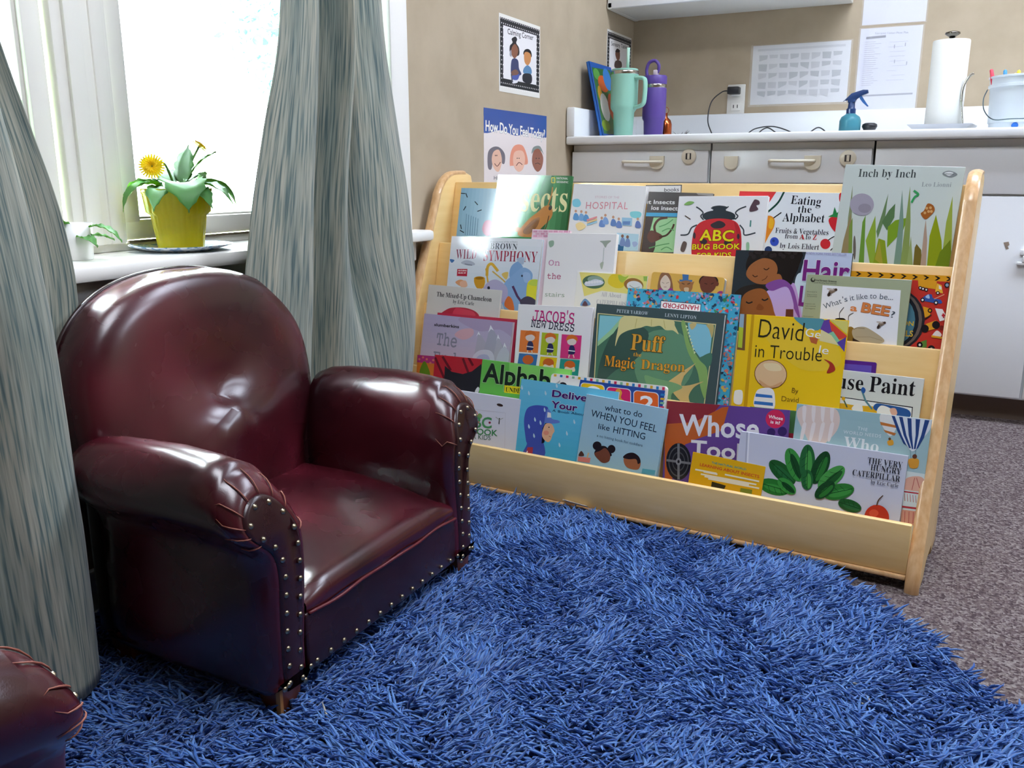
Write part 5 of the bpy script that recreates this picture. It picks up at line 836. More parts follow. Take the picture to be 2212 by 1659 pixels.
def art(a, w, h):
    cs = ['e8b838', '2f88c8', 'd8345c', '8cc49c']
    for i in range(19): x = 1197+i*13; y = 808+i*1.55; a.P(cs[i % 4], (x, y), (x+5.5, y+.6), (x+5, y+(7 if i > 4 else 5.5)), (x-.5, y+(6.4 if i > 4 else 5)))
    a.P('2c54a4', (1254, 820), (1437, 844), (1430, 890), (1244, 870)); 
    for c, x0, y0, x1, y1 in (('f0c41c', 1256, 827, 1305, 870), ('e02c6c', 1312, 836, 1362, 880), ('ee6a2c', 1370, 844, 1422, 890)):
        P = round_rect(0, 0, 1, 1, .16); a.P('e8ecf4', *[(x0-1.5+(x1-x0+3)*u, y0-1.5+(y1-y0+3)*v+6*u) for u, v in P]); a.P(c, *[(x0+(x1-x0)*u, y0+(y1-y0)*v+6*u) for u, v in P])
    a.C('f4f4f4', (1262, 846), (1278, 834), (1296, 840), (1300, 856)); a.C('e8a83c', (1330, 846), (1338, 840), (1344, 848), (1342, 860), (1356, 872), (1334, 876)); a.T('fbfbfb', '2', 'SX', 1380, 884, 1412, 888, 32); a.T('1c1c22', '2', 'SX', 1208, 846, 1226, 848, 22); a.T('5a5a60', 'over', 'S', 1200, 833, 1212, 824, 5)
    for i in range(5): a.P(cs[(i*3+1) % 4], (1428-i*.6, 850+i*9), (1437-i*.6, 851+i*9), (1436-i*.6, 855.5+i*9), (1427-i*.6, 854.5+i*9))
book('rounded board book with a striped rainbow border and picture tiles', 'D', .036, (1191, 806), (1441, 835), .010, 'f6f4ee', art, rnd=.008)
def art(a, w, h):
    a.L('d4d2dc', 1.2, (985, 880), (1092, 892), (1090, 985)); a.E('3a2826', 1080, 875, 7, 3, 14); a.L('3a3a34', 2, (1079, 903), (1078, 916)); a.L('a4a49c', 1.2, (1071, 901), (1079, 907), (1087, 903)); a.C('7aa85c', (1028, 900), (1036, 893), (1042, 899), (1036, 906))
    a.T('4f9a62', 'ABC', 'SX', 1000, 922, 1063, 925, 24); a.T('4a9060', 'BUG BOOK', 'SX', 976, 933, 1074, 942, 13); a.T('4a7060', 'FOR KIDS', 'S', 1004, 946, 1060, 951, 10); a.E('8a2a44', 1058, 913, 2.5)
book('white ABC bug book with green letters, partly hidden by the armchair arm', 'D', .044, (975, 841), (1125, 863), .015, 'dfe0ec', art)
def art(a, w, h):
    a.grad(1, [(0, '45b4dc'), (.5, '5cc0e4'), (1, '74cdec')])
    a.C('4a5cb8', (1136, 950), (1132, 910), (1138, 884), (1152, 876), (1170, 876), (1184, 881), (1180, 900), (1172, 940), (1176, 985), (1130, 985), (1138, 960)); a.C('6a86d4', (1177, 906), (1182, 884), (1190, 890), (1192, 904), (1206, 908), (1209, 913), (1196, 915), (1178, 914)); a.P('f4f4f0', (1183, 890), (1190, 892), (1191, 902), (1182, 902)); a.P('1c1f2c', (1172, 925), (1178, 914), (1184, 914), (1176, 956), (1170, 958))
    a.C('f2bf98', (1174, 925), (1180, 915), (1192, 916), (1198, 930), (1194, 938), (1190, 950), (1184, 955), (1176, 950), (1171, 940)); a.E('3a2a2a', 1186, 923, 1.3); a.E('ee9c84', 1180, 935, 6, 5); a.L('a85a48', 1, (1186, 942), (1190, 944)); 
    for x, y in ((1155, 905), (1142, 920), (1167, 912), (1153, 940), (1127, 836), (1142, 848), (1178, 848), (1202, 832), (1240, 910), (1224, 935), (1208, 960), (1176, 884)): a.C('c9e8f4', (x, y-4), (x+3, y+2), (x+1.5, y+6), (x-1, y+2))
    a.T('4a1f6c', 'Delivering', 'SX', 1191, 856, 1316, 874, 15, out='e8f4fa', ow=.05); a.T('4a1f6c', 'Your', 'SX', 1192, 880, 1246, 888, 15, out='e8f4fa', ow=.05); a.T('2c5a7c', 'A Book About Mail', 'S', 1193, 889, 1290, 901, 5); a.P('b83a4c', (1140, 966), (1152, 966), (1150, 985), (1134, 985)); a.L('f0f0f0', 2, (1140, 974), (1136, 985))
book('sky blue book with a purple-hooded mail carrier in the rain', 'D', .043, (1126.5, 818), (1337, 847), .005, '5cc0e4', art, hard=False)
def art(a, w, h):
    a.T('1c2e44', 'what to do', 'S', 1306, 886, 1387, 902, 13); a.T('1c2e44', 'WHEN YOU FEEL', 'S', 1276, 899, 1418, 934, 15); a.T('1c2e44', 'like', 'S', 1291, 926, 1317, 931, 12); a.T('1c2e44', 'HITTING', 'S', 1323, 934, 1394, 950, 14); a.T('4c6478', 'a no hitting book for toddlers', 'S', 1289, 943, 1388, 965, 5.5)
    a.E('262228', 1290, 963, 9.5, 9.5); a.E('262228', 1321, 970, 8.5, 9); a.C('262228', (1285, 982), (1292, 966), (1308, 964), (1320, 978), (1318, 986)); a.C('7a4a3a', (1284, 980), (1296, 974), (1308, 968), (1318, 982), (1316, 996), (1304, 1000), (1294, 994))
    a.C('a86a4a', (1348, 990), (1362, 988), (1380, 992), (1384, 1002), (1378, 1014), (1360, 1012), (1350, 1004)); a.C('2a2228', (1346, 988), (1354, 980), (1368, 978), (1380, 986), (1384, 998), (1378, 1002), (1374, 992), (1358, 992)); a.P('e88a80', (1249, 986), (1276, 989), (1274, 1000), (1248, 996)); a.C('5a3a34', (1250, 984), (1256, 974), (1262, 984)); a.L('dcb88c', 3, (1268, 990), (1272, 978)); a.P('5cacc4', (1388, 1012), (1416, 1016), (1414, 1026), (1386, 1022))
book('light blue toddler book with two children at its foot, beside the purple and orange book', 'D', .053, (1267, 851), (1441, 884), .010, 'a4cbdc', art, spine='a8bcc4')
def art(a, w, h):
    a.P('94303a', (1436, 860), (1560, 870), (1530, 905), (1470, 920), (1436, 920)); a.P('c8642c', (1436, 916), (1500, 912), (1560, 880), (1600, 876), (1560, 930), (1480, 960), (1450, 1040), (1436, 1040)); a.P('6a4a94', (1576, 872), (1710, 880), (1710, 1040), (1460, 1040), (1500, 950), (1560, 930)); a.E('d8305c', 1675, 905, 21, 20)
    a.T('fbf4f4', 'Whose', 'SX', 1660, 903, 1691, 908, 7.5); a.T('fbf4f4', 'is it?', 'SX', 1664, 914, 1685, 917, 7); a.E('3a2a64', 1690, 932, 10); a.E('3a2a64', 1666, 934, 9)
    a.T('ececf0', 'Whose', 'SX', 1468, 938, 1640, 948, 46); a.T('ececf0', 'Tools', 'SX', 1492, 984, 1624, 996, 36)
    a.E('24262c', 1466, 997, 27, 40); a.E('55585c', 1466, 997, 22, 33); a.E('24262c', 1466, 997, 20, 30); a.E('4a4d52', 1466, 997, 14, 21); a.E('24262c', 1466, 997, 12, 18); a.L('7a7d82', 5, (1466, 958), (1466, 1036)); a.L('7a7d82', 5, (1440, 994), (1492, 1001)); a.E('8a8d92', 1466, 997, 6, 8); a.E('24262c', 1466, 997, 2.5, 3.5)
book('purple and orange book with bold white lettering and a round red sticker', 'D', .030, (1441, 866), (1706, 886), .006, '6a4a94', art)
book('green and red book showing as a thin strip beside the purple one', 'D', .012, (1620, 878), (1723, 888), .006, '4c7a4a', lambda a, w, h: a.P('b03040', (1600, 925), (1730, 938), (1730, 1000), (1600, 1000)))
def art(a, w, h):
    a.grad(1, [(0, 'd8dcd0'), (.4, 'b4d0d0'), (1, '9cc0c4')]); a.C('e4cfc2', (1722, 900), (1728, 880), (1760, 874), (1800, 880), (1814, 900), (1808, 930), (1780, 960), (1760, 975), (1740, 940))
    for x in (1738, 1758, 1778, 1798): a.C('f0e6e0', (x-4, 878), (x+4, 879), (x+2, 905), (x, 912), (x-4, 905)); a.C('f0e6e0', (x-4, 916), (x+4, 916), (x-4, 950), (x-10, 950))
    a.T('e6efee', 'THE', 'S', 1852, 928, 1875, 932, 7, .1); a.T('e6efee', 'WORLD NEEDS', 'S', 1822, 936, 1904, 946, 7, .08); a.T('eef4f2', 'Who', 'SB', 1822, 967, 1898, 978, 24)
    a.C('e8eae4', (1900, 905), (1908, 888), (1930, 884), (1940, 900), (1936, 925), (1924, 942), (1912, 930)); a.P('c87a3c', (1901, 911), (1940, 920), (1939, 925), (1903, 918)); a.P('c87a3c', (1908, 928), (1936, 936), (1932, 941), (1913, 934)); a.C('e8a83c', (1917, 953), (1928, 950), (1930, 960), (1920, 962)); a.E('6a4a2c', 1922, 948, 3)
    a.C('dfe8ec', (1926, 898), (1960, 892), (2012, 900), (2010, 925), (1992, 950), (1978, 972), (1966, 972), (1950, 945)); 
    for P in (((1926, 898), (1933, 899), (1948, 940), (1958, 962), (1952, 958), (1938, 930)), ((1942, 900), (1950, 901), (1958, 940), (1968, 968), (1964, 968), (1952, 940)), ((1960, 903), (1969, 904), (1970, 940), (1973, 970), (1970, 970), (1963, 940)), ((1978, 905), (1988, 906), (1984, 940), (1978, 970), (1974, 970), (1978, 940)), ((1998, 907), (2008, 908), (1996, 945), (1983, 968), (1979, 970), (1990, 940))): a.P('2c4a84', *P)
    a.L('6a8a94', 1, (1966, 972), (1968, 990)); a.L('6a8a94', 1, (1978, 972), (1978, 990)); a.C('e0a03c', (1963, 992), (1984, 992), (1982, 1010), (1966, 1010)); a.E('6a4030', 1976, 986, 5, 5)
    a.P('dce8e4', (1950, 1016), (2010, 1026), (2010, 1120), (1950, 1120)); a.C('e8b49c', (1952, 1050), (1960, 1032), (1990, 1030), (2004, 1050), (2002, 1062), (1956, 1058)); a.L('b8504c', 1.2, (1976, 1032), (1970, 1058)); a.L('b8504c', 1.2, (1980, 1032), (1988, 1060)); a.P('b83a44', (1952, 1060), (2010, 1068), (2010, 1071), (1952, 1063))
    for i in range(7): a.L('c86a64', 1.2, (1954+i*6, 1066+i), (1955+i*6, 1082+i))
    a.P('b83a44', (1948, 1092), (2010, 1100), (2010, 1104), (1948, 1096)); a.P('dca088', (1946, 1100), (2008, 1108), (2004, 1140), (1946, 1130)); 
    for i in range(5): a.L('b8504c', 1.2, (1955+i*9, 1104+i), (1954+i*9, 1130))
book('pale teal book with striped hot air balloons at the right end of the tray', 'D', .040, (1722, 872), (2013, 907), .007, 'b4d0d0', art, spine='cfd8cc')
def art(a, w, h):
    a.L('b4b8c8', 3, (1614, 934), (1606, 1090)); a.L('f2f4fa', 3, (1618, 934), (1610, 1090))
    # plain overlapping leaves in greens and a plain red berry
    cs = ['2c7a34', '1f5c2c', '3c9444', '276a3a', '184a28', '4aa04c']
    for i, (x, y, rx, ry, ro) in enumerate(((1672, 1052, 17, 34, -74), (1690, 1020, 17, 36, -48), (1716, 1004, 17, 38, -20), (1744, 1000, 17, 40, 2), (1772, 1010, 17, 38, 24), (1796, 1032, 17, 36, 50), (1812, 1062, 17, 34, 78), (1836, 1092, 13, 26, 108), (1700, 1050, 13, 24, -50), (1744, 1036, 13, 22, 0), (1782, 1058, 14, 26, 50))):
        a.E(cs[i % 6], x, y, rx, ry, ro); a.E(cs[(i+2) % 6], x+3, y+3, rx*.45, ry*.75, ro)
        c, s_ = math.cos(R(ro+90)), math.sin(R(ro+90)); a.L('0f3a1c', 1.2, (x-c*ry*.9, y-s_*ry*.9), (x+c*ry*.9, y+s_*ry*.9))
        for t in (-.4, 0, .4): a.L('0f3a1c', .7, (x+c*ry*t, y+s_*ry*t), (x+c*ry*(t+.25)-s_*rx*.7, y+s_*ry*(t+.25)+c*rx*.7))
    a.E('c83a24', 1894, 1118, 27, 28); a.E('e0583a', 1888, 1108, 10, 8); a.L('5a3c28', 2.4, (1894, 1092), (1898, 1080), (1908, 1070), smooth=True)
    a.T('1c1e28', 'THE VERY', 'SR', 1874, 1000, 1949, 1011, 12); a.T('1c1e28', 'HUNGRY', 'SR', 1880, 1015, 1946, 1025, 12); a.T('1c1e28', 'CATERPILLAR', 'SR', 1841, 1026, 1944, 1041, 12); a.T('4c4e58', 'by Eric Carle', 'SR', 1881, 1044, 1941, 1053, 8)
book('wide white board book with a fan of green leaves and a red berry', 'D', .051, (1600, 931), (1962, 985), .011, 'd0d4e2', art)
def art(a, w, h):
    a.T('3f9a8c', 'THE NATURAL WORLD', 'SX', 1537, 1001, 1612, 1016, 4.5); a.T('d85a2c', 'LEARNING ABOUT INSECTS', 'SX', 1511, 1006, 1640, 1033, 6.5)
    for i, (x, ln) in enumerate(((1502, 46), (1520, 30), (1514, 120), (1522, 96), (1530, 110))): a.L('f0ead0', 3.4, (x, 1014+i*5), (x+ln, 1014+i*5+ln*.19)); 
    a.L('f0ead0', 3.4, (1566, 1025), (1640, 1040)); a.P('2c2a18', (1538, 1040), (1568, 1049), (1564, 1058), (1536, 1052)); a.P('7a8a2c', (1600, 1054), (1625, 1058), (1624, 1068), (1598, 1066))
book('small yellow booklet about insects at the front of the tray', 'D', .0535, (1497, 976), (1654, 1008), .003, 'e8b41c', art, hard=False)
# ================================================================== ARMCHAIRS
leather = mat('burgundy_leather', '54131b', .27, spec=.5, coat=.3)
def leather_nodes(m, ca, cb, cc):
    N, L, b = nodes(m); noise_col(m, ca, cc, (1, 1, 1), 6, 1.5, .3, .75, mid=cb)
    tc = N.new('ShaderNodeTexCoord'); nz = N.new('ShaderNodeTexNoise'); nz.inputs['Scale'].default_value = 16; nz.inputs['Detail'].default_value = 2
    mr = N.new('ShaderNodeMapRange'); mr.inputs['To Min'].default_value = .18; mr.inputs['To Max'].default_value = .34
    L.new(tc.outputs['Object'], nz.inputs['Vector']); L.new(nz.outputs['Fac'], mr.inputs['Value']); L.new(mr.outputs[0], b.inputs['Roughness'])
    n2 = N.new('ShaderNodeTexVoronoi'); n2.inputs['Scale'].default_value = 420; n2.feature = 'DISTANCE_TO_EDGE'; n3 = N.new('ShaderNodeTexNoise'); n3.inputs['Scale'].default_value = 14; n3.inputs['Detail'].default_value = 1
    b1 = N.new('ShaderNodeBump'); b1.inputs['Strength'].default_value = .12; b1.inputs['Distance'].default_value = .0006; b2 = N.new('ShaderNodeBump'); b2.inputs['Strength'].default_value = .18; b2.inputs['Distance'].default_value = .003
    L.new(tc.outputs['Object'], n2.inputs['Vector']); L.new(tc.outputs['Object'], n3.inputs['Vector']); L.new(n2.outputs['Distance'], b1.inputs['Height']); L.new(n3.outputs['Fac'], b2.inputs['Height'])
    L.new(b2.outputs[0], b1.inputs['Normal']); L.new(b1.outputs[0], b.inputs['Normal']); b.inputs['Coat Roughness'].default_value = .2
leather_nodes(leather, '270a10', '42111a', '5a1926')
leather_dark = mat('oxblood_facing_leather', '2c1418', .38, spec=.5); leather_nodes(leather_dark, '22100f', '2c1418', '35181c')
worn = mat('worn_leather_crease', '8a5040', .6); nailm = mat('antique_brass_nail', 'a89a80', .28, 1.); noise_col(nailm, '6f6553', 'b8ac94', ns=60)
stained_timber = mat('dark_stained_timber', '6a3319', .4, coat=.3); rawwood = mat('split_raw_wood', 'b07a44', .7)
# armrest section (y, z): near arm, inner face at y = -.196
AP = [(-.196, .052), (-.196, .10), (-.191, .16), (-.186, .22), (-.189, .272), (-.202, .316), (-.224, .346), (-.252, .359), (-.281, .353), (-.302, .333), (-.308, .309), (-.300, .286), (-.284, .268), (-.268, .250), (-.262, .222), (-.264, .17), (-.266, .11), (-.264, .052)]
def arm_section(n=5): 
    P = catmull([(a, b) for a, b in AP], n, False); return P
def inset(P, d):
    out = []; n = len(P)
    for i in range(n):
        a, b, c = P[i-1], P[i], P[(i+1) % n]; tx, ty = c[0]-a[0], c[1]-a[1]; l = math.hypot(tx, ty) or 1
        out.append((b[0]-ty/l*d, b[1]+tx/l*d))
    return out
def sgn_area(P): return sum(P[i-1][0]*P[i][1]-P[i][0]*P[i-1][1] for i in range(len(P)))/2
def make_chair(label, M, group):
    ch = empty('child_armchair', label=label, cat='armchair', group=group, M=M)
    S = arm_section(); sg = 1 if sgn_area(S) > 0 else -1
    def fit(P, lift, squeeze=0.):            # lift raises the roll, keeps the foot
        o = []
        for y, z in P:
            f = max(0, (z-.2)/.16); o.append((y, z+lift*f))
        return o
    for side in (-1, 1):
        def m3(x, y, z): return Vector((x, y*(1 if side < 0 else -1), z))
        arm = MB(); loops = []
        for x, ins, lift in ((.003, .016, -.012), (.004, .0125, -.010), (.0015, .0085, -.006), (-.003, .0045, -.003), (-.009, .0015, 0), (-.018, -.001, .004), (-.04, -.001, .012), (-.08, 0, .018), (-.14, 0, .022), (-.20, 0, .020), (-.25, 0, .018), (-.29, .003, .016), (-.318, .008, .010), (-.325, .016, .0)):
            P = fit(inset(S, ins*sg), lift)
            k = [(y, z) for y, z in P]
            lean = .10
            loops.append([m3(x-max(0, z-.28)*(.35 if x > -.03 else .1), y, z) for y, z in k])
        arm.loft(loops); arm.build('armrest', leather, ch, smooth=True)
        # flat nailed facing on the arm front
        fp = fit(inset(S, .0145*sg), -.011); fc = MB()
        def fx(z, o): return o-max(0, z-.28)*.35
        fc.loft([[m3(fx(z, .0035), y, z) for y, z in inset(fp, .0005*sg)], [m3(fx(z, .0062), y, z) for y, z in inset(fp, .002*sg)], [m3(fx(z, .0075), y, z) for y, z in inset(fp, .006*sg)]])
        facing = fc.build('arm_facing', leather_dark, ch, smooth=False, auto=50)
        # gathered creases radiating over the rounded end
        idx = [i for i, (y, z) in enumerate(S) if z > .262]; n = len(idx)
        for q in range(9):
            i = idx[int((q+.5)/9*n)]; rnd_ = random.Random(q*7+(side > 0))
            pts = []
            for x, ins, lift in ((.0065, .0150, -.0105), (.0052, .0105, -.008), (.001, .0050, -.004), (-.005, .0012, -.001), (-.013, -.0012, .002), (-.022+rnd_.uniform(-.006, .006), -.0012, .005)):
                P = fit(inset(S, ins*sg), lift); j = min(len(P)-1, max(0, i+int(rnd_.uniform(-.6, .6)+(x < -.01)*rnd_.choice((-1, 0, 1))))); y, z = P[j]
                pts.append(m3(x-max(0, z-.28)*(.35 if x > -.03 else .1), y, z))
            cr = MB(); cr.tube(pts, [.0004, .0009, .0011, .0010, .0007, .0003], 6)
            cr.build('crease', worn, facing, smooth=True)
        # brass nails round the facing
        path = inset(fp, .009*sg); L = [0]
        for a, b in zip(path, path[1:]): L.append(L[-1]+math.hypot(b[0]-a[0], b[1]-a[1]))
        nn = 26
        for q in range(nn):
            t = L[-1]*(q+.35)/nn; i = max(k for k in range(len(L)) if L[k] <= t); i = min(i, len(path)-2); f = (t-L[i])/(L[i+1]-L[i])
            y = path[i][0]*(1-f)+path[i+1][0]*f; z = path[i][1]*(1-f)+path[i+1][1]*f
            NAILS.append((m3(fx(z, .0074), y, z), ch))
        for dy in (.018, .046): NAILS.append((m3(.0076, -.264+dy, .060+.004*(dy < .03)), ch))
    # seat: domed cushion with a piped front edge, front apron
    nx, ny = 34, 40; rows = []
    for i in range(nx+1):
        u = i/nx; row = []
        for j in range(ny+1):
            v = j/ny*2-1; y = v*.196
            if u < .22: a = u/.22*math.pi/2; x = .004+.006*math.sin(a*2)-.030*(1-math.cos(a)); z = .143+.038*math.sin(a)
            else: t = (u-.22)/.78; x = -.026-t*.31; z = .181+.026*math.sin(min(1, t*1.5)*math.pi/2)
            e = max(0, abs(v)-.72)/.28; z -= .016*e*e*min(1, u*5); z += .004*math.cos(v*math.pi/2)*min(1, u*4)
            x -= .004*e*e*(u < .4)
            row.append(Vector((x, y, z)))
        rows.append(row)
    rows.insert(0, [Vector((-.01, p.y, .12)) for p in rows[0]]); rows.append([Vector((p.x, p.y, .12)) for p in rows[-1]])
    seat = MB().grid(rows).build('seat_cushion', leather, ch, smooth=True)
    MB().tube([(.006+.002*math.sin(y*40), y, .1425+.0012*math.sin(y*55)) for y in np.linspace(-.194, .194, 30)], .0026, 8).build('piping', mat('red_piping', '5c1a20', .4), seat, smooth=True)
    fa = MB(); fa.box(-.02, -.2, .056, .0035, .2, .144, .004, 3); fa.build('front_apron', leather_dark, ch, auto=40)
    MB().box(-.34, -.255, .052, -.02, .255, .12, .006).build('base_frame', leather_dark, ch, auto=40)
    for q in range(13): NAILS.append((Vector((.0036, -.182+q*.0303, .0655)), ch))
    # backrest: arched, padded
    oc = []
    N_ = 64
    for i in range(N_+1):
        a = -R(38)+i/N_*(math.pi+R(76)); c, s = math.cos(a), math.sin(a); p = 2/2.35
        y = -.003+.250*abs(c)**p*(1 if c > 0 else -1); z = .375+.203*abs(s)**p*(1 if s > 0 else -1)
        oc.append((y, z))
    oc = oc+[(-.18, .13), (0, .12), (.18, .13)]
    ccy, ccz = 0, .36
    def loop(x, sc, dz=0.): return [Vector((x-.044-(z-.3)*.12, (y-ccy)*sc+ccy, (z-ccz)*sc+ccz+dz)) for y, z in oc]
    bb = MB(); loops = [loop(-.258, .05), loop(-.2585, .25), loop(-.260, .5), loop(-.264, .7), loop(-.270, .84), loop(-.279, .93), loop(-.292, .985), loop(-.310, 1.0), loop(-.325, 1.002), loop(-.342, .995), loop(-.354, .975), loop(-.361, .94), loop(-.364, .88), loop(-.365, .5), loop(-.365, .05)]
    bb.loft(loops); bb.build('backrest', leather, ch, smooth=True)
    wl = MB(); L1 = loop(-.348, .992); wl.tube(L1[:N_+1], .004, 8); wl.build('back_welt', leather_dark, ch, smooth=True)
    bo = MB(); bo.box(-.355, -.256, .055, -.315, .256, .30, .01, 3); bo.build('back_panel', leather_dark, ch, auto=40)
    for sx, sy in ((-.022, -1), (-.022, 1), (-.31, -1), (-.31, 1)):
        lg = MB(); y0 = sy*.256; y1 = sy*.208; yi = sy*.214; xo = .001 if sx > -.1 else -.310
        xa, xb = (.0005, -.044) if sx > -.1 else (-.29, -.335)
        top = [Vector((xa, y0, .066)), Vector((xa, y1, .066)), Vector((xb, y1, .066)), Vector((xb, y0, .066))]
        bot = [Vector((xa*1-(.004 if sx > -.1 else 0), y0-sy*.006, .008)), Vector((xa-(.004 if sx > -.1 else 0), yi+sy*.008, .008)), Vector((xb+.012, yi+sy*.008, .008)), Vector((xb+.012, y0-sy*.006, .008))]
        lg.loft([bot, top]); lo = lg.build(LIMB, stained_timber, ch, auto=30)
        if sx > -.1 and sy < 0:
            s = MB(); s.loft([[Vector((-.003, -.2535, .012)), Vector((-.003, -.2475, .010)), Vector((-.010, -.2540, .012))], [Vector((.0012, -.2572, .064)), Vector((.0012, -.2520, .058)), Vector((-.006, -.2575, .064))]]); s.build('split_edge', rawwood, lo)
    return ch
NAILS = []; LIMB = 'l'+'eg'
CH1 = Vector((-.745, .78+.256, 0))
ch1 = make_chair('dark red leather child club chair with brass nails, facing the blue rug', Matrix.Translation(CH1), None)
nail = MB(); nail.lathe([(.0, .0030), (.0018, .0027), (.0033, .0018), (.0041, .0004), (.0041, -.0006)], 12)
nail_me = None
for p, c in NAILS:
    if nail_me is None: o = nail.build('nail_head', nailm, c, smooth=True); nail_me = o.data
    else: o = bpy.data.objects.new('nail_head', nail_me); COL.objects.link(o); o.parent = c
    o.location = p; t = .35 if p.z > .28 else 0; o.rotation_euler = (0, R(90)-math.atan(t), 0)
# scuffs on the seat and arm
sc = mat('scuffed_pink', 'c9606a', .6)
# second chair: only an armrest enters the frame at the lower left
ang = R(88); P2 = Vector((-.642, .412, 0))
off = Vector((.0, -.262, 0)); off.rotate(Matrix.Rotation(ang, 3, 'Z'))
ch2 = copy_tree(ch1); ch2.matrix_world = Matrix.Translation(Vector((P2.x-off.x, P2.y-off.y, 0))) @ Matrix.Rotation(ang, 4, 'Z')
ch2['label'] = 'matching dark red leather child chair cut off at the bottom left corner'
ch1['group'] = ch2['group'] = 'matching child armchairs'
# ================================================================== SHAG RUG
rugb = mat('rug_backing', '16305f', .95)
pile = mat('blue_wool_pile', '3f68ac', .8, spec=.1, sheen=.2)
def pile_nodes():
    N, L, b = nodes(pile); a = N.new('ShaderNodeVertexColor'); a.layer_name = 'ink'; L.new(a.outputs['Color'], b.inputs['Base Color']); b.inputs['Sheen Roughness'].default_value = .5
pile_nodes()
RP = [(-1.21, -.55), (.42, -.55), (.40, .45), (.33, .86), (.235, 1.10), (.12, 1.27), (.0, 1.43), (-.10, 1.53), (-.20, 1.585), (-.50, 1.62), (-.96, 1.655), (-1.21, 1.66)]
rug = empty('shag_rug', (0, 0, 0), label='bright blue long-pile shag rug spread in front of the bookshelf', cat='rug')
s = MB(); s.prism(RP, 2, .0005, .010); s.build('backing', rugb, rug)
def inside(x, y):
    c = np.zeros(len(x), bool); n = len(RP)
    for i in range(n):
        x0, y0 = RP[i]; x1, y1 = RP[(i+1) % n]; m = ((y0 > y) != (y1 > y)) & (x < (x1-x0)*(y-y0)/((y1-y0) or 1e-9)+x0); c ^= m
    return c
def build_pile(parent, seed=5):
    g = np.random.default_rng(seed); n = 130000
    x = g.uniform(-1.21, .42, n); y = g.uniform(.12, 1.66, n); k = inside(x, y)
    # denser close to the camera side
    x, y = x[k], y[k]; n = len(x)
    # smooth flow field from a few sines + clumps
    def fld(x, y, s): return np.sin(x*7.1*s+1.3+2*np.sin(y*5.3*s))+np.sin(y*8.7*s-.7+1.7*np.sin(x*6.1*s+2))
    ang = .9*fld(x, y, 1)+.8*fld(y+3, x, 2.3)+.45*fld(x*1.7, y*1.3, 5)-.9+g.normal(0, .45, n)
    clx = np.round(x/.021+g.normal(0, .25, n)); cly = np.round(y/.021+g.normal(0, .25, n)); hsh = np.sin(clx*12.9898+cly*78.233)*43758.5453; hsh -= np.floor(hsh); h2 = np.sin(clx*39.34+cly*11.13)*24634.63; h2 -= np.floor(h2)
    ang += (hsh-.5)*2.6; ln = .034*g.uniform(.7, 1.25, n)*(.9+.25*h2); lean = np.clip(.95+.25*(h2-.5)+g.normal(0, .16, n), .35, 1.35)
    segs = 4; rad = .0022*g.uniform(.75, 1.2, n)
    dx, dy = np.cos(ang), np.sin(ang); curl = g.normal(0, .9, n)
    # keep strands off the chair legs' footprints: flattened under furniture
    P = np.zeros((n, segs+1, 3)); P[:, 0] = np.stack([x, y, np.full(n, .008)], 1); tilt0 = lean*.35
    for s_ in range(segs):
        t = (s_+1)/segs; tl_ = tilt0+(lean-tilt0)*t*1.15+.12; a2 = ang+curl*t*.7
        st = np.stack([np.cos(a2)*np.sin(tl_), np.sin(a2)*np.sin(tl_), np.cos(tl_)], 1)*(ln/segs)[:, None]; P[:, s_+1] = P[:, s_]+st
    P[:, :, 2] = np.maximum(P[:, :, 2], .006)
    V = np.zeros((n, segs+1, 3, 3)); rr = rad[:, None]*np.array([.8, 1.05, 1.1, .95, .25])[None, :]
    # square-off frame: side vector horizontal
    T = np.zeros_like(P); T[:, 1:-1] = P[:, 2:]-P[:, :-2]; T[:, 0] = P[:, 1]-P[:, 0]; T[:, -1] = P[:, -1]-P[:, -2]; T /= np.linalg.norm(T, axis=2, keepdims=True)+1e-9
    Sd = np.stack([-T[:, :, 1], T[:, :, 0], np.zeros_like(T[:, :, 0])], 2); Sd /= np.linalg.norm(Sd, axis=2, keepdims=True)+1e-9; Up = np.cross(Sd, T)
    for q in range(3):
        a = 2*math.pi*q/3+math.pi/2; V[:, :, q] = P+(Sd*math.cos(a)+Up*math.sin(a))*rr[:, :, None]
    nv = (segs+1)*3; base = (np.arange(n)*nv)[:, None, None]; F = []
    for s_ in range(segs):
        for q in range(3): q2 = (q+1) % 3; F.append([s_*3+q, s_*3+q2, (s_+1)*3+q2, (s_+1)*3+q])
    F = np.array(F)[None]+base; F = F.reshape(-1, 4)
    me = bpy.data.meshes.new('rug_pile'); me.vertices.add(n*nv); me.vertices.foreach_set('co', V.reshape(-1).astype(np.float32))
    me.loops.add(len(F)*4); me.loops.foreach_set('vertex_index', F.reshape(-1).astype(np.int32)); me.polygons.add(len(F)); me.polygons.foreach_set('loop_start', (np.arange(len(F))*4).astype(np.int32))
    me.update(calc_edges=True)
    c0, c1, c2 = (np.array(lin(h)) for h in ('365a9f', '4c77ba', '6892cd')); f = g.uniform(0, 1, n)[:, None]; col = np.where(f < .5, c0+(c1-c0)*f*2, c1+(c2-c1)*(f*2-1)); lint = g.uniform(0, 1, n) > .9995; col[lint] = np.array(lin('b9b2a0'))
    at = me.attributes.new('ink', 'FLOAT_COLOR', 'POINT'); cc = np.repeat(np.concatenate([col, np.ones((n, 1))], 1), nv, axis=0); at.data.foreach_set('color', cc.reshape(-1).astype(np.float32))
    me.polygons.foreach_set('use_smooth', np.ones(len(F), bool)); me.update()
    o = link_mesh('rug_pile', me, pile, parent); o['kind'] = 'stuff'; return o
build_pile(rug)
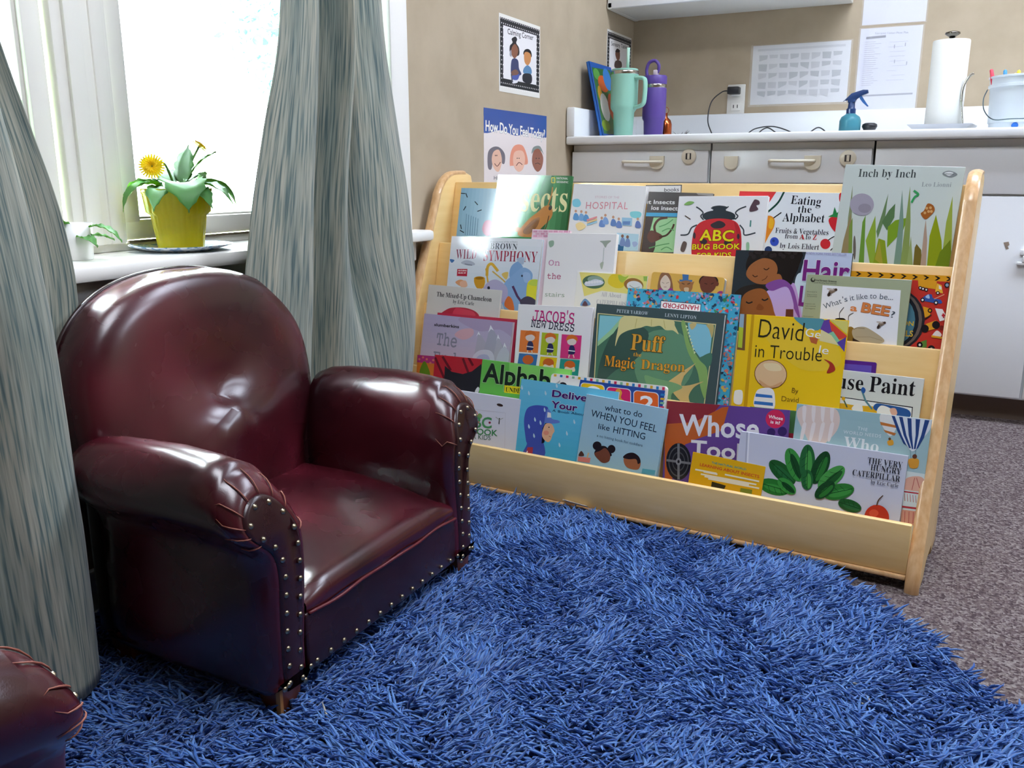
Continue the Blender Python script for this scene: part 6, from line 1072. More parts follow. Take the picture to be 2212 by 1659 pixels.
# ================================================================== COUNTER, CABINETS AND WHAT STANDS THERE
lam = mat('white_laminate', 'ecf0f3', .32, coat=.1); lamc = mat('counter_laminate', 'e6e9ea', .28); beige = mat('ivory_plastic', 'e9e3cf', .35); dark = mat('dark_gap', '3a3634', .8); toe = mat('toe_kick', '6b5d55', .8)
CFY, CTZ, CBZ = 2.863, .857, .829           # counter front, top, underside
ct = MB(); ct.box(WX+.002, CFY, CBZ, X1-.3, BY-.001, CTZ, .006, 3); ct.box(WX+.002, BY-.022, CTZ-.002, X1-.3, BY-.001, .957, .004).box(WX+.002, CFY+.0, CTZ-.002, WX+.034, BY-.02, .953, .006)
tag(ct.build('countertop', lamc, auto=40), 'long white laminate countertop with a raised backsplash', 'countertop')
DF = CFY+.042                                # drawer faces
def cabinet(x0, x1, label, kind):
    e = empty('base_cabinet', (x0, DF, 0), label=label, cat='cabinet', group='white base cabinets'); L = lambda x: x-x0
    MB().box(.001, .02, .075, x1-x0-.001, BY-DF-.03, CBZ-.001).build('body', lam, e); MB().box(.001, .07, 0, x1-x0-.001, .09, .075).build('toe_kick', toe, e)
    def front(name, a, b, z0, z1):
        return MB().box(L(a)+.003, 0, z0, L(b)-.003, .0185, z1, .003).build(name, lam, e, auto=40)
    def pull(p, xa, z):
        MB().tube(catmull([(L(xa), .002, z), (L(xa)+.004, -.018, z+.001), (L(xa)+.02, -.026, z+.001), (L(xa)+.07, -.028, z), (L(xa)+.12, -.026, z), (L(xa)+.135, -.018, z), (L(xa)+.139, .002, z)], 5, False), .0048, 8).build('handle', beige, p, smooth=True)
    def latch(p, x, z, w=.05, h=.042):
        s = MB(); P = [(L(x), z+h/2), (L(x)+w, z+h/2)]+[(L(x)+w/2+w/2*math.cos(a), z-h*.05+h*.5*math.sin(a)) for a in np.linspace(0, -math.pi, 9)]
        s.prism(P, 1, -.012, .0, bev=.002); s.box(L(x)+w*.25, -.0128, z+h*.2, L(x)+w*.75, -.0118, z+h*.28); s.build('safety_latch', beige, p, auto=40)
    def ring(p, x, z, r=.024):
        s = MB(); M = Matrix.Translation((L(x), 0, z)) @ Matrix.Rotation(R(90), 4, 'X'); s.lathe([(r, 0), (r, .008), (r-.004, .011), (.0, .011)], 22, M=M)
        o = s.build('round_latch', beige, p, auto=40); MB().box(L(x)-.009, -.0125, z-.010, L(x)+.009, -.0108, z+.010, .001).build('opening', dark, o); MB().box(L(x)-.003, -.0135, z-.009, L(x)+.005, -.0123, z+.009, .0008).build('slider', beige, o)
    if kind == 1:
        d = front('drawer', x0, x1, .703, .806); pull(d, -1.05, .770); latch(d, -.955, .768); ring(d, -.822, .787)
        front('door', x0, (x0+x1)/2, .082, .697); front('door', (x0+x1)/2, x1, .082, .697)
    elif kind == 2:
        d = front('drawer', x0, x1, .703, .806); latch(d, -.704, .766, .044, .040); pull(d, -.562, .770); latch(d, -.455, .765); ring(d, -.328, .777)
        front('door', x0, (x0+x1)/2, .082, .697); front('door', (x0+x1)/2, x1, .082, .697)
    elif kind == 3:
        front('drawer', x0, x1, .674, .806); d = front('door', x0, .212, .082, .668); front('door', .212, x1, .082, .668)
        s = MB(); s.box(L(.168), -.016, .485, L(.209), 0, .503, .002).box(L(.160), -.010, .505, L(.209), 0, .520, .002).box(L(.155), -.012, .476, L(.209), 0, .485, .002); s.build('safety_latch', lam, d, auto=40)
        MB().prism([(L(.115), .538), (L(.128), .541), (L(.131), .532), (L(.127), .527), (L(.131), .521), (L(.125), .518), (L(.120), .527)], 1, -.0006, .0).build('chip', mat('chipped_board', '9a8a7c', .9), d)
    else:
        front('drawer', x0, x1, .674, .806); front('door', x0, x1, .082, .668)
cabinet(WX+.006, -.756, 'white base cabinet in the corner under the mint green tumbler', 1)
cabinet(-.752, -.258, 'middle white base cabinet with a drawer handle between two latches', 2)
cabinet(-.254, .70, 'wide white base cabinet at the right with a chipped door below its drawer', 3)
# wall cabinet above
uc = empty('wall_cabinet', (WX+.003, 3.225, 1.323), label='white wall cabinet above the counter in the corner', cat='cabinet')
MB().box(0, .019, .0, .82, .302, .75, .002).box(0, .0, -.002, .018, .302, .02, .002).build('body', mat('wall_cabinet_white', 'dcdcd6', .4), uc, auto=40)
MB().box(0.001, 0, .0, .405, .018, .75, .003).build('door', lam, uc, auto=40); MB().box(.409, 0, .0, .819, .018, .75, .003).build('door', lam, uc, auto=40)
# ---------------------------------------------------------------- flat sheets on walls
def sheet(name, label, cat, wall, X0, Z0, X1_, Z1, bg, art, m=None, th=.0006, group=None):
    """wall 'L': Y runs X0..X1_ on the window wall; wall 'B': X runs X0..X1_ on the back wall"""
    w, h = X1_-X0, Z1-Z0
    if wall == 'L': O = Vector((WX+.0002+th, X0, Z1)); x, n = Vector((0, 1, 0)), Vector((1, 0, 0))
    else: O = Vector((X0, BY-.0002-th, Z1)); x, n = Vector((1, 0, 0)), Vector((0, -1, 0))
    M = Matrix(((x.x, 0, n.x, O.x), (x.y, 0, n.y, O.y), (x.z, 1, n.z, O.z), (0, 0, 0, 1)))
    def tf(px, py):
        P = plp(px, py, O, n)-O; return P.dot(x), P.z
    ar = Art(tf, (0, -h, w, 0), .0001, .00003); ar.w, ar.h = w, h; art(ar, w, h)
    o = sheet_mesh(name, [(0, -h, -th, w, 0, 0, bg, 0)], ar, m or bookmatte, None); o.matrix_world = M; return tag(o, label, cat, group)
def dots(a, w, h, b):
    a.up()
    def dot(cx, cy, r=.0022):
        P = [(cx+r*math.cos(t), cy+r*math.sin(t)) for t in np.linspace(0, 2*math.pi, 9)[:-1]]
        for i in range(1, 7): a._emit([P[0], P[i], P[i+1]], lin('f0eeea'))
    m = .006
    nx = int(w/.013); ny = int(h/.013)
    for i in range(nx):
        for j in range(ny):
            x = m+(w-2*m)*(i+.5)/nx+(j % 2)*.004; y = -(m+(h-2*m)*(j+.5)/ny)
            if x < b or x > w-b or y > -b or y < -h+b+.004: dot(x, y)
def art(a, w, h):
    a.poly('1f1f22', [(.006, -.010), (w-.005, -.010), (w-.005, -h+.016), (.006, -h+.016)], True); dots(a, w, h, .026); a.poly('e6e4e4', [(.026, -.030), (w-.026, -.030), (w-.026, -h+.038), (.026, -h+.038)], True)
    a.T('26262a', 'Calming Corner', 'S', 1096, 73, 1152, 87, 12, .02, out='26262a', ow=.012)
    a.C('1e1c20', (1103, 118), (1101, 100), (1107, 92), (1105, 84), (1113, 79), (1117, 85), (1115, 93), (1121, 104), (1120, 120)); a.C('8a5a44', (1105, 104), (1112, 95), (1119, 106), (1117, 120), (1111, 126), (1105, 118)); a.C('9a9aa4', (1101, 112), (1104, 108), (1105, 122), (1101, 120))
    a.C('3d4468', (1105, 130), (1112, 126), (1119, 131), (1121, 148), (1126, 160), (1118, 164), (1105, 162), (1103, 150)); a.C('7a5648', (1104, 156), (1114, 150), (1120, 158), (1110, 166)); a.C('e4e4ea', (1107, 172), (1116, 170), (1118, 178), (1107, 180)); a.P('4a4a54', (1103, 160), (1106, 160), (1108, 178), (1105, 178)); a.C('4c5aa0', (1106, 164), (1116, 162), (1122, 160), (1118, 172), (1108, 172))
    a.C('1e1c20', (1131, 118), (1133, 108), (1141, 106), (1147, 112), (1147, 124)); a.C('c98a54', (1132, 116), (1138, 112), (1146, 118), (1146, 132), (1140, 141), (1133, 134)); a.C('5a86ac', (1131, 148), (1139, 141), (1147, 148), (1147, 160), (1131, 158)); a.C('26262e', (1130, 160), (1147, 161), (1147, 180), (1130, 176))
sheet('poster', 'small polka-dot bordered poster reading Calming Corner on the window wall', 'poster', 'L', 2.373, .967, 2.652, 1.182, 'e4e2da', art)
def art(a, w, h):
    a.poly('2c4f9c', [(0, 0), (w, 0)]+[(w*(1-t), -.064-.006*math.sin(t*2*math.pi*2.2+.6)) for t in np.linspace(0, 1, 22)], True)
    a.T('f2f2ee', 'How Do You Feel Today?', 'SX', 1048, 282, 1177, 300, 24, 0, out='1c3878', ow=.02)
    a.C('77727a', (1054, 362), (1054, 330), (1064, 318), (1078, 318), (1090, 332), (1090, 352), (1084, 352), (1078, 330), (1066, 334), (1062, 364)); a.C('e8bca4', (1062, 345), (1066, 328), (1078, 324), (1084, 345), (1080, 366), (1074, 371), (1066, 362)); a.L('5a3030', 1.4, (1068, 353), (1074, 359), (1081, 350), smooth=True); a.E('302828', 1070, 336, 1, 1.5); a.E('302828', 1073, 336, 1, 1.5)
    a.C('e89a80', (1101, 356), (1103, 330), (1112, 314), (1128, 314), (1137, 332), (1140, 352), (1132, 356), (1106, 358)); a.C('f0bfa8', (1108, 345), (1112, 328), (1128, 326), (1134, 342), (1130, 364), (1120, 371), (1111, 362)); a.L('5a3030', 1.4, (1115, 358), (1121, 351), (1128, 356), smooth=True); a.E('302828', 1117, 342, 1, 1.4); a.E('302828', 1121, 342, 1, 1.4)
    a.C('8a9490', (1148, 332), (1152, 318), (1166, 316), (1174, 334), (1168, 326), (1156, 324)); a.C('9a6250', (1149, 345), (1153, 326), (1164, 322), (1173, 340), (1170, 362), (1161, 371), (1152, 360)); a.L('4a2a24', 1.2, (1156, 354), (1161, 352), (1167, 355)); a.E('241c1c', 1158, 342, 1, 1.3); a.E('241c1c', 1164, 342, 1, 1.3)
    a.T('4a4a5c', 'Happy', 'S', 1066, 388, 1090, 389, 8)
    for i, c in enumerate(('e8bca4', 'c98a60', '9a6250')): a.E(c, 1073+i*46, 418, 15, 22)
sheet('poster', 'blue-topped poster How Do You Feel Today? with three drawn faces', 'poster', 'L', 2.277, .62, 2.706, .915, 'e9dfdc', art, bookprint)
def art(a, w, h):
    a.poly('1f1f22', [(.005, -.008), (w-.004, -.008), (w-.004, -h+.012), (.005, -h+.012)], True); dots(a, w, h, .026); a.poly('dcdad8', [(.026, -.030), (w-.026, -.030), (w-.026, -h+.034), (.026, -h+.034)], True)
    a.T('3a3a3e', 'Sensory Table', 'S', 1320, 98, 1354, 106, 9, out='3a3a3e', ow=.01)
    a.C('7a5240', (1329, 118), (1331, 108), (1337, 107), (1339, 116), (1338, 128), (1333, 130)); a.C('2c2422', (1329, 112), (1333, 105), (1339, 109), (1337, 113)); a.C('4a3c36', (1328, 134), (1334, 130), (1342, 134), (1342, 146), (1328, 146))
sheet('poster', 'small polka-dot poster reading Sensory Table behind the mint tumbler', 'poster', 'L', 3.238, 1.035, 3.508, 1.256, 'd8d6cf', art)
def lines(a, x0, y0, x1, y1, n, c, wd=.8):
    for i in range(n): y = y0+(y1-y0)*i/max(1, n-1); a.poly(c, [(x0, y), (x1, y), (x1, y-.0016*wd), (x0, y-.0016*wd)], True)
def art(a, w, h):
    rg = random.Random(4); cols = 8
    a.poly('c3c5c9', [(.018, -.012), (w-.018, -.012), (w-.018, -.020), (.018, -.020)], True)
    for r_ in range(5):
        for c in range(cols):
            x = .024+c*(w-.045)/cols; y = -.034-r_*(h-.05)/5
            a.poly(rg.choice(('b4b7bb', 'bec0c4', 'aeb1b5')), [(x, y), (x+(w-.06)/cols-.004, y-.001), (x+(w-.06)/cols-.006, y-rg.uniform(.010, .028)), (x+.002, y-rg.uniform(.012, .026))], True)
slv = mat('plastic_sleeve', 'ffffff', .08, spec=.5, alpha=.16)
sheet('schedule_sheet', 'wide printed table sheet in a clear sleeve on the wall above the outlet', 'paper sheet', 'B', -.771, .988, -.422, 1.2, 'd6d8da', art, mat('x', 'ffffff') if 0 else bookmatte)
def art(a, w, h):
    a.T('8a8c98', 'Emergency Contact Phone Plan', 'SR', 1890, 74, 1962, 72, 4); a.poly('84868f', [(.020, -.028), (.085, -.026), (.085, -.034), (.020, -.036)], True); a.poly('9a9ca4', [(.012, -h+.052), (w-.012, -h+.054), (w-.012, -h+.048), (.012, -h+.046)], True)
    rg = random.Random(8)
    for i in range(22): y = -.045-i*.007; lines(a, .018, y, .018+rg.uniform(.03, .055), y, 1, 'a8aab4', .8)
    for i in range(9):
        x = .095+rg.uniform(0, .02); y = -.05-i*.016; lines(a, x, y, x+rg.uniform(.03, .06), y, 1, 'b0b2bc', .7)
    for x, y in ((.115, -.06), (.15, -.055), (.12, -.11), (.16, -.118)): a.poly('9fa1ac', [(x, y), (x+.003, y), (x+.003, y-.012), (x, y-.012)], True)
sheet('notice_sheet', 'tall printed notice page in a shiny sleeve behind the spray bottle', 'paper sheet', 'B', -.393, .957, -.19, 1.235, 'd2d4e0', art)
def art(a, w, h):
    lines(a, .02, -.02, w-.03, -.10, 11, 'b0b2b8', 1)
sheet('notice_sheet', 'upper printed page cut off by the top edge, above the tall notice', 'paper sheet', 'B', -.391, 1.247, -.185, 1.50, 'd4d5dc', art)
# crinkled clear sleeves over the sheets
def sleeve(label, x0, z0, x1, z1, folds, seed):
    g = random.Random(seed); rows = []
    for j in range(31):
        v = j/30; row = []
        for i in range(61):
            u = i/60; d = .0028+.0012*math.sin(v*9+u*3)
            for fu, wd, am, sl in folds: d += am*math.exp(-((u-fu-sl*(v-.5)-.02*math.sin(v*7+fu*9))/wd)**2)*(1+.35*math.sin(v*26+fu*30))
            row.append(Vector((x0+(x1-x0)*u, BY-.003-d, z0+(z1-z0)*v)))
        rows.append(row)
    o = MB().grid(rows).build('plastic_sleeve', slv, smooth=True); return tag(o, label, 'plastic sleeve', 'clear sleeves on the counter wall')
sleeve('clear crinkled sleeve over the wide printed table', -.778, .980, -.415, 1.203, ((.17, .02, .008, .05), (.30, .035, .010, .12), (.40, .015, .004, 0)), 1)
sleeve('clear shiny sleeve over the tall notice page', -.398, .950, -.184, 1.238, ((.17, .05, .011, -.03), (.02, .02, .004, 0)), 2)
sleeve('clear sleeve over the page at the top edge', -.396, 1.243, -.18, 1.50, ((.12, .05, .006, .2), (.42, .03, .007, .15)), 3)
# outlet, adapter, cable
wp = mat('outlet_white', 'e6e4dc', .35)
ol = empty('wall_outlet', (-.824, BY-.001, 1.010), label='white wall outlet above the backsplash with a black adapter plugged in', cat='outlet')
MB().box(-.034, -.006, -.055, .034, 0, .055, .003).build('cover_plate', wp, ol, auto=40)
for z in (-.026, .026):
    o = MB().box(-.018, -.0085, z-.016, .018, -.0055, z+.016, .003).build('socket', wp, ol, auto=40); MB().box(-.009, -.0092, z-.006, -.006, -.0084, z+.006).build('slot', dark, o); MB().box(.006, -.0092, z-.006, .009, -.0084, z+.006).build('slot', dark, o)
ad = empty('power_adapter', (-.826, BY-.010, 1.040), label='small black power adapter plugged into the wall outlet', cat='adapter'); blk = mat('black_plastic', '26282b', .4)
MB().box(-.024, -.040, -.013, .020, 0, .014, .004).build('body', blk, ad, auto=40)
cb = MB().tube(catmull([(-.85, BY-.035, 1.040), (-.872, BY-.04, 1.036), (-.905, BY-.06, 1.00), (-.905, BY-.10, .93), (-.87, BY-.16, .875), (-.85, BY-.22, .861), (-.80, BY-.28, .860), (-.76, BY-.30, .868), (-.72, BY-.31, .861), (-.68, BY-.30, .886), (-.62, BY-.28, .892), (-.55, BY-.31, .866), (-.60, BY-.35, .860), (-.66, BY-.34, .864), (-.64, BY-.30, .888), (-.58, BY-.36, .861), (-.50, BY-.38, .860), (-.46, BY-.36, .882), (-.43, BY-.34, .860)], 8, False), .0022, 8).build('power_cable', blk, smooth=True)
tag(cb, 'thin black cable looping from the outlet along the counter', 'cable')
# ---------------------------------------------------------------- drinkware and bottles on the counter
def at(px, py, Y): return yp(px, py, Y)
mint = mat('mint_powder_coat', '8fc4b0', .5); steel = mat('brushed_steel', 'b8b4ac', .22, 1.); purp = mat('purple_powder_coat', '5a4490', .4); copper = mat('copper', 'c9683c', .2, 1.)
x_ = at(1346, 290, 3.05).x; t = empty('mint_tumbler', (x_, 3.05, CTZ), label='tall mint green tumbler with a side handle and a straw', cat='tumbler')
MB().lathe([(0, 0), (.031, 0), (.033, .002), (.037, .085), (.046, .098), (.0475, .108), (.0480, .205), (.0485, .212), (0, .212)], 40).build('body', mint, t, auto=50)
MB().lathe([(.0475, .210), (.0485, .212), (.0485, .222), (.0475, .224)], 40).build('steel_rim', steel, t, smooth=True)
MB().lathe([(0, .222), (.046, .222), (.047, .227), (.045, .230), (0, .230)], 40).build('lid', mint, t, auto=50)
MB().tube([(.012, -.005, .225), (.013, -.006, .30)], .0055, 12).build('straw', mat('pale_mint_straw', 'b4dcc8', .4), t, smooth=True)
h = MB(); P = catmull([(.043, -.012, .198), (.062, -.016, .198), (.080, -.020, .192), (.084, -.022, .17), (.083, -.022, .14), (.078, -.020, .112), (.06, -.015, .103), (.042, -.01, .100)], 5, False); loops = []
for i, p in enumerate(P):
    a = Vector(P[max(0, i-1)]); b = Vector(P[min(len(P)-1, i+1)]); tt = (b-a).normalized(); s_ = Vector((.25, .97, 0)).normalized(); n = tt.cross(s_).normalized(); c = Vector(p)
    loops.append([c+s_*(.011*math.cos(q))+n*(.0065*math.sin(q)) for q in np.linspace(0, 2*math.pi, 13)[:-1]])
h.loft(loops).build('handle', mint, t, smooth=True)
x_ = at(1411, 288, 3.17).x; t = empty('purple_water_bottle', (x_, 3.17, CTZ), label='purple insulated bottle with a loop handle on its lid', cat='water bottle')
MB().lathe([(0, 0), (.032, 0), (.034, .003), (.0365, .06), (.041, .068), (.042, .075), (.0425, .170), (.041, .175), (0, .175)], 36).build('body', purp, t, auto=50); MB().lathe([(.0405, .172), (.0415, .174), (.0415, .185), (.0405, .187)], 36).build('steel_rim', steel, t, smooth=True); MB().lathe([(0, .186), (.0415, .186), (.0425, .19), (.0425, .212), (.040, .216), (0, .217)], 36).build('lid', purp, t, auto=50)
MB().tube(catmull([(-.030, 0, .214), (-.033, 0, .240), (-.024, 0, .262), (-.004, 0, .268), (.010, 0, .256), (.012, 0, .238), (.004, 0, .224), (-.002, 0, .216)], 5, False), [.006]*36, 8).build('loop_handle', purp, t, smooth=True); MB().box(-.006, -.012, .214, .010, .012, .236, .004).build('spout', mat('pale_spout', 'cdbfc4', .4), t, auto=40)
x_ = at(1436, 288, 3.30).x; t = empty('copper_bottle', (x_, 3.30, CTZ), label='small shiny copper bottle beside the purple water bottle', cat='bottle')
MB().lathe([(0, 0), (.024, 0), (.025, .003), (.025, .055), (.020, .070), (.009, .080), (.0075, .095), (0, .096)], 30).build('body', copper, t, smooth=True); MB().tube([(.012*math.cos(a), 0, .105+.012*math.sin(a)) for a in np.linspace(-1.6, 4.7, 22)], .001, 6).build('ring', copper, t, smooth=True)
sp = MB(); g = random.Random(2)
for i in range(16): a = g.uniform(0, 6.28); l_ = g.uniform(.03, .05); e_ = g.uniform(.3, 1.0); c0 = Vector((g.uniform(-.012, .012), g.uniform(-.01, .01), .002)); d = Vector((math.cos(a)*math.cos(e_), math.sin(a)*math.cos(e_), math.sin(e_))); sp.tube([c0, c0+d*l_*.5, c0+d*l_], [.0012, .0011, .0003], 5)
sp.lathe([(0, 0), (.02, 0), (.018, .004), (0, .006)], 12)
o = sp.build('dried_sprig', mat('dark_sprig', '3a2422', .7)); o.location = (at(1470, 288, 3.35).x, 3.35, CTZ); tag(o, 'small dark spiky sprig lying beside the copper bottle', 'sprig')
# blue picture book propped against the window wall
a0 = at(1299, 288, 3.0); x0b, xt = -1.165, -1.212
dz = .25; M = Matrix.Translation((-1.158, 3.0, CTZ+.001)); lx = Vector((-.060, 0, .262)).normalized(); 
n_ = Vector((lx.z, 0, -lx.x)); yv = Vector((0, 1, 0)); O = Vector((-1.158, 2.985, CTZ+.0015))+lx*.262
M = Matrix(((yv.x, lx.x, n_.x, O.x), (yv.y, lx.y, n_.y, O.y), (yv.z, lx.z, n_.z, O.z), (0, 0, 0, 1)))
e = empty('picture_book', label='blue hardcover with a bright fish scene leaning in the corner behind the mint tumbler', cat='book', M=M)
def tfb(px, py): P = plp(px, py, O, n_)-O; return P.dot(yv), P.dot(lx)
ar = Art(tfb, (0, -.262, .215, 0))
ar.poly('2f6a3a', [(.014, -.02), (.20, -.012), (.20, -.25), (.014, -.25)], True)
for c, x, y, s1, s2 in (('5aa04c', .05, -.04, .03, .02), ('e0662c', .10, -.07, .05, .03), ('d8a02c', .05, -.11, .02, .03), ('2c7ac0', .15, -.05, .04, .04), ('e8e4dc', .075, -.155, .042, .05), ('b04a28', .15, -.15, .04, .05), ('7a9a2c', .05, -.22, .04, .02)):
    ar.poly(c, [(x+s1*math.cos(q), y+s2*math.sin(q)) for q in np.linspace(0, 6.2, 20)], True)
sheet_mesh('cover', [(0, -.262, -.0022, .215, 0, 0, '2358a8', .0004), (0, -.262, -.012, .215, 0, -.0098, '2358a8', .0004), (0, -.262, -.012, .0022, 0, 0, '2a66b8', .0004)], ar, bookprint, e)
MB().box(.0022, -.259, -.0098, .212, -.003, -.0022).build('pages', pagem, e)
# spray bottle
navy = mat('navy_plastic', '1c3560', .3); teal = mat('teal_frosted', '4c94a4', .3, trans=.35, ior=1.3)
x_ = at(1835, 278, 3.10).x; t = empty('spray_bottle', (x_, 3.10, CTZ), label='teal spray bottle with a navy trigger head', cat='spray bottle')
MB().lathe([(0, 0), (.031, 0), (.033, .003), (.033, .040), (.028, .052), (.016, .060), (.013, .064), (0, .064)], 32).build('body', teal, t, smooth=True)
MB().lathe([(0, .060), (.0145, .060), (.0145, .076), (.011, .080), (.010, .100), (0, .100)], 20).build('collar', navy, t, auto=40)
s = MB(); s.prism([(-.012, .096), (-.010, .108), (-.020, .104), (-.026, .1), (-.002, .124), (.032, .134), (.046, .133), (.048, .124), (.040, .120), (.024, .116), (.012, .108), (.011, .096)], 1, -.010, .010, bev=.002); s.build('spray_head', navy, t, auto=40)
s = MB(); s.prism([(.020, .117), (.028, .118), (.038, .100), (.052, .084), (.048, .082), (.034, .094), (.024, .106)], 1, -.006, .006, bev=.001); s.build('trigger', mat('blue_trigger', '2c5a94', .35), t, auto=40)
x_ = at(1878, 277, 3.12).x; t = empty('small_lotion_bottle', (x_, 3.12, CTZ), label='small squat bottle with a wide black cap beside the spray bottle', cat='bottle')
MB().lathe([(0, 0), (.016, 0), (.018, .002), (.017, .010), (0, .011)], 24).build('body', wp, t, smooth=True); MB().lathe([(0, .009), (.017, .009), (.0235, .022), (.022, .029), (.014, .033), (0, .034)], 24).build('cap', blk, t, smooth=True)
# paper towel
xa = at(2037, 262, 3.18).x; tray = MB(); tray.lathe([(0, 0), (.085, 0), (.115, .022), (.117, .024), (.112, .023), (.083, .004), (0, .004)], 4, M=Matrix.Rotation(R(45), 4, 'Z') @ Matrix.Diagonal((1.2, 1.0, 1, 1)))
o = tray.build('serving_tray', mat('grey_tray', 'c6c8cc', .4), auto=30); o.location = (xa, 3.18, CTZ); tag(o, 'shallow pale grey square tray under the paper towel roll', 'tray')
t = empty('paper_towel_holder', (xa, 3.18, CTZ+.004), label='steel paper towel holder with a round knob and spring arm', cat='paper towel holder')
MB().lathe([(0, 0), (.072, 0), (.074, .003), (.070, .007), (0, .008)], 32).build('base', steel, t, smooth=True); MB().lathe([(0, .005), (.006, .005), (.006, .278), (0, .278)], 12).build('post', steel, t, smooth=True)
MB().lathe([(0, .278), (.008, .279), (.010, .283), (.022, .291), (.021, .296), (.010, .299), (0, .2995)], 24).build('knob', mat('dark_chrome', '6a6660', .15, 1.), t, smooth=True)
MB().tube(catmull([(.060, -.045, .005), (.052, -.040, .05), (.046, -.036, .09), (.047, -.036, .13), (.060, -.040, .160), (.072, -.042, .168)], 6, False), [.0022]*12+[.0035]*10+[.004]*9, 8).build('arm', steel, t, smooth=True)
s = MB(); s.lathe([(.019, .010), (.052, .010), (.0535, .014), (.0535, .268), (.052, .272), (.019, .272), (.019, .010)], 48, cap=False); o = s.build('paper_towel_roll', mat('paper_towel', 'eff1ea', .95), auto=50); add_bump(MATS['paper_towel'], 160, .3, .001); o.location = (xa, 3.18, CTZ+.004); tag(o, 'full roll of white paper towels on the counter', 'paper towel')
# bucket of markers
xb = at(2212, 275, 3.08).x-.010; t = empty('plastic_bucket', (xb, 3.08, CTZ), label='white plastic bucket with a wire bail handle at the right end of the counter', cat='bucket'); bw = mat('bucket_white', 'd4dee4', .35)
s = MB(); s.lathe([(0, 0), (.082, 0), (.084, .003), (.093, .120), (.097, .121), (.097, .128), (.094, .129), (.095, .146), (.098, .147), (.098, .152), (.094, .153), (.092, .15), (.088, .02), (0, .006)], 48, cap=False); s.build('pail', bw, t, auto=40)
MB().tube(catmull([(-.098, 0, .118), (-.106, -.020, .090), (-.100, -.050, .055), (-.075, -.085, .028), (-.03, -.100, .028), (.03, -.100, .028), (.075, -.085, .028), (.100, -.050, .055), (.106, -.020, .09), (.098, 0, .118)], 6, False), .0016, 7).build('bail_handle', mat('bail_wire', '4a5a60', .3, .8), t, smooth=True)
MB().lathe([(.0, 0), (.009, .0), (.009, .002), (0, .002)], 12, M=Matrix.Translation((-.018, -.083, .010)) @ Matrix.Rotation(R(90), 4, 'X')).build('sticker', mat('blue_dot', '2c6ac0', .4), t)
for (dx, dy, tx, ty, ln, c, lab) in ((-.055, -.02, -.40, -.1, .170, 'e0485c', 'red'), (-.045, -.045, -.15, -.2, .160, '4a9cd0', 'light blue'), (-.030, -.02, .08, 0, .160, 'd8cc3c', 'yellow'), (.0, -.04, .05, -.1, .155, '2c2a6a', 'dark blue'), (-.02, .03, -.1, .2, .158, 'e8d860', 'pale yellow')):
    o = MB().lathe([(0, 0), (.006, 0), (.0065, .004), (.0065, ln-.03), (.0055, ln-.02), (.005, ln-.004), (0, ln)], 12).build('marker_pen', mat('marker_'+lab.replace(' ', '_'), c, .35), auto=50)
    o.location = (xb+dx, 3.08+dy, CTZ+.010); o.rotation_euler = (-ty*.4, tx*.6, 0); tag(o, lab+' marker pen standing in the white bucket', 'marker', 'markers in the bucket')
# ================================================================== WINDOW SILL PLANTS
def thin_glow(m, hx, f):
    N, L, b = nodes(m); t_ = N.new('ShaderNodeBsdfTranslucent'); t_.inputs[0].default_value = c4(hx); q = N.new('ShaderNodeMixShader'); q.inputs[0].default_value = f
    L.new(b.outputs[0], q.inputs[1]); L.new(t_.outputs[0], q.inputs[2]); L.new(q.outputs[0], N['Material Output'].inputs['Surface'])
SZ = .592
pot_p = Vector((-1.290, 1.178, SZ)); yel = mat('yellow_pot', 'ffee08', .3, coat=.4); thin_glow(yel, 'fff000', .6)
pl = mat('blue_white_plate', 'cfe2ee', .2); noise_col(pl, '7aa4cc', 'eef6fa', ns=90, detail=1, lo=.42, hi=.5)
o = MB().lathe([(0, 0), (.055, 0), (.090, .010), (.092, .012), (.088, .011), (.055, .004), (0, .004)], 40).build('saucer', pl, smooth=True); o.location = pot_p; tag(o, 'blue and white saucer under the yellow flower pot', 'saucer')
t = empty('potted_dandelion', pot_p+Vector((0, 0, .0045)), label='yellow ribbed pot with a leafy yellow-flowered plant on the window sill', cat='potted plant')
prof = [(.040, 0), (.041, .003), (.048, .060), (.056, .066), (.060, .098), (.062, .100), (.062, .108), (.058, .108), (.055, .095)]
s = MB(); rings = []
for r, z in prof:
    ring = []
    for i in range(96): a = 2*math.pi*i/96; rr = r+(.0009*math.cos(a*32) if .02 < z < .1 else 0); ring.append(Vector((rr*math.cos(a), rr*math.sin(a), z)))
    rings.append(ring)
s.loft(rings, True, True, False); s.build('flower_pot', yel, t, smooth=True)
MB().lathe([(0, .092), (.056, .092), (.04, .096), (0, .098)], 24).build('soil', mat('soil', '3a2a1e', .95), t, smooth=True)
lf = mat('dandelion_leaf', '6fa86c', .45); N, L, b = nodes(lf); tlz = N.new('ShaderNodeBsdfTranslucent'); tlz.inputs[0].default_value = c4('9ccf3c'); ms = N.new('ShaderNodeMixShader'); ms.inputs[0].default_value = .55
L.new(b.outputs[0], ms.inputs[1]); L.new(tlz.outputs[0], ms.inputs[2]); L.new(ms.outputs[0], N['Material Output'].inputs['Surface'])
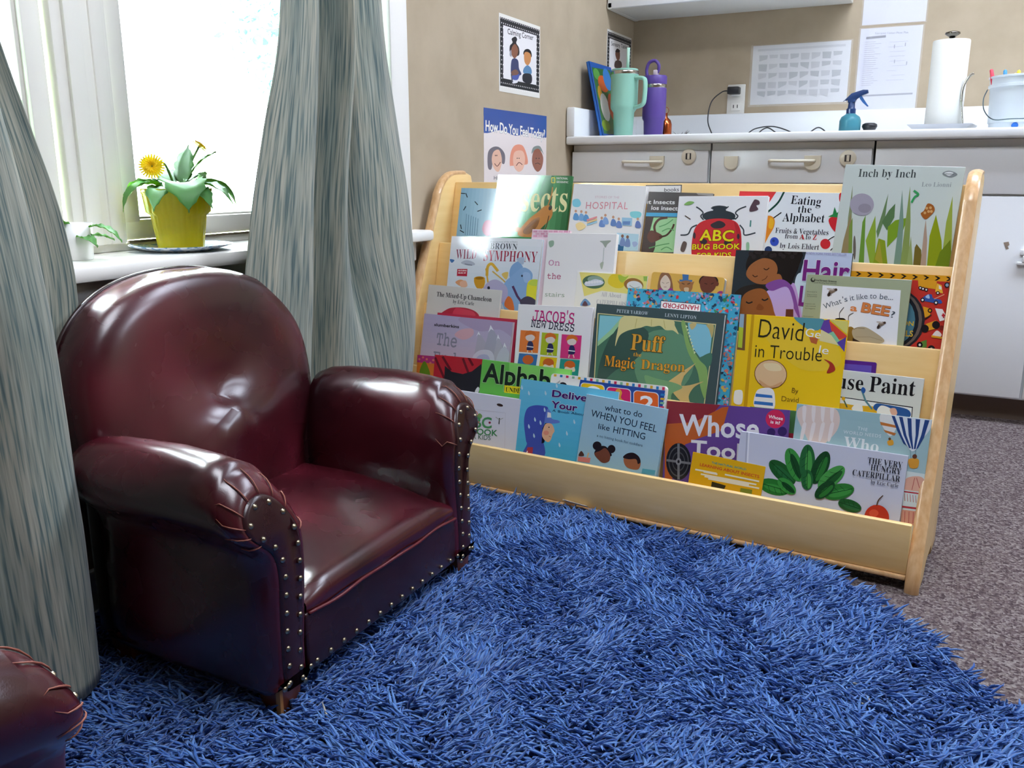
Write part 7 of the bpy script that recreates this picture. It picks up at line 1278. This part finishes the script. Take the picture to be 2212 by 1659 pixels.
def leaf(parent, az, ln, wd, e0, droop, lobes=5, zb=.10, r0=.012, m=None):
    d = Vector((math.cos(az), math.sin(az), 0)); sd = Vector((-d.y, d.x, 0)); p = d*r0+Vector((0, 0, zb)); e = e0; n = 22; rows = []
    for i in range(n+1):
        u = i/n; w_ = wd*(math.sin(min(1, u*1.08)*math.pi)**.7 if u > .22 else .10+u*.4)*(1+.28*abs(math.sin(u*lobes*math.pi))*(u > .15)); w_ = max(w_, .0012); cup = .25*w_
        rows.append([p+sd*w_*q+Vector((0, 0, cup*q*q+.0015*math.sin(u*30+q*4))) for q in (-1, -.5, 0, .5, 1)])
        p = p+(d*math.cos(e)+Vector((0, 0, math.sin(e))))*(ln/n); e -= droop/n
    o = MB().grid(rows).build('leaf', m or lf, parent, smooth=True); md = o.modifiers.new('thick', 'SOLIDIFY'); md.thickness = .0006
for az, ln, wd, e0, dr in ((-.55, .12, .034, .9, 2.7), (-1.9, .12, .017, .8, 2.4), (.4, .11, .020, .7, 1.9), (1.2, .13, .018, .8, 2.2), (1.9, .12, .02, 1.0, 1.8), (2.8, .10, .02, 1.1, 1.5), (-2.6, .10, .018, .9, 2.0), (-1.2, .10, .020, .6, 2.0), (.9, .10, .018, 1.3, .9), (-.1, .10, .018, .5, 1.7), (1.5, .09, .022, 1.45, .3)): leaf(t, az, ln, wd, e0, dr)
pet = mat('yellow_petal', 'ffe21e', .5); thin_glow(pet, 'ffe81e', .5)
def flower(parent, P, tilt, r=.020):
    s = MB(); s.tube(catmull(P, 6, False), .0022, 7); s.build('stem', mat('stem_green', '6a9a4c', .5), parent, smooth=True)
    c = Vector(P[-1]); n = Vector(tilt).normalized(); u = n.orthogonal().normalized(); v = n.cross(u); f = MB()
    for k, (q, rr, up) in enumerate([(26, r, .15), (22, r*.8, .45), (14, r*.5, .9)]):
        for i in range(q):
            a = 2*math.pi*(i+k*.4)/q; dd = (u*math.cos(a)+v*math.sin(a)); tip = c+dd*rr+n*rr*up; sd = n.cross(dd)*.0022; m_ = c+dd*rr*.5+n*rr*up*.6
            f.face([f.bm.verts.new(x) for x in (c-sd*.4, m_-sd, tip-sd*.6, tip+sd*.6, m_+sd, c+sd*.4)])
    f.build('flower_head', pet, parent)
flower(t, [(0, 0, .10), (.01, -.03, .150), (.012, -.055, .152), (.013, -.062, .146)], (.55, -.6, .25), .022)
flower(t, [(0, .01, .10), (.012, .026, .15), (.016, .046, .182)], (.35, .5, .7), .019)
pscrap = MB().box(-.030, -.006, 0, .030, .006, .0012, .0004).build('paper_scrap', wp); pscrap.location = (-.680, 1.640, .036); pscrap.rotation_euler = (R(-35), .03, R(-8)); tag(pscrap, 'thin white slip poking out from under the bookshelf rail', 'paper scrap')
# little glass of cuttings at the left of the sill
gp = Vector((-1.30, .965, SZ)); t = empty('cup_of_cuttings', gp, label='small white cup holding green cuttings, half behind the left curtain', cat='cup')
MB().lathe([(0, 0), (.024, 0), (.026, .002), (.029, .06), (.0275, .06), (.0245, .004), (0, .003)], 28, cap=False).build('cup', mat('white_cup', 'fbfbf8', .3), t, smooth=True)
for az, ln, e0 in ((-1.2, .07, 1.2), (.8, .06, .6), (-.2, .075, .5), (1.7, .06, 1.0)): leaf(t, az, ln, .011, e0, 1.2, 0, .03, .004)
leaf(t, .3, .075, .010, .35, 1.4, 0, .052, .02)
# ================================================================== LIGHT AND CAMERA
wd = bpy.data.worlds.new('sky'); SC.world = wd; wd.use_nodes = True
wd.node_tree.nodes['Background'].inputs[0].default_value = (.86, .95, 1.0, 1); wd.node_tree.nodes['Background'].inputs[1].default_value = 62.0
def area(name, loc, rot, sx, sy, e, col, portal=False):
    l = bpy.data.lights.new(name, 'AREA'); l.shape = 'RECTANGLE'; l.size = sx; l.size_y = sy; l.energy = e; l.color = col
    o = bpy.data.objects.new(name, l); COL.objects.link(o); o.location = loc; o.rotation_euler = rot
    if portal: l.cycles.is_portal = True
    return o
area('window_portal', (WX-.19, 1.25, 1.185), (0, R(-90), 0), 1.25, 1.14, 10, (1, 1, 1), True)
fix = mat('fixture_white', 'dddddd', .5)
lens = mat('lamp_lens', 'ffffff', .5, emit='e2ecff', es=8.5); fill_lens = mat('added_fill_lens', 'ffffff', .5, emit='eef3ff', es=8)
fx0 = None
for k, (x, y) in enumerate(((.25, 2.45), (1.85, 2.45), (-.1, .72))):  # third fixture is an added unseen fill lamp for books, rug and seat
    e = empty('ceiling_fill_light', (x, y, ZC), label='flush rectangular ceiling fill light with a frosted lens, out of view', cat='ceiling light', group='ceiling lights')
    MB().box(-.62, -.32, -.035, .62, .32, 0, .004).build('housing', fix, e)
    MB().box(-.59, -.29, -.042, .59, .29, -.0355, .002).build('diffuser', lens if k < 2 else fill_lens, e)
cam = bpy.data.cameras.new('camera'); cam.sensor_fit = 'HORIZONTAL'; cam.sensor_width = 36; cam.lens = 36*FPX/2212
cam.clip_start = .02; co = bpy.data.objects.new('camera', cam); COL.objects.link(co)
co.matrix_world = Matrix((( cR.x, cU.x, -cF.x, CAM.x), (cR.y, cU.y, -cF.y, CAM.y), (cR.z, cU.z, -cF.z, CAM.z), (0, 0, 0, 1)))
SC.camera = co
vs = SC.view_settings; vs.view_transform = 'Standard'; vs.look = 'None'; vs.exposure = 1.3; vs.gamma = 1; vs.use_curve_mapping = False
SC.cycles.max_bounces = 8; SC.cycles.diffuse_bounces = 4; SC.cycles.glossy_bounces = 4; SC.cycles.transmission_bounces = 6
SC.cycles.caustics_reflective = False; SC.cycles.caustics_refractive = False; SC.cycles.sample_clamp_indirect = 8
SC.cycles.use_denoising = True
